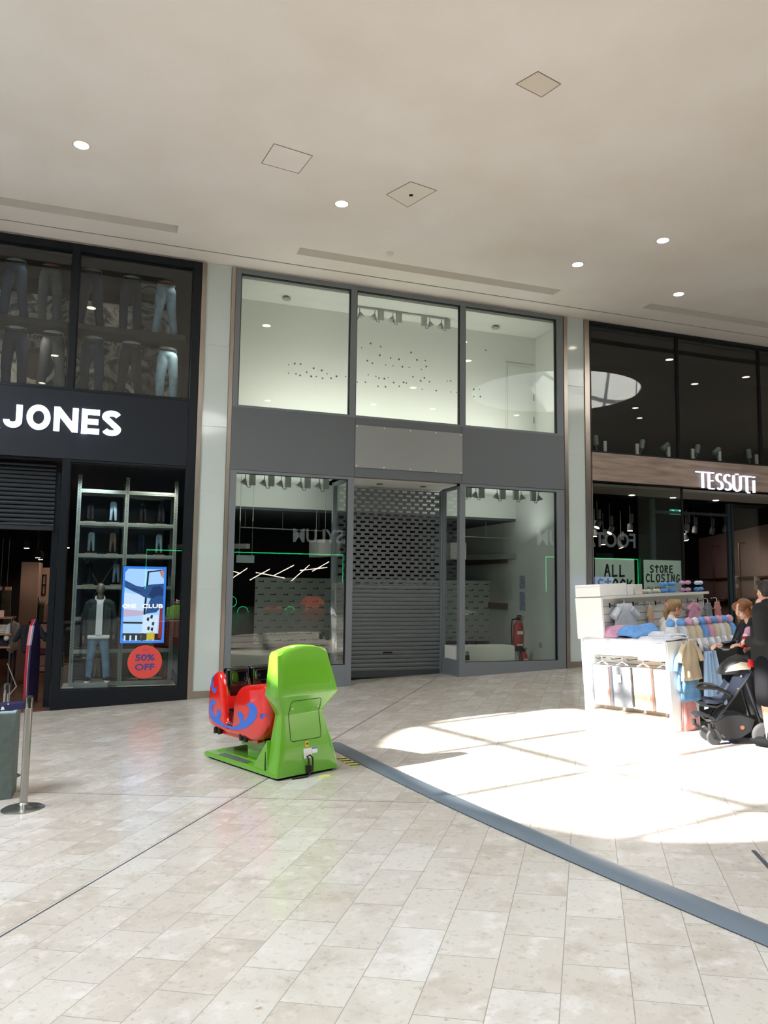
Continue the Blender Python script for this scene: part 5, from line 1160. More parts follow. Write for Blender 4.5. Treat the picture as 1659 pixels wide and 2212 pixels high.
# ------------------------------------------------------------------ tools for objects standing on the ramp
bpy.context.view_layer.update()
def loc_on(root, axis, val, px, py):
    """where the sight line through a pixel meets the plane axis=val of the object's own frame (object coordinates)"""
    M = root.matrix_basis.inverted(); o = M @ CAMP; d = (M.to_3x3() @ ray(px, py)); t = (val-o[axis])/d[axis]; return o+d*t
# ------------------------------------------------------------------ coin-operated ride
mat('ride_green', '#67a62e', 0.16, coat=0.5); mat('ride_red', '#d8231c', 0.12, coat=0.6); mat('ride_blue', '#0b63d2', 0.2, coat=0.5); mat('ride_black', '#0c0d0f', 0.12, coat=0.6)
mat('ride_groove', '#22400d', 0.6); mat('ride_tread', '#7c8690', 0.4, .6); mat('rubber', '#151515', 0.7); mat('sticker_yellow', '#e0b13c', 0.5); mat('sticker_blue', '#3f7fc0', 0.5)
RC = PF(420+820/4.608, 1370+1470/4.608)
ride = thing('kiddie_ride', 'bright green and red coin-operated roller-coaster car ride standing alone on the tiled floor', 'kiddie ride', RC, radians(16.9), tilt=True)
bpy.context.view_layer.update()
def rp(X, Y, axis, val): return loc_on(ride, axis, val, 420+X/4.608, 1370+Y/4.608)
CAB = [(0.025, 0.0, .71, 0.0, .26), (0.30, .045, .645, .008, .225), (0.60, .10, .565, .045, .20), (0.79, .010, .705, -.045, .235), (1.18, .038, .622, .0, .175), (1.215, .052, .608, .018, .16)]
def cab_at(z):
    for a, c in zip(CAB, CAB[1:]):
        if a[0] <= z <= c[0]:
            f = (z-a[0])/(c[0]-a[0]); return [a[i]+(c[i]-a[i])*f for i in range(5)]
    return CAB[-1]
b = MB(); lo = []
def cab_loop(z, x0, x1, y0, y1, arch=0.0, n=10, r=.018):
    P = []
    for k in range(n+1): t = k/n; P.append((x0+r+(x1-x0-2*r)*t, y0, z+arch*(1-(2*t-1)**2)))
    P += [(x1-r*.3, y0+r*.3, z), (x1, y0+r, z), (x1, y1-r, z), (x1-r*.3, y1-r*.3, z)]
    for k in range(n+1): t = 1-k/n; P.append((x0+r+(x1-x0-2*r)*t, y1, z+arch*(1-(2*t-1)**2)))
    P += [(x0+r*.3, y1-r*.3, z), (x0, y1-r, z), (x0, y0+r, z), (x0+r*.3, y0+r*.3, z)]
    return P
for i, (z, x0, x1, y0, y1) in enumerate(CAB):
    if i in (2, 3):
        for dz in (-.008, .008):
            c = cab_at(z+dz); lo.append(cab_loop(z+dz, *c[1:]))
    else: lo.append(cab_loop(z, x0, x1, y0, y1, .045 if i >= 4 else 0))
lo.append(cab_loop(1.225, .07, .59, .035, .14, .045))
b.loft(lo); b.build('cabinet', 'ride_green', ride, smooth=True, ang=24)
# service hatch on the back of the cabinet, following its folds
def ysurf(z): return cab_at(z)[3]
hx0, hx1, hz0, hz1, rr = .172, .520, .345, .735, .03
pts = []
for cx, cz, a0 in ((hx1-rr, hz1-rr, 0), (hx0+rr, hz1-rr, 90), (hx0+rr, hz0+rr, 180), (hx1-rr, hz0+rr, 270)):
    for k in range(5): a = radians(a0+22.5*k); pts.append((cx+rr*cos(a), cz+rr*sin(a)))
pts.append(pts[0]); dense = []
for (x0, z0), (x1, z1) in zip(pts, pts[1:]):
    n = max(1, int(sqrt((x1-x0)**2+(z1-z0)**2)/.02))
    for k in range(n): dense.append((x0+(x1-x0)*k/n, z0+(z1-z0)*k/n))
dense.append(pts[0])
b = MB(); b.tube([(x, ysurf(z)-.0015, z) for x, z in dense], .0032, 6, caps=False); h = b.build('service_hatch', 'ride_groove', ride)
for x, z in ((.20, .658), (.49, .655)): b = MB(); b.ball((x, ysurf(z)-.003, z), .011, (1, .5, 1), 6); b.build('hatch_lock', 'chrome', h, smooth=True)
def flat(nm, x0, x1, z0, z1, m, off=.002, par=None):
    b = MB(); b.loft([[(x0, ysurf(z)-off, z), (x1, ysurf(z)-off, z), (x1, ysurf(z)-off+.001, z), (x0, ysurf(z)-off+.001, z)] for z in (z0, z1)]); return b.build(nm, m, par or ride)
flat('warning_sticker', .330, .368, .272, .330, 'sticker_yellow'); flat('white_label', .306, .40, .168, .262, 'label_white'); lb = flat('blue_label', .402, .465, .205, .262, 'label_white'); flat('blue_heading', .403, .464, .245, .261, 'sticker_blue', .0035, lb)
b = MB(); b.lathe([(.006, 0), (.012, .001), (.014, .014), (.002, .018)], 3); wt = b.build('warning_triangle', 'cavity', ride); wt.location = (.349, ysurf(.30)-.0025, .296); wt.scale = (.9, .05, 1)
b = MB(); b.box(.32, .375, ysurf(.05)-.03, ysurf(.05)+.01, .03, .10, bev=.004); b.build('power_socket', 'rubber', ride)
b = MB(); b.tube([(.345, -.03, .09), (.33, -.05, .17), (.32, -.035, .19), (.36, -.03, .20), (.385, -.035, .17), (.375, -.05, .06), (.30, -.07, .012), (.20, -.05, .008), (.15, -.03, .006)], .008, 8); b.build('power_cord', 'rubber', ride, smooth=True)
# base plate, side cheek, tread, feet, pedestal
b = MB(); b.loft([[(x, y, z) for x, y in ((.0+i, .05), (.68-i, .05), (.665-i, 1.69-i), (.0+i, 1.69-i))] for z, i in ((.022, 0), (.055, 0), (.068, .014))]); b.build('base_plate', 'ride_green', ride)
b = MB(); b.loft([[(x, y, z) for x, y in ((.10+i, .2), (.58-i, .2), (.57-i, 1.58-i), (.10+i, 1.58-i))] for z, i in ((.068, 0), (.085, .02))]); b.build('base_ridge', 'ride_green', ride)
b = MB(); b.prism([(.20, .06), (.52, .065), (.235, .32), (.20, .36)], lambda u, v: (.005, u, v), lambda u, v: (.05, u, v)); b.build('side_gusset', 'ride_green', ride, bev=.006)
b = MB(); b.prism([(.20, .07), (.235, .07), (.205, .25)], lambda u, v: (.0, u+.02, v), lambda u, v: (.006, u+.02, v)); b.build('gusset_slot', 'ride_groove', ride)
b = MB(); b.box(.02, .12, .72, 1.36, .069, .074)
b.build('tread_plate', 'ride_tread', ride)
for x, y in ((.05, .06), (.63, .06), (.05, 1.6), (.62, 1.6)): b = MB(); b.lathe([(.028, 0.0), (.03, .012), (.016, .022)], 14, c=(x, y, 0)); b.build('foot', 'rubber', ride)
b = MB(); b.box(.03, .66, .06, 1.64, .010, .022); b.build('underside', 'rubber', ride)
b = MB(); b.loft([[(x, y, z) for x, y in ((.17, .50), (.53, .50), (.53, .95), (.17, .95))] for z in (.085, .215)]); b.build('pedestal', 'ride_green', ride, bev=.008)
b = MB(); b.loft([[(x, y, z) for x, y in ((.12, .46), (.58, .46), (.58, 1.0), (.12, 1.0))] for z in (.215, .31)]); b.build('pedestal_box', 'ride_green', ride, bev=.008)
# car body: one rounded shell cut by the doorway
out = [(.215, .56), (.20, .70), (.20, .83), (.24, .885), (.34, .892), (.48, .876), (.62, .865), (.71, .856), (.79, .838), (.85, .808), (.91, .760), (.95, .70), (.98, .64), (.997, .56), (1.005, .48), (1.03, .425), (1.08, .418), (1.14, .420), (1.175, .44), (1.18, .52), (1.185, .60), (1.20, .70), (1.22, .80), (1.245, .88), (1.28, .94), (1.33, .965), (1.40, .965), (1.48, .935), (1.54, .88), (1.585, .80), (1.61, .70), (1.635, .60), (1.645, .50), (1.635, .42), (1.60, .375), (1.54, .35), (1.42, .335), (1.25, .322), (1.05, .315), (.85, .310), (.68, .305), (.55, .308), (.45, .325), (.36, .365), (.28, .43), (.235, .49)]
def normals2(P):
    n = len(P); R = []
    for i in range(n):
        a, c = Vector(P[i-1]), Vector(P[(i+1) % n]); d = (c-a).normalized(); R.append(Vector((d.y, -d.x)))
    return R
ar = sum(out[i-1][0]*out[i][1]-out[i][0]*out[i-1][1] for i in range(len(out)))
NR = normals2(out); sg = 1 if ar > 0 else -1
def inset(d): return [(p[0]-sg*n.x*d, p[1]-sg*n.y*d) for p, n in zip(out, NR)]
LX = .02; RX2 = .69
b = MB()
b.loft([[(x, y, z) for y, z in inset(d)] for x, d in ((LX, .045), (LX+.006, .028), (LX+.018, .013), (LX+.035, .004), (LX+.06, 0), (RX2-.06, 0), (RX2-.035, .004), (RX2-.018, .013), (RX2-.006, .028), (RX2, .045))])
car = b.build('car_body', 'ride_red', ride, smooth=True, ang=50)
# wave graphics on the side of the car
WAVES = [[(215, 690), (200, 655), (175, 647), (155, 680), (148, 760), (163, 830), (190, 870), (240, 900), (300, 925), (380, 948), (450, 953), (520, 932), (580, 885), (618, 830), (628, 770), (612, 712), (575, 682), (535, 685), (510, 712), (532, 706), (550, 735), (543, 795), (515, 845), (490, 870), (486, 805), (465, 772), (442, 772), (430, 808), (452, 835), (456, 872), (430, 912), (380, 922), (300, 902), (262, 868), (252, 820), (270, 785), (250, 745), (228, 760), (220, 815), (200, 820), (180, 760), (185, 705)],
         [(200, 430), (183, 422), (172, 450), (166, 510), (178, 555), (200, 587), (220, 565), (222, 520), (208, 548), (190, 530), (182, 480), (187, 442)]]
for k, Wv in enumerate(WAVES):
    P = [rp(x, y, 0, LX) for x, y in Wv]
    P = [(p.y, p.z) for p in P]
    cut = []
    for y, z in P:
        y = min(y, 1.585) if z < .85 else min(y, 1.52); z = max(z, .355); cut.append((y, z))
    b = MB(); b.prism(cut, lambda u, v: (LX-.003, u, v), lambda u, v: (LX+.004, u, v)); b.build('wave_graphic', 'ride_blue', car)
q0 = rp(725, 800, 0, LX); b = MB(); b.prism([(q0.y, q0.z+.01), (.34, q0.z-.01), (.28, q0.z), (.28, q0.z-.05), (.34, q0.z-.055)], lambda u, v: (LX-.003, u, v), lambda u, v: (LX+.004, u, v)); b.build('wave_graphic', 'ride_blue', car)
# seats
for x0, x1 in ((.075, .35), (.36, .635)):
    s = thing('seat'); s.parent = ride; bpy.data.objects.remove(s)
    b = MB(); b.box(x0, x1, 1.20, 1.34, .46, 1.005, bev=.03); o = b.build('backrest', 'ride_black', ride, smooth=True, ang=60)
    b = MB(); m = .05; pts = [(x0+m, .86), (x0+m+.02, .84), (x1-m-.02, .84), (x1-m, .86), (x1-m, .94), (x1-m-.02, .96), (x0+m+.02, .96), (x0+m, .94), (x0+m, .86)]
    b.tube([(x, 1.198, z) for x, z in pts], .008, 8, caps=False); b.build('backrest_rim', 'ride_black', o, smooth=True)
b = MB(); b.box(.075, .635, .93, 1.22, .43, .56, bev=.03); b.build('seat_cushion', 'ride_black', ride, smooth=True, ang=60)
b = MB(); b.tube([(.04, 1.12, .565), (.67, 1.12, .565)], .016, 8); b.build('lap_bar', 'ride_black', ride)
b = MB(); b.box(.03, .68, 1.02, 1.17, .421, .427); b.build('door_sill', 'ride_tread', ride)
for X, Y in ((225, 940), (265, 950), (480, 1010), (525, 1025)):
    p = rp(X, Y, 0, .05); b = MB(); b.tube([(.035, p.y, p.z+.02), (.035, p.y, p.z-.045)], .024, 10); b.build('rubber_buffer', 'rubber', ride, smooth=True)
b = MB(); b.box(.06, .65, .50, 1.50, .285, .33, bev=.01); b.build('under_skirt', 'ride_red', ride)
# hazard tape and small things on the floor behind it
a, c = PF(733, 1637), PF(771, 1655)
T = thing('hazard_tape', 'short strip of yellow and black hazard tape on the floor beside the cable ramp', 'tape', (a+c)/2, tilt=True, rotz=atan2(c.y-a.y, c.x-a.x))
mat('tape_yellow', '#c9cf6a', 0.6); L_ = (c-a).length
b = MB(); b.box(-L_/2, L_/2, -.05, .05, .001, .003); b.build('tape_strip', 'tape_yellow', T)
for k in range(4):
    b = MB(); x = -L_/2+.03+k*L_/4; b.prism([(x, -.05), (x+.05, -.05), (x+.09, .05), (x+.04, .05)], lambda u, v: (u, v, .0031), lambda u, v: (u, v, .0036)); b.build('black_stripe', 'cavity', T)
a = PF(700, 1678); T = thing('floor_tag', 'small crumpled yellow tag on the floor by the right foot of the green ride', 'tag', a, tilt=True)
b = MB(); b.prism([(-.06, -.02), (.05, -.03), (.08, .0), (.04, .03), (-.05, .02)], lambda u, v: (u, v, .001), lambda u, v: (u, v+.005, .008+.05*abs(u))); b.build('tag_paper', 'tape_yellow', T)
# ------------------------------------------------------------------ queue post, stone plinth, belts
mat('brushed', '#a9a8a4', 0.25, 1.0); mat('belt_navy', '#20204c', 0.8); mat('plinth_stone', '#64706b', 0.7, var='#55605c', vs=14); mat('plinth_top', '#8fa3a8', 0.5)
def post(px, py, lb, cut=None):
    p = PF(px, py); T = thing('queue_post', lb, 'queue barrier post', p)
    b = MB(); b.lathe([(.178, -.012), (.18, .006), (.16, .018), (.10, .030), (.045, .045), (.034, .06)], 36); b.build('base', 'brushed', T, smooth=True, ang=30)
    b = MB(); b.lathe([(.0325, .05), (.0325, .86)], 24); b.build('pole', 'brushed', T, smooth=True)
    b = MB(); b.lathe([(.0325, .861), (.0335, .87), (.0335, .955), (.030, .965)], 24); h = b.build('head', 'brushed', T, smooth=True)
    for an in (0, 90, 180, 270):
        b = MB(); b.box(.028, .038, -.011, .011, .87, .955); o = b.build('belt_slot', 'rubber', T); o.rotation_euler = (0, 0, radians(an+15))
    b = MB(); b.lathe([(.031, .955), (.034, .962), (.028, .972)], 24); b.build('cap', 'rubber', T, smooth=True)
    return T
P1 = post(50, 1748, 'stainless queue barrier post at the left edge, nearest the camera')
p2 = PF(-12, 1690); P2 = post(4, 1680, 'second stainless queue post half hidden behind the grey stone plinth')
def belt(A_, B_, lb, h0=.91, sag=.05):
    T = thing('queue_belt', lb, 'belt', A_); A_, B_ = Vector(A_)+Vector((0, 0, h0)), Vector(B_)+Vector((0, 0, h0)); d = (B_-A_).normalized(); n = d.cross(Vector((0, 0, 1))).normalized()*.0015
    b = MB(); lo = []
    for k in range(13):
        c = A_.lerp(B_, k/12)-Vector((0, 0, sag*sin(pi*k/12))); lo.append([c-n+Vector((0, 0, -.026)), c+n+Vector((0, 0, -.026)), c+n+Vector((0, 0, .026)), c-n+Vector((0, 0, .026))])
    b.loft(lo); o = b.build('belt_band', 'belt_navy', T, world=True)
    for k in (2, 4, 6):
        c = A_.lerp(B_, k/12)-Vector((0, 0, sag*sin(pi*k/12))); m = n*1.6
        b = MB(); b.loft([[c+m*s+d*u+Vector((0, 0, v)) for u, v in ((-.02, -.012), (.012, -.015), (.004, .015), (-.01, .012))] for s in (-1, 1)]); b.build('belt_print', 'label_white', T, world=True)
belt(P1.location, Vector((-1.75, 8.9, fz(-1.75, 8.9))), 'navy printed belt running from the near queue post back to the left')
belt(P1.location, Vector((-1.9, 7.75, fz(-1.9, 7.75))), 'navy printed belt running from the near queue post straight off to the left', .89, .02)
c0 = PF(24.5, 1726); T = thing('stone_plinth', 'grey-green speckled stone plinth at the left edge beside the queue post', 'plinth', (c0.x, c0.y, c0.z))
b = MB(); b.box(-.62, 0, 0, .42, -.04, .775); b.build('block', 'plinth_stone', T, bev=.004)
b = MB(); b.box(-.60, -.008, .008, .40, .776, .782); b.build('top_slab', 'plinth_top', T)
b = MB(); b.box(-.20, -.04, .12, .28, .783, .79); b.build('holder_foot', 'table_metal', T)
b = MB(); b.tube([(-.09, .2, .785), (-.09, .2, .92), (-.03, .2, 1.0), (-.12, .2, 1.22)], .005, 8); b.build('sign_stem', 'brushed', T)
# ------------------------------------------------------------------ baby-clothes kiosk
mat('kiosk_white', '#e9e9e6', 0.5); mat('kiosk_slat', '#dcdad4', 0.55); mat('slat_line', '#8c867c', 0.7); mat('kiosk_edge', '#d0b48e', 0.6)
KA = PF(1266, 1553); KROT = atan2(.177, .983)
def kthing(name, label, cat, group=None, x=0, y=0, z=0):
    T = thing(name, label, cat, KA, KROT, group=group, tilt=True)
    T.location = KA + (T.rotation_quaternion @ Vector((x, y, z))); return T
frame0 = kthing('temp', None, None); bpy.context.view_layer.update()
KM = frame0.matrix_basis.copy()
def kl(axis, val, px, py): return loc_on(frame0, axis, val, px, py)
def slatwall(b, x0, x1, y, z0, z1, n, th=.004):
    for k in range(1, n): z = z0+(z1-z0)*k/n; b.box(x0, x1, y-th, y, z-.004, z+.004)
# back unit with slat wall facing the camera
T = kthing('kiosk_display_unit', 'tall white slat-wall unit at the back of the baby-clothes kiosk, boxes on its top', 'display unit')
X1 = 2.15; zt = kl(1, -.36, 1420, 1288).z
H1 = kl(0, 0, 1440, 1387).z; H1 = max(1.02, min(1.14, H1)); YN = -1.42
b = MB(); b.box(.465, X1, -.32, .04, .0, H1); b.box(.03, X1, -.32, .04, H1, zt); b.build('carcass', 'kiosk_slat', T)
b = MB(); b.box(.0, .03, -.42, .05, H1+.003, zt+.02); b.build('end_panel', 'kiosk_white', T)
b = MB(); b.box(.03, X1, -.42, .05, zt, zt+.035); b.build('top_shelf', 'kiosk_slat', T)
b = MB(); slatwall(b, .03, X1, -.32, .95, zt, 6); b.build('slat_grooves', 'slat_line', T)
for k in range(9): b = MB(); x = .25+k*.22; b.tube([(x, -.32, zt-.09), (x, -.40, zt-.09), (x, -.41, zt-.07)], .005, 6); b.box(x-.012, x+.012, -.325, -.32, zt-.12, zt-.06); b.build('hook', 'chrome' if k % 2 else 'rubber', T)
# front counter: open display bay facing left, full length
T = kthing('kiosk_front_counter', 'white kiosk counter in full sun with an open bay of hanging packed blankets', 'display counter')
H1 = kl(0, 0, 1440, 1387).z; H1 = max(1.02, min(1.14, H1)); YN = -1.42
b = MB(); b.box(0, .46, YN, YN+.045, 0, H1); b.build('side_panel', 'kiosk_white', T)
b = MB(); b.box(0, .46, -.465, -.425, 0, H1) if False else b.box(0.0, .46, -.045, .0, 0, H1); b.build('side_panel', 'kiosk_white', T)
b = MB(); b.box(0.0, .46, YN+.045, -.045, 0, .115); b.build('kick_board', 'kiosk_white', T)
b = MB(); b.box(0.0, .46, YN+.045, -.045, H1-.19, H1); b.build('top_board', 'kiosk_white', T)
b = MB(); b.box(.28, .31, YN+.045, -.045, .115, H1-.19); bp = b.build('slat_back', 'kiosk_slat', T)
for z in (.62, .72, .82): b = MB(); b.box(.276, .28, YN+.045, -.045, z, z+.008); b.build('slat_groove', 'slat_line', bp)
for k in range(5): b = MB(); y = -.15-k*.27; b.tube([(.28, y, .79), (.12, y, .79), (.10, y, .81)], .005, 6); b.build('hook', 'rubber', T)
b = MB(); b.box(.1, .44, YN+.05, -.05, .115, .125); b.build('bay_floor', 'kiosk_edge', T)
# side counter facing the camera
T = kthing('kiosk_side_counter', 'white kiosk side counter behind the pushchair, bobble hats along its top', 'display counter')
b = MB(); b.box(.46, 2.1, YN+.02, YN+.50, H1-.06, H1); b.build('counter_top', 'kiosk_slat', T)
b = MB(); b.box(.462, .495, YN+.02, YN+.50, 0, H1-.06); b.build('side_panel', 'kiosk_slat', T)
b = MB(); b.box(2.06, 2.1, YN+.02, YN+.50, 0, H1-.06); b.build('side_panel', 'kiosk_slat', T)
b = MB(); b.box(.495, 2.06, YN+.30, YN+.33, 0, H1-.06); b.build('back_panel', 'mid_grey', T)
b = MB(); b.box(.495, 2.06, YN+.04, YN+.30, .45, .47); b.build('middle_shelf', 'kiosk_slat', T)
# --- soft goods
mat('knit_pink', '#dba8c0', 0.9, var='#c98fac', vs=14, bump=.5, bs=40); mat('knit_blue', '#78a9df', 0.9, var='#5b8fd0', vs=14, bump=.5, bs=40); mat('knit_white', '#e4e4e6', 0.9, var='#d2d3da', vs=14, bump=.5, bs=40)
mat('knit_cream', '#ddd0b8', 0.9, var='#cbbca0', vs=14, bump=.4, bs=40); mat('knit_grey', '#8e9095', 0.9, var='#7d8086', vs=14, bump=.4, bs=40); mat('knit_peach', '#e6c3a4', 0.9, var='#d9af90', vs=10, bump=.4, bs=40)
mat('satin_blue', '#a9c9ec', 0.35); mat('jersey_beige', '#d3c2a8', 0.8, var='#c2b093', vs=6, bump=.4, bs=14); mat('jersey_blue', '#6f9fc8', 0.7, var='#5b8cba', vs=6, bump=.4, bs=14); mat('jersey_pink', '#c98f8a', 0.75, var='#b87c79', vs=6, bump=.4, bs=14); mat('trim_coral', '#d98d80', 0.8)
def dotted():
    m = bpy.data.materials.new('dotted_knit'); m.use_nodes = True; nt = m.node_tree; N = nt.nodes; L = nt.links; b = N['Principled BSDF']; b.inputs['Roughness'].default_value = .9
    tc = N.new('ShaderNodeTexCoord'); v = N.new('ShaderNodeTexVoronoi'); v.inputs['Scale'].default_value = 38; v.inputs['Randomness'].default_value = 0.15; L.new(tc.outputs['Object'], v.inputs[0])
    r = N.new('ShaderNodeValToRGB'); r.color_ramp.elements[0].position = .30; r.color_ramp.elements[0].color = lin('#9aa0bd'); r.color_ramp.elements[1].position = .42; r.color_ramp.elements[1].color = lin('#dfe1ea'); L.new(v.outputs[0], r.inputs[0]); L.new(r.outputs[0], b.inputs['Base Color']); MATS['dotted_knit'] = m
dotted()
glass_mat('poly_bag', '#fbfdff', 1.25)
rnd = random.Random(5)
def drape(nm, part, x0, x1, y0, y1, z, m, lb, cat, hang_x=0.0, hang_y=0.0, amp=.03, nx=22, ny=22, seed=1, th=.012, grp=None):
    """crumpled cloth lying on a counter; hang_x drops down the -x face, hang_y down the -y face"""
    T = kthing(nm, lb, cat, grp); r = random.Random(seed); ph = [(r.uniform(6, 22), r.uniform(6, 22), r.uniform(0, 6)) for _ in range(5)]
    b = MB()
    def pt(i, j, o):
        u, v = i/nx, j/ny; X = (x1-x0+hang_x)*u-hang_x; Y = (y1-y0+hang_y)*v-hang_y
        w = sum(sin(a*X+c*Y+p) for a, c, p in ph)/5; e = min(1, 6*min(u, 1-u, v, 1-v)+.25)
        x, y, zz = x0+X, y0+Y, z+.012+amp*(w+1)*e
        if X < 0: x = x0-.008-abs(w)*.012; zz = z+X+.01
        if Y < 0: y = y0-.008-abs(w)*.012; zz = min(zz, z+Y+.01)
        return Vector((x, y, zz-(th if o else 0) if (X >= 0 and Y >= 0) else zz))
    g = [[[b.bm.verts.new(pt(i, j, o)) for j in range(ny+1)] for i in range(nx+1)] for o in (0,)]
    for i in range(nx):
        for j in range(ny): b.bm.faces.new((g[0][i][j], g[0][i+1][j], g[0][i+1][j+1], g[0][i][j+1]))
    o = b.build(part, m, T, smooth=True, ang=180); md = o.modifiers.new('t', 'SOLIDIFY'); md.thickness = th; md.offset = 0
    return T
drape('folded_blanket', 'cloth', .01, .44, -.62, -.10, H1, 'knit_pink', 'pink knitted baby clothes heaped on the far left end of the kiosk counter', 'baby clothes', amp=.10, seed=2)
drape('baby_cardigan', 'cloth', .06, .45, -1.02, -.55, H1, 'knit_blue', 'blue knitted baby clothes heaped in the middle of the kiosk counter', 'baby clothes', amp=.13, seed=3)
drape('white_blanket', 'cloth', .0, .25, -.98, -.06, H1-.002, 'knit_white', 'white blanket laid along the front edge of the sunlit kiosk counter', 'blanket', hang_x=.12, amp=.012, seed=4)
drape('dotted_blanket', 'cloth', .0, .42, -1.41, -.98, H1, 'dotted_knit', 'white baby blanket with pale violet dots hanging over the near corner of the counter', 'blanket', hang_x=.24, amp=.03, seed=6)
drape('grey_garment', 'cloth', .15, .46, -1.36, -1.0, H1+.03, 'knit_white', 'pale grey-white baby top lying over the dotted blanket', 'baby clothes', amp=.04, seed=8)
# packed blankets hanging in the bay
def pack(y0, y1, m, lb, edge=None, z0=.20, z1=.70, tag=False, seed=1):
    T = kthing('packed_blanket', lb, 'blanket', 'packed blankets in the kiosk bay'); r = random.Random(seed)
    b = MB(); n = 12; lo = []
    for k in range(n+1):
        z = z0+(z1-z0)*k/n; w = .006*sin(k*1.7+seed); lo.append([(.11+w, y0, z), (.085+w, (y0+y1)/2-.05, z), (.085-w, (y0+y1)/2+.05, z), (.11, y1, z), (.19, y1, z), (.19, y0, z)])
    b.loft(lo); b.build('blanket', m, T, smooth=True, ang=60)
    if edge:
        b = MB(); b.tube([(.095, y0+.012, z0+(z1-z0)*k/20+.004*sin(k*2.2)) for k in range(21)]+[(.095, y0+(y1-y0)*k/10, z0+.01) for k in range(1, 11)], .012, 6); b.build('scalloped_edge', edge, T, smooth=True)
    b = MB(); ym = (y0+y1)/2; b.tube([(.14, ym-.10, z1+.02), (.14, ym, z1+.06), (.14, ym+.10, z1+.02)], .006, 6); b.tube([(.14, ym, z1+.06), (.14, ym, z1+.10), (.13, ym, z1+.12)], .005, 6); b.build('hanger', 'kiosk_white', T)
    b = MB(); b.loft([[(.068, y0-.01, z), (.068, y1+.01, z), (.205, y1+.01, z), (.205, y0-.01, z)] for z in (z0-.07, z1+.03)]); b.build('clear_bag', 'poly_bag', T)
    if tag: b = MB(); b.box(.062, .066, ym-.03, ym+.035, z1-.19, z1-.09); b.build('paper_tag', 'label_white', T)
pack(-.37, -.08, 'knit_white', 'white packed blanket with coral scalloped edge, furthest left in the kiosk bay', 'trim_coral', seed=1)
pack(-.72, -.42, 'knit_grey', 'grey packed blanket with a white tag in the kiosk bay', tag=True, seed=2)
pack(-1.06, -.76, 'knit_peach', 'cream knitted packed blanket with pink edge in the kiosk bay', 'trim_coral', seed=3)
pack(-1.36, -1.09, 'knit_white', 'plain white packed blanket, furthest right in the kiosk bay', seed=4)
# outfits hung on the near end panel (facing the camera)
def outfit(px0, px1, py0, py1, y, m, lb, sleeves=True, nm='romper_suit', seed=0, flare=1.15):
    a = kl(1, y, px0, py0); c = kl(1, y, px1, py1); x0, x1, z1, z0 = a.x, c.x, a.z, c.z; xm = (x0+x1)/2; w = (x1-x0)/2; h = z1-z0
    T = kthing(nm, lb, 'baby clothes', 'outfits hung on the kiosk end', xm, y, z0)
    b = MB(); lo = []; n = 10
    for k in range(n+1):
        t_ = k/n; ww = w*((flare-.15)*(1-t_)+.62*t_) if t_ < .85 else w*.62*(1-(t_-.85)*3.6); d = .022+.008*sin(k+seed)
        lo.append([(ww*cos(q)+.006*sin(5*q+k), -d*1.2*sin(q)-d*.3*sin(7*q+seed)+.0, h*t_) for q in [2*pi*i/24 for i in range(24)]])
    b.loft(lo); b.build('garment_body', m, T, smooth=True, ang=180)
    if sleeves:
        for s in (-1, 1):
            b = MB(); b.tube([(s*w*.50, 0, h*.88), (s*w*.85, 0, h*.72), (s*w*1.12, -.01, h*.48)], [w*.18, w*.20, w*.19], 12); b.build('sleeve', m, T, smooth=True)
    b = MB(); b.tube([(-w*.5, 0, h*.92), (0, 0, h*1.0), (w*.5, 0, h*.92)], .005, 6); b.tube([(0, 0, h), (0, .01, h+.05), (0, .04, h+.06)], .004, 6); b.build('hanger', 'kiosk_white', T)
    return T
yo = YN-.05
outfit(1457, 1502, 1402, 1490, yo+.015, 'jersey_blue', 'light blue baby top hanging left of the beige one on the kiosk end', seed=2)
outfit(1466, 1516, 1386, 1466, yo-.04, 'jersey_beige', 'beige baby top on the kiosk end above the blue trousers', seed=1)
outfit(1464, 1518, 1440, 1510, yo+.0, 'jersey_blue', 'blue baby trousers hanging below the beige top on the kiosk end', False, 'baby_trousers', 3, 1.1)
outfit(1466, 1514, 1495, 1588, yo+.02, 'jersey_pink', 'dusky pink baby outfit hanging lowest on the kiosk end', False, 'baby_dress', 4, 1.1)
# satin blanket further right
a = kl(1, yo-.05, 1515, 1408); 
T = kthing('satin_blanket', 'pale blue satin baby blanket hanging between the beige top and the pushchair', 'blanket', None, a.x, yo-.05, a.z-.62)
b = MB(); lo = []
for k in range(11):
    t_ = k/10; w = .10+.12*(1-t_); lo.append([(.14+w*(2*i/12-1)+.04*(1-t_), -.02*sin(i*1.9)-.015, .62*t_-.05*abs(2*i/12-1)*(1-t_)) for i in range(13)]+[(.14+w*(2*i/12-1)+.04*(1-t_), .0-.02*sin(i*1.9), .62*t_-.05*abs(2*i/12-1)*(1-t_)) for i in range(12, -1, -1)])
b.loft(lo); b.build('cloth', 'satin_blue', T, smooth=True, ang=60)
b = MB(); b.tube([(.14, 0, .60), (.14, .0, .68), (.14, .05, .70)], .006, 6); b.build('hook', 'chrome', T)
# frilled edging along the side counter
T = kthing('frilled_shawls', 'row of white frilled shawls hanging over the front edge of the hat counter', 'shawl')
b = MB(); lo = []
for k in range(61):
    x = .55+1.5*k/60; f = .02*sin(k*1.3); dz = .14+.03*sin(k*.42); lo.append([(x, YN+.018-abs(f)-.01, H1+.01), (x, YN-.02-f, H1-dz*.5), (x, YN-.03-f, H1-dz), (x, YN-.018-f, H1-dz), (x, YN-.01-f, H1-dz*.5), (x, YN+.018, H1-.02)])
b.loft(lo); b.build('frill', 'knit_white', T, smooth=True, ang=180)
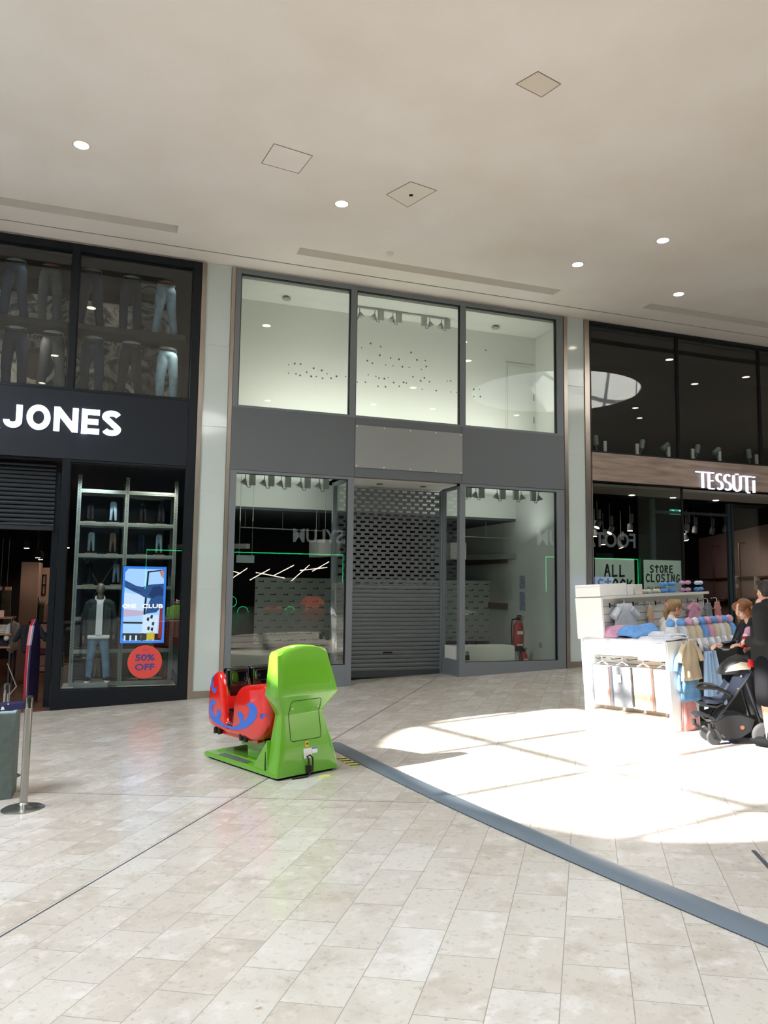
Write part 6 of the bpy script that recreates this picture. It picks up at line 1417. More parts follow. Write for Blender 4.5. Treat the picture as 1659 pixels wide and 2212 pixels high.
# bobble hats along the side counter
hats = [('knit_white', 'knit_blue', 'white hat with a blue bobble, front left'), ('knit_white', 'knit_blue', 'larger white hat with a blue bobble, second'), ('knit_cream', 'knit_pink', 'cream hat with a pink bobble, third'), ('knit_cream', 'knit_white', 'sand hat with a white bobble, fourth'), ('knit_blue', 'knit_blue', 'all blue hat, fifth'), ('knit_pink', 'knit_pink', 'all pink hat, sixth'), ('knit_cream', 'knit_blue', 'cream hat with a blue bobble, seventh'), ('knit_white', 'knit_pink', 'white hat with a pink bobble, eighth'), ('knit_cream', 'knit_blue', 'sand hat with a blue bobble, ninth'), ('knit_blue', 'knit_pink', 'blue hat with a pink bobble, furthest right')]
pxs = (1447, 1470, 1487, 1500, 1514, 1527, 1540, 1551, 1562, 1574)
for k, ((m, mb, lb), px) in enumerate(zip(hats, pxs)):
    q = kl(1, YN+.2, px, 1370); T = kthing('bobble_hat', lb+' on the kiosk side counter', 'hat', 'bobble hats on the kiosk side counter', q.x, YN+.18, H1)
    b = MB(); b.lathe([(.085, .0), (.088, .03), (.086, .034), (.082, .09), (.062, .14), (.03, .17)], 18); b.build('hat_crown', m, T, smooth=True)
    b = MB(); n = 12; b.ball((0, 0, .20), .055, n=8)
    for v in b.bm.verts: v.co += Vector((rnd.uniform(-1, 1), rnd.uniform(-1, 1), rnd.uniform(-1, 1)))*.006
    b.build('bobble', mb, T, smooth=True, ang=180)
# on top of the slat wall
def topbox(px0, px1, py0, nm, m, lb, cat, dep=.12, y=-.40, grp=None, zoff=0):
    a = kl(1, y, px0, py0); c = kl(1, y, px1, py0); T = kthing(nm, lb, cat, grp, a.x, y, zt+.036+zoff)
    h = max(a.z-(zt+.036)-zoff, .05); b = MB(); b.box(0, c.x-a.x, 0, dep, 0, h); b.build('box_body', m, T, bev=.004)
    b = MB(); b.box(.002, c.x-a.x-.002, -.0015, 0, h*.8, h*.81); b.build('lid_line', 'slat_line', T); return T
a = kl(0, 0, 1251, 1264); c = kl(1, -.41, 1353, 1264); T = kthing('cardboard_box', 'large white box at the left end on top of the slat wall', 'box', None, 0, 0, zt+.036)
hb = a.z-zt-.036; b = MB(); b.box(0, c.x, -.41, .04, 0, hb); b.build('box_body', 'kiosk_white', T, bev=.004)
b = MB(); b.box(-.0015, 0, -.40, .03, hb*.8, hb*.81); b.build('lid_line', 'slat_line', T)
topbox(1355, 1367, 1262, 'box_file', 'kiosk_white', 'upright white box file right of the two boxes on the slat wall', 'file')
topbox(1371, 1387, 1262, 'box_file', 'kiosk_slat', 'upright off-white box file, rightmost of the files on the slat wall', 'file')
for k, (x0, x1, yt, m, lb, zo) in enumerate(((1392, 1418, 1276, 'knit_cream', 'cream bootee box left of the blue ones', 0), (1419, 1436, 1279, 'knit_cream', 'second cream bootee box', 0), (1438, 1450, 1276, 'knit_blue', 'blue bootee box, lower left', 0), (1438, 1449, 1264, 'knit_blue', 'blue bootee box, upper left', .09), (1452, 1470, 1276, 'knit_blue', 'blue bootee box, lower middle', 0), (1452, 1470, 1263, 'knit_blue', 'blue bootee box, centre middle', .09), (1473, 1506, 1274, 'knit_pink', 'pink bootee box, bottom of the pink stack', 0), (1473, 1506, 1260, 'knit_pink', 'pink bootee box, top of the pink stack', .10), (1509, 1530, 1276, 'knit_blue', 'blue bootee box at the right end', 0), (1511, 1528, 1264, 'knit_white', 'white bootee box on the right end stack', .09))):
    a = kl(1, -.38, x0, yt); c = kl(1, -.38, x1, yt); T = kthing('bootee_box', lb+' on top of the slat wall', 'box', 'clear bootee boxes on top of the slat wall', a.x, -.38, zt+.037+zo); w = c.x-a.x
    b = MB(); b.box(0, w, 0, .2, 0, .085); b.build('clear_case', 'poly_bag', T)
    for s in (.3, .7): b = MB(); b.ball((w*s, .08, .036), .034, (min(1.3, w*6), 1.3, .9), 8); b.build('bootee', m, T, smooth=True)
# garments hung on the slat wall
def wallhang(px0, px1, py0, py1, m, lb, bag=False, nm='baby_dress'):
    y = -.40; a = kl(1, y, px0, py0); c = kl(1, y, px1, py1); w = (c.x-a.x)/2; h = a.z-c.z; T = kthing(nm, lb, 'baby clothes', 'garments hung on the slat wall', (a.x+c.x)/2, y, c.z)
    b = MB(); lo = []
    for k in range(9):
        t_ = k/8; ww = w*(1-.45*t_) if t_ < .7 else w*(.685-.5*(t_-.7)); lo.append([(ww*cos(q), -.02*sin(q)-.008*sin(6*q), h*t_) for q in [2*pi*i/24 for i in range(24)]])
    b.loft(lo); b.build('garment_body', m, T, smooth=True, ang=180)
    for s in (-1, 1): b = MB(); b.tube([(s*w*.45, 0, h*.85), (s*w*.85, 0, h*.66)], [w*.2, w*.22], 10); b.build('sleeve', m, T, smooth=True)
    b = MB(); b.tube([(-w*.5, 0, h*.9), (0, 0, h*1.02), (w*.5, 0, h*.9)], .006, 6); b.tube([(0, 0, h), (0, .0, h+.05), (0, .05, h+.06)], .005, 6); b.build('hanger', 'kiosk_white', T)
    if bag: b = MB(); b.box(-w*1.15, w*1.15, -.05, .035, -.03, h*1.0); b.build('clear_bag', 'poly_bag', T)
wallhang(1318, 1384, 1305, 1384, 'knit_white', 'white baby garment in a clear bag at the left of the slat wall', True)
wallhang(1396, 1416, 1310, 1375, 'knit_peach', 'peach baby dress on the slat wall behind the seller, left', True)
wallhang(1482, 1517, 1303, 1345, 'knit_pink', 'pink puff-sleeve baby dress on the slat wall right of the seller')
wallhang(1520, 1541, 1302, 1345, 'knit_grey', 'grey-green baby dress on the slat wall, right of the pink one')
wallhang(1541, 1560, 1300, 1345, 'jersey_pink', 'brown-pink baby dress at the right end of the slat wall')
bpy.data.objects.remove(frame0)
# ------------------------------------------------------------------ people
mat('skin', '#d9a48c', 0.5, var='#cf9880', vs=9); mat('skin_pale', '#e3b7a2', 0.5); mat('hair_blond', '#b08d5c', 0.5, var='#7d6242', vs=16, stretch=(6, 6, 1), bump=.5, bs=30); mat('hair_auburn', '#9a6236', 0.45, var='#5e3a20', vs=16, stretch=(6, 6, 1), bump=.5, bs=30); mat('hair_dark', '#2b2320', 0.6, var='#1b1614', vs=20, bump=.4, bs=40)
mat('top_cream', '#e2dbd0', 0.85, bump=.3, bs=14); mat('leather_black', '#14161a', 0.3, bump=.4, bs=9); mat('hoodie_black', '#17181a', 0.9, bump=.4, bs=10); mat('shorts_black', '#17171a', 0.85, bump=.5, bs=7, spec=.15); mat('eye_white', '#eeeeea', 0.3); mat('eye_dark', '#2a2019', 0.3); mat('lip', '#b5665c', 0.5); mat('shoe_red', '#d5262a', 0.4); mat('sock_white', '#e8e6e2', 0.8); mat('trouser_dark', '#23262c', 0.85, bump=.3, bs=12); mat('scrunchie', '#e58fa0', 0.8)
def hand_prims(w, d, n, s=1.0, curl=.5, thumb=1):
    """wrist w, pointing direction d, palm normal n (fingers curl towards n); four fingers of unequal length and a thumb off the side"""
    w, d, n = Vector(w), Vector(d).normalized(), Vector(n).normalized(); n = (n-d*n.dot(d)).normalized(); c = d.cross(n)*thumb; P = []
    P.append(('c', w, w+d*.035*s, .021*s, .026*s))
    for k, off in enumerate((-.024, -.008, .008, .024)): P.append(('c', w+d*.025*s+c*off*s*.7, w+d*.078*s+c*off*s, .0135*s, .0120*s))
    for k, (off, L_) in enumerate(((-.027, .030), (-.009, .038), (.009, .042), (.027, .037))):
        p = w+d*.080*s+c*off*s; a = curl*.5; q = p+(d*cos(a)+n*sin(a))*L_*s; a2 = curl*1.3; r = q+(d*cos(a2)+n*sin(a2))*L_*.66*s; a3 = curl*2.1; t = r+(d*cos(a3)+n*sin(a3))*L_*.5*s
        P += [('c', p, q, .0095*s, .0088*s), ('c', q, r, .0088*s, .008*s), ('c', r, t, .008*s, .007*s)]
    p = w+d*.022*s+c*.026*s; q = p+(d*.7+c*.75+n*.3).normalized()*.038*s; r = q+(d*.95+c*.15+n*.4).normalized()*.03*s
    P += [('c', p, q, .0125*s, .0105*s), ('c', q, r, .0105*s, .0085*s)]
    return P
def head_prims(c, R, s=1.0):
    """head centre c, rotation R; local face looks along -y"""
    c = Vector(c); T_ = lambda x, y, z: c+R @ (Vector((x, y, z))*s)
    P = [('e', T_(0, .012, .02), (.074*s, .092*s, .095*s), R), ('e', T_(0, -.022, -.045), (.058*s, .066*s, .062*s), R), ('e', T_(0, -.056, -.085), (.028*s, .026*s, .02*s), R),
         ('c', T_(0, -.088, .012), T_(0, -.104, -.022), .0085*s, .0125*s), ('e', T_(-.011, -.094, -.026), (.008*s, .008*s, .007*s), R), ('e', T_(.011, -.094, -.026), (.008*s, .008*s, .007*s), R),
         ('c', T_(-.034, -.078, .030), T_(.034, -.078, .030), .010*s, .010*s), ('e', T_(-.040, -.066, -.020), (.020*s, .016*s, .018*s), R), ('e', T_(.040, -.066, -.020), (.020*s, .016*s, .018*s), R),
         ('c', T_(-.018, -.083, -.052), T_(.018, -.083, -.052), .0078*s, .0078*s), ('c', T_(-.013, -.082, -.062), T_(.013, -.082, -.062), .008*s, .008*s)]
    for sd in (-1, 1):
        P += [('e', T_(sd*.076, .012, -.002), (.008*s, .018*s, .028*s), R), ('e', T_(sd*.074, .010, -.026), (.008*s, .011*s, .011*s), R)]
    return P
def face_bits(T, c, R, s=1.0, brow='hair_dark'):
    c = Vector(c); T_ = lambda x, y, z: c+R @ (Vector((x, y, z))*s)
    for sd in (-1, 1):
        b = MB(); b.ball(T_(sd*.030, -.076, .008), .0125*s, (1, 1, .75), 8); e = b.build('eye', 'eye_white', T, smooth=True)
        b = MB(); b.ball(T_(sd*.030, -.0865, .008), .0058*s, n=6); b.build('iris', 'eye_dark', e, smooth=True)
        b = MB(); b.tube([T_(sd*.014, -.089, .030), T_(sd*.030, -.090, .036), T_(sd*.048, -.080, .030)], [.003*s, .004*s, .0025*s], 6); b.build('eyebrow', brow, T, smooth=True)
    b = MB(); b.tube([T_(-.022, -.086, -.055), T_(-.008, -.0925, -.051), T_(0, -.092, -.053), T_(.008, -.0925, -.051), T_(.022, -.086, -.055), T_(0, -.0915, -.064)], [.002*s, .0045*s, .004*s, .0045*s, .002*s, .005*s], 6); b.build('lips', 'lip', T, smooth=True)
E3 = Matrix.Identity(3)
def rot(z=0, x=0): return Matrix.Rotation(radians(z), 3, 'Z') @ Matrix.Rotation(radians(x), 3, 'X')
# --- the kiosk seller
q = KM @ Vector((.88, -.70, 0)); q.z = fz(q.x, q.y)
T = thing('person', 'blonde woman with ponytail, glasses and cream top standing inside the kiosk, in profile', 'person', q, rotz=radians(78))
hc = (0, -.04, 1.415); R = rot(0, 8)
body = head_prims(hc, R, .98)+[('c', (0, .0, 1.35), (0, .02, 1.25), .05, .056), ('c', (-.13, .03, 1.22), (.13, .03, 1.22), .06, .06), ('e', (0, .03, 1.05), (.15, .105, .20)), ('e', (0, .03, .83), (.16, .12, .14)),
    ('c', (-.16, .03, 1.21), (-.21, -.02, .97), .05, .038), ('c', (-.21, -.02, .97), (-.15, -.22, .93), .038, .027), ('c', (.16, .03, 1.21), (.21, -.02, .97), .05, .038), ('c', (.21, -.02, .97), (.15, -.22, .93), .038, .027),
    ('c', (-.085, .03, .80), (-.09, .03, .44), .085, .055), ('c', (-.09, .03, .44), (-.09, .04, .08), .055, .035), ('c', (.085, .03, .80), (.09, .03, .44), .085, .055), ('c', (.09, .03, .44), (.09, .04, .08), .055, .035)]
body += hand_prims((-.15, -.22, .93), (.1, -1, -.1), (0, 0, -1), .95, .6, 1)+hand_prims((.15, -.22, .93), (-.1, -1, -.1), (0, 0, -1), .95, .6, -1)
blob('body', body, MATS['skin'], T, voxel=.006, smooth=2)
face_bits(T, hc, R, .98)
blob('cream_top', [('c', (-.13, .03, 1.22), (.13, .03, 1.22), .074, .074), ('e', (0, .03, 1.04), (.175, .13, .25)), ('b', (-.15, .15, -.07, .13, .82, 1.05)), ('c', (-.16, .03, 1.21), (-.215, -.02, .96), .066, .054), ('c', (-.215, -.02, .96), (-.165, -.17, .94), .054, .042), ('c', (.16, .03, 1.21), (.215, -.02, .96), .066, .054), ('c', (.215, -.02, .96), (.165, -.17, .94), .054, .042), ('c', (0, .02, 1.26), (0, .02, 1.29), .066, .062)], MATS['top_cream'], T, voxel=.010)
blob('trousers', [('e', (0, .03, .80), (.175, .135, .13)), ('c', (-.088, .03, .78), (-.095, .04, .10), .10, .062), ('c', (.088, .03, .78), (.095, .04, .10), .10, .062)], MATS['trouser_dark'], T, voxel=.014)
for sd in (-1, 1): blob('shoe', [('e', (sd*.095, -.03, .045), (.045, .125, .045)), ('e', (sd*.095, .05, .05), (.04, .05, .05))], MATS['shoe_black'], T, voxel=.012)
Hc = Vector(hc)
hr = blob('hair', [('e', Hc+Vector((0, .035, .032)), (.086, .090, .092)), ('e', Hc+Vector((0, -.035, .085)), (.06, .05, .035)), ('e', Hc+Vector((-.06, -.02, .05)), (.028, .05, .045)), ('e', Hc+Vector((.06, -.02, .05)), (.028, .05, .045)), ('c', Hc+Vector((0, .11, .02)), Hc+Vector((0, .135, -.05)), .03, .034), ('c', Hc+Vector((0, .135, -.05)), Hc+Vector((0, .12, -.17)), .034, .016)], MATS['hair_blond'], T, voxel=.008)
b = MB(); n = 14; cc = Hc+Vector((0, .115, .028)); b.tube([cc+Vector((.032*cos(2*pi*k/n), .012*sin(2*pi*k/n), .03*sin(2*pi*k/n))) for k in range(n+1)], .011, 8, caps=False); b.build('scrunchie', 'scrunchie', T, smooth=True)
b = MB()
def gl(T, Hc, R, s):
    T_ = lambda x, y, z: Hc+R @ (Vector((x, y, z))*s); b = MB(); n = 16
    for sd in (-1, 1): b.tube([T_(sd*.032+.024*cos(2*pi*k/n), -.098, .004+.019*sin(2*pi*k/n)) for k in range(n+1)], .0022, 5, caps=False); b.tube([T_(sd*.056, -.096, .008), T_(sd*.080, -.04, .010), T_(sd*.080, .02, .004)], .0022, 5)
    b.tube([T_(-.009, -.1, .008), T_(.009, -.1, .008)], .002, 5); b.build('glasses', 'eye_dark', T)
gl(T, Hc, R, .98)
# --- young woman in a black leather jacket
gx, gy = 7.22, 7.22
T = thing('person', 'young woman with auburn plaited hair and black leather jacket leaning towards the kiosk', 'person', (gx, gy, fz(gx, gy)), rotz=radians(-98))
hc = (0, -.10, 1.385); R = rot(8, 24)
body = head_prims(hc, R, .96)+[('c', (0, -.05, 1.31), (0, .0, 1.22), .048, .054), ('c', (-.13, .02, 1.19), (.13, .02, 1.19), .06, .06), ('e', (0, .03, 1.03), (.145, .105, .19)), ('e', (0, .05, .82), (.155, .12, .14)),
    ('c', (-.155, .02, 1.18), (-.20, -.06, .97), .05, .038), ('c', (-.20, -.06, .97), (-.15, -.30, .955), .038, .026), ('c', (.155, .02, 1.18), (.20, -.05, .95), .05, .038), ('c', (.20, -.05, .95), (.16, -.22, .98), .038, .026),
    ('c', (-.085, .04, .80), (-.09, .03, .44), .085, .055), ('c', (-.09, .03, .44), (-.09, .05, .08), .055, .035), ('c', (.085, .04, .80), (.09, .03, .44), .085, .055), ('c', (.09, .03, .44), (.09, .05, .08), .055, .035)]
body += hand_prims((-.15, -.30, .955), (.15, -1, .05), (.2, 0, -1), 1.0, .75, -1)+hand_prims((.16, -.22, .98), (-.2, -1, .1), (0, 0, -1), 1.0, .6, -1)
blob('body', body, MATS['skin_pale'], T, voxel=.006, smooth=2)
face_bits(T, hc, R, .96, 'hair_auburn')
blob('leather_jacket', [('c', (-.13, .02, 1.19), (.13, .02, 1.19), .078, .078), ('e', (0, .03, 1.02), (.18, .135, .26)), ('b', (-.15, .15, -.08, .13, .74, 1.0)), ('c', (-.16, .02, 1.18), (-.21, -.06, .96), .07, .056), ('c', (-.21, -.06, .96), (-.155, -.27, .955), .056, .040), ('c', (.16, .02, 1.18), (.21, -.05, .94), .07, .056), ('c', (.21, -.05, .94), (.17, -.19, .97), .056, .040), ('c', (0, .03, 1.22), (0, .02, 1.26), .075, .068)], MATS['leather_black'], T, voxel=.010)
blob('trousers', [('e', (0, .04, .80), (.17, .135, .13)), ('c', (-.088, .04, .78), (-.095, .05, .10), .095, .055), ('c', (.088, .04, .78), (.095, .05, .10), .095, .055)], MATS['trouser_dark'], T, voxel=.014)
for sd in (-1, 1): blob('shoe', [('e', (sd*.095, -.03, .045), (.045, .125, .045)), ('e', (sd*.095, .05, .05), (.04, .05, .05))], MATS['shoe_black'], T, voxel=.012)
Hc = Vector(hc); Q = lambda x, y, z: Hc+R @ Vector((x, y, z))
blob('hair', [('e', Q(0, .035, .032), (.090, .096, .096), R), ('e', Q(-.05, -.03, .05), (.042, .06, .055), R), ('e', Q(.05, -.03, .05), (.042, .06, .055), R), ('c', Q(-.07, -.02, .0), Q(-.075, -.035, -.13), .028, .020), ('c', Q(.07, -.01, .0), Q(.08, .0, -.12), .034, .026), ('e', Q(0, .06, -.05), (.07, .06, .07), R)], MATS['hair_auburn'], T, voxel=.008)
b = MB()
for k in range(11):
    t_ = k/10; p = Q(.085, .07, .05).lerp(Vector((.13, -.05, .98)), t_) ; b.ball(p+Vector(((.012 if k % 2 else -.012), 0, 0)), .026-.008*t_, (1, 1, 1.15), 8)
b.build('plait', 'hair_auburn', T, smooth=True, ang=180)
# --- man in black hoodie and shorts, back to the camera
my = 6.38; mx = PY(1657, 1270, my).x
T = thing('person', 'dark-haired man in black hoodie and black shorts, back turned, at the right edge', 'person', (mx, my, fz(mx, my)), rotz=radians(196))
hc = (-.02, -.03, 1.60); R = rot(-38, 0)
body = head_prims(hc, R, 1.04)+[('c', (0, .0, 1.55), (0, .02, 1.44), .062, .066), ('c', (-.17, .02, 1.40), (.17, .02, 1.40), .07, .07), ('e', (0, .02, 1.2), (.175, .12, .24)), ('e', (0, .02, .93), (.165, .125, .15)),
    ('c', (-.21, .02, 1.39), (-.27, .0, 1.12), .058, .046), ('c', (-.27, .0, 1.12), (-.20, -.24, 1.0), .046, .03), ('c', (.20, .02, 1.39), (.215, .04, 1.12), .058, .046), ('c', (.215, .04, 1.12), (.02, -.22, 1.06), .046, .03),
    ('c', (-.095, .02, .90), (-.13, .03, .48), .098, .066), ('c', (-.13, .03, .48), (-.15, .07, .08), .062, .038), ('c', (.095, .02, .90), (.12, .02, .48), .098, .066), ('c', (.12, .02, .48), (.13, .05, .08), .062, .038)]
body += hand_prims((-.20, -.24, 1.0), (.1, -1, -.05), (0, 0, -1), 1.1, .9, 1)+hand_prims((.02, -.22, 1.06), (-.8, -.6, .0), (-.3, 0, -.5), 1.1, .5, 1)
blob('body', body, MATS['skin'], T, voxel=.007, smooth=2)
face_bits(T, hc, R, 1.04)
blob('hoodie', [('c', (-.17, .02, 1.40), (.17, .02, 1.40), .095, .095), ('e', (0, .02, 1.2), (.215, .155, .27)), ('b', (-.19, .19, -.10, .14, .88, 1.25)), ('c', (-.215, .02, 1.39), (-.28, .0, 1.12), .085, .068), ('c', (-.28, .0, 1.12), (-.215, -.20, 1.01), .068, .05), ('c', (.20, .02, 1.39), (.22, .04, 1.12), .082, .066), ('c', (.22, .04, 1.12), (.05, -.19, 1.06), .066, .05), ('e', (0, .09, 1.45), (.115, .075, .07)), ('c', (-.06, .03, 1.46), (.06, .03, 1.46), .075, .075)], MATS['hoodie_black'], T, voxel=.011)
blob('shorts', [('e', (0, .02, .90), (.195, .15, .13)), ('c', (-.10, .02, .86), (-.135, .03, .52), .12, .115), ('c', (.10, .02, .86), (.13, .03, .52), .12, .115)], MATS['shorts_black'], T, voxel=.013)
Hc = Vector(hc); Q = lambda x, y, z: Hc+R @ Vector((x, y, z))
blob('hair', [('e', Q(0, .03, .045), (.085, .094, .088), R), ('e', Q(0, -.05, .095), (.06, .04, .03), R), ('e', Q(0, .06, -.01), (.07, .05, .06), R)], MATS['hair_dark'], T, voxel=.008)
for sd, x in ((-1, -.15), (1, .13)):
    o = blob('trainer', [('e', (x, -.03, .05), (.05, .145, .05)), ('e', (x, .06, .06), (.045, .06, .06))], MATS['shoe_black'], T, voxel=.012)
    b = MB(); b.lathe([(.046, .09), (.044, .16)], 14, c=(x, .06, 0)); b.build('sock', 'shoe_black', o, smooth=True)
# --- toddler carried on his left arm: only a leg with a red and white boot shows
sq = PY(1606, 1391, 6.75)
T = thing('child', 'toddler carried by the man in black, one leg with a red-soled white boot hanging down', 'person', (sq.x+.32, 6.80, sq.z-.20), rotz=radians(-62))
blob('body', head_prims((0, 0, .62), rot(0, 0), .82)+[('c', (0, 0, .55), (0, .02, .48), .04, .045), ('e', (0, .02, .36), (.10, .08, .14)), ('e', (0, .02, .24), (.10, .08, .08)), ('c', (-.06, 0, .24), (-.08, -.18, .34), .055, .042), ('c', (-.08, -.18, .34), (-.09, -.28, .24), .040, .030), ('c', (.06, 0, .24), (.08, -.10, .22), .055, .042), ('c', (.08, -.10, .22), (.09, -.10, .06), .040, .030), ('c', (-.10, .02, .44), (-.13, -.06, .32), .035, .03), ('c', (.10, .02, .44), (.13, -.06, .32), .035, .03)]+hand_prims((-.13, -.06, .32), (.3, -1, 0), (0, 0, -1), .55, .6, 1)+hand_prims((.13, -.06, .32), (-.3, -1, 0), (0, 0, -1), .55, .6, -1), MATS['skin_pale'], T, voxel=.006)
face_bits(T, (0, 0, .62), rot(0, 0), .82)
blob('hair', [('e', (0, .03, .655), (.072, .078, .072))], MATS['hair_dark'], T, voxel=.009)
blob('romper', [('e', (0, .02, .36), (.125, .10, .16)), ('e', (0, .02, .24), (.12, .10, .09)), ('c', (-.10, .02, .44), (-.13, -.05, .33), .05, .042), ('c', (.10, .02, .44), (.13, -.05, .33), .05, .042)], MATS['hoodie_black'], T, voxel=.011)
blob('leggings', [('c', (-.06, 0, .24), (-.08, -.18, .34), .062, .05), ('c', (-.08, -.18, .34), (-.09, -.27, .26), .048, .040), ('c', (.06, 0, .24), (.08, -.10, .22), .062, .05), ('c', (.08, -.10, .22), (.09, -.10, .10), .048, .040)], MATS['knit_pink'], T, voxel=.01)
for x, y, zz in ((-.09, -.29, .19), (.09, -.12, 0)):
    o = blob('boot', [('e', (x, y-.03, zz+.025), (.034, .078, .032)), ('c', (x, y+.01, zz+.03), (x, y+.012, zz+.085), .036, .036)], MATS['sock_white'], T, voxel=.007)
    b = MB(); b.loft([[(x+.038*cos(a), y-.028+.085*sin(a), zz+z) for a in [2*pi*k/20 for k in range(20)]] for z in (-.022, .006)]); b.build('red_sole', 'shoe_red', o)
    b = MB(); b.lathe([(.038, .06), (.0385, .095)], 16, c=(x, y+.011, zz)); b.build('red_collar', 'board_red', o, smooth=True)
    b = MB(); b.box(x-.036, x+.036, y-.10, y-.06, zz+.015, zz+.035, bev=.008); b.build('red_toe', 'board_red', o)
# ------------------------------------------------------------------ pushchair
mat('pram_black', '#15171b', 0.55); mat('pram_navy', '#182032', 0.75, bump=.3, bs=12); mat('pram_frame', '#26282c', 0.35, .4); mat('pram_beige', '#b5ab97', 0.7, bump=.3, bs=9); mat('tyre', '#3a3b3d', 0.7); mat('red_tag', '#d92a2a', 0.4); mat('bag_blue', '#2d49a0', 0.7)
W2 = PF(1543, 1609)
pram = thing('pushchair', 'black pushchair with navy seat and beige-lined hood standing by the kiosk', 'pushchair', W2, rotz=atan2(-.52, .85))
bpy.context.view_layer.update()
def pp(px, py, y=0.0): return loc_on(pram, 1, y, px, py)
def wheel(cx, cy, r, w, nm='wheel', ang=0.0):
    Mx = Matrix.Translation((cx, cy, r)) @ Matrix.Rotation(ang, 4, 'Z') @ Matrix.Rotation(pi/2, 4, 'X')
    b = MB(); b.lathe([(r*.72, -w/2), (r*.9, -w/2), (r, -w*.25), (r, w*.25), (r*.9, w/2), (r*.72, w/2)], 28, M=Mx); o = b.build(nm, 'tyre', pram, smooth=True)
    b = MB(); b.lathe([(r*.70, -w*.3), (r*.73, 0), (r*.70, w*.3), (r*.60, w*.3), (r*.60, -w*.3)], 28, M=Mx); b.lathe([(r*.2, -w*.55), (r*.2, w*.55)], 16, M=Mx)
    for k in range(5):
        a = 2*pi*k/5; p = Mx @ Vector((r*.15*cos(a), r*.15*sin(a), 0)); q = Mx @ Vector((r*.66*cos(a), r*.66*sin(a), 0)); b.tube([p, q], r*.07, 6)
    b.build('spokes', 'pram_black', o)
rf = .082; rb = .135
TR = .26
wheel(0, 0, rf, .04, ang=.25); wheel(-.02, TR, rf, .04, ang=.1)
rw = pp(1654, 1580, -.08); wheel(rw.x, -.08, rb, .045); wheel(rw.x, .42, rb, .045)
for y, (px, py) in ((0.0, (1536, 1553)), (TR, (1502, 1547))):
    q = pp(px, py, y); b = MB(); b.tube([(q.x-.015, y, .22), (q.x-.01, y, .16)], .022, 10); b.bar((q.x-.01, y-.028, .17), (0 if y == 0 else -.02, y-.028, rf), .012, .03); b.bar((q.x-.01, y+.028, .17), (0 if y == 0 else -.02, y+.028, rf), .012, .03); b.build('front_fork', 'pram_black', pram)
def side_tube(pts, r, nm, m='pram_frame', ys=(0.0, .34), n=8):
    P = [pp(*p) for p in pts]
    for y in ys: b = MB(); b.tube([(p.x, y, p.z) for p in P], r, n); b.build(nm, m, pram, smooth=True)
side_tube([(1536, 1556), (1548, 1556), (1560, 1540), (1580, 1512), (1600, 1486), (1612, 1470), (1630, 1440), (1648, 1418)], .014, 'frame_tube')
P = pp(1612, 1474); b = None
for y, yw in ((0.0, -.05), (.34, .39)):
    b = MB(); b.tube([(P.x, y, P.z), (rw.x, yw, rb)], .016, 8); b.build('rear_leg', 'pram_frame', pram, smooth=True)
b = MB(); b.tube([(rw.x, -.08, rb), (rw.x, .42, rb)], .012, 8); b.build('rear_axle', 'pram_black', pram)
q = pp(1648, 1418); b = MB(); b.tube([(q.x, 0, q.z), (q.x+.03, .02, q.z+.01), (q.x+.03, .32, q.z+.01), (q.x, .34, q.z)], .017, 10); b.build('push_handle', 'rubber', pram, smooth=True)
q0 = pp(1500, 1548); q1 = pp(1540, 1558); b = MB(); b.tube([(q1.x, 0, q1.z), (q1.x-.05, .03, q1.z), (q1.x-.05, .31, q1.z), (q1.x, .34, q1.z)], .014, 8); b.build('front_crossbar', 'pram_frame', pram, smooth=True)
def fab(pts, y0, y1, m, nm, th=.02, sag=0.0):
    P = [pp(*p) for p in pts]; b = MB(); lo = []
    n = 9
    for k in range(n):
        y = y0+(y1-y0)*k/(n-1); s = sag*(1-(2*k/(n-1)-1)**2); up = [(p.x, y, p.z-s) for p in P]; dn = [(p.x+.0, y, p.z-s-th) for p in reversed(P)]; lo.append(up+dn)
    b.loft(lo); return b.build(nm, m, pram, smooth=True, ang=50)
fab([(1502, 1549), (1512, 1545), (1528, 1547), (1540, 1553)], .02, .32, 'pram_black', 'footrest', .012)
fab([(1512, 1522), (1530, 1524), (1550, 1526), (1566, 1518)], .03, .31, 'pram_frame', 'leg_rest', .022)
fab([(1530, 1512), (1548, 1514), (1565, 1510), (1578, 1496), (1594, 1470), (1608, 1446), (1620, 1430)], .03, .31, 'pram_navy', 'seat', .04, sag=.02)
P = [pp(*p) for p in ((1560, 1508), (1575, 1482), (1583, 1462), (1605, 1442), (1624, 1440), (1618, 1468), (1600, 1490), (1578, 1512))]
for y in (.012, .315): b = MB(); b.prism([(p.x, p.z) for p in P], lambda u, v: (u, y, v), lambda u, v: (u, y+.012, v)); b.build('seat_side', 'pram_navy', pram, smooth=False)
P = [pp(*p, .0) for p in ((1518, 1489), (1530, 1485), (1550, 1487), (1566, 1494), (1579, 1503))]
b = MB(); b.tube([(P[-1].x, 0, P[-1].z)]+[(p.x, -.005, p.z) for p in P[::-1][1:-1]]+[(P[0].x-.02, .06, P[0].z), (P[0].x-.03, .17, P[0].z), (P[0].x-.02, .28, P[0].z)]+[(p.x, .345, p.z) for p in P[1:]], .019, 10); b.build('bumper_bar', 'rubber', pram, smooth=True)
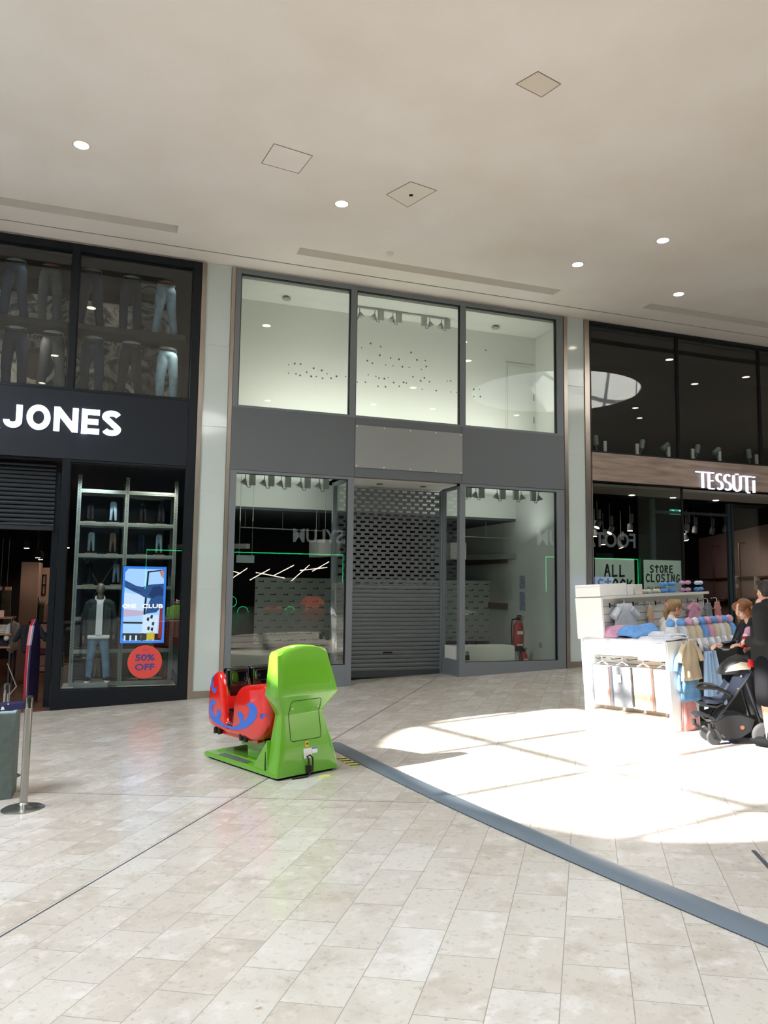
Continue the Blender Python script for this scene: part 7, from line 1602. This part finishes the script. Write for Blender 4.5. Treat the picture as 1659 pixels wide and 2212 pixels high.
# hood: quarter shell with beige lining
hp = pp(1616, 1455); rim = [pp(1556, 1458), pp(1566, 1438), pp(1582, 1424), pp(1602, 1416), pp(1622, 1420), pp(1632, 1436)]
def hood(sc, m, nm, y0, y1):
    b = MB(); lo = []; n = 13
    for r_ in rim:
        lp = []
        for k in range(n):
            a = pi*k/(n-1); yy = (y0+y1)/2-(y1-y0)/2*cos(a); f = sin(a)**.35 if 0 < k < n-1 else 0
            lp.append((hp.x+(r_.x-hp.x)*sc*(.25+.75*f if f else .25), yy, hp.z+(r_.z-hp.z)*sc*(.25+.75*f if f else .25)))
        lo.append(lp)
    b.loft(lo, closed=False, caps=False); o = b.build(nm, m, pram, smooth=True, ang=180); md = o.modifiers.new('t', 'SOLIDIFY'); md.thickness = .012; return o
hood(1.0, 'pram_black', 'hood', -.01, .35); hood(.93, 'pram_beige', 'hood_lining', .005, .335)
P = [pp(*p, -.015) for p in ((1566, 1452), (1580, 1438), (1600, 1430), (1620, 1432), (1622, 1446), (1600, 1447), (1580, 1450))]
b = MB(); b.prism([(p.x, p.z) for p in P], lambda u, v: (u, -.017, v), lambda u, v: (u, -.011, v)); b.build('hood_window', 'pram_beige', pram)
# basket
P = [pp(*p, .0) for p in ((1545, 1560), (1552, 1578), (1568, 1594), (1600, 1594), (1622, 1580), (1630, 1555), (1600, 1545), (1570, 1546))]
b = MB(); b.loft([[(p.x, y, p.z+dz*(1 if i < 5 else 0)) for i, p in enumerate(P)] for y, dz in ((-.01, .0), (.10, -.015), (.24, -.015), (.35, 0))]); b.build('basket', 'pram_black', pram, smooth=True, ang=50)
p = pp(1604, 1572, -.02); b = MB(); b.lathe([(.022, 0), (.022, .004)], 20, M=Matrix.Translation((p.x, -.012, p.z)) @ Matrix.Rotation(pi/2, 4, 'X')); b.build('round_badge', 'form_rust', pram)
p = pp(1621, 1431, -.03); b = MB(); b.box(p.x-.03, p.x+.03, -.06, -.03, p.z-.05, p.z+.035, bev=.012); b.build('red_clip', 'red_tag', pram, smooth=True)
for px, py in ((1602, 1461), (1596, 1489)): p = pp(px, py, .0); b = MB(); b.ball((p.x, .008, p.z), .012, (1.4, .4, 1), 6); b.build('reflective_mark', 'chrome', pram)
p = pp(1612, 1590, .3); T = thing('shopping_bag', 'blue bag lying on the floor behind the pushchair basket', 'bag', pram.matrix_basis @ Vector((.42, .55, .0)))
T.location.z = fz(T.location.x, T.location.y)
blob('bag_body', [('e', (0, 0, .055), (.22, .12, .055)), ('e', (-.1, .03, .06), (.10, .09, .06))], MATS['bag_blue'], T, voxel=.015)
b = MB(); b.tube([(-.08, 0, .10), (-.04, 0, .14), (.04, 0, .13), (.08, 0, .09)], .006, 6); b.build('bag_handle', 'bag_blue', T)
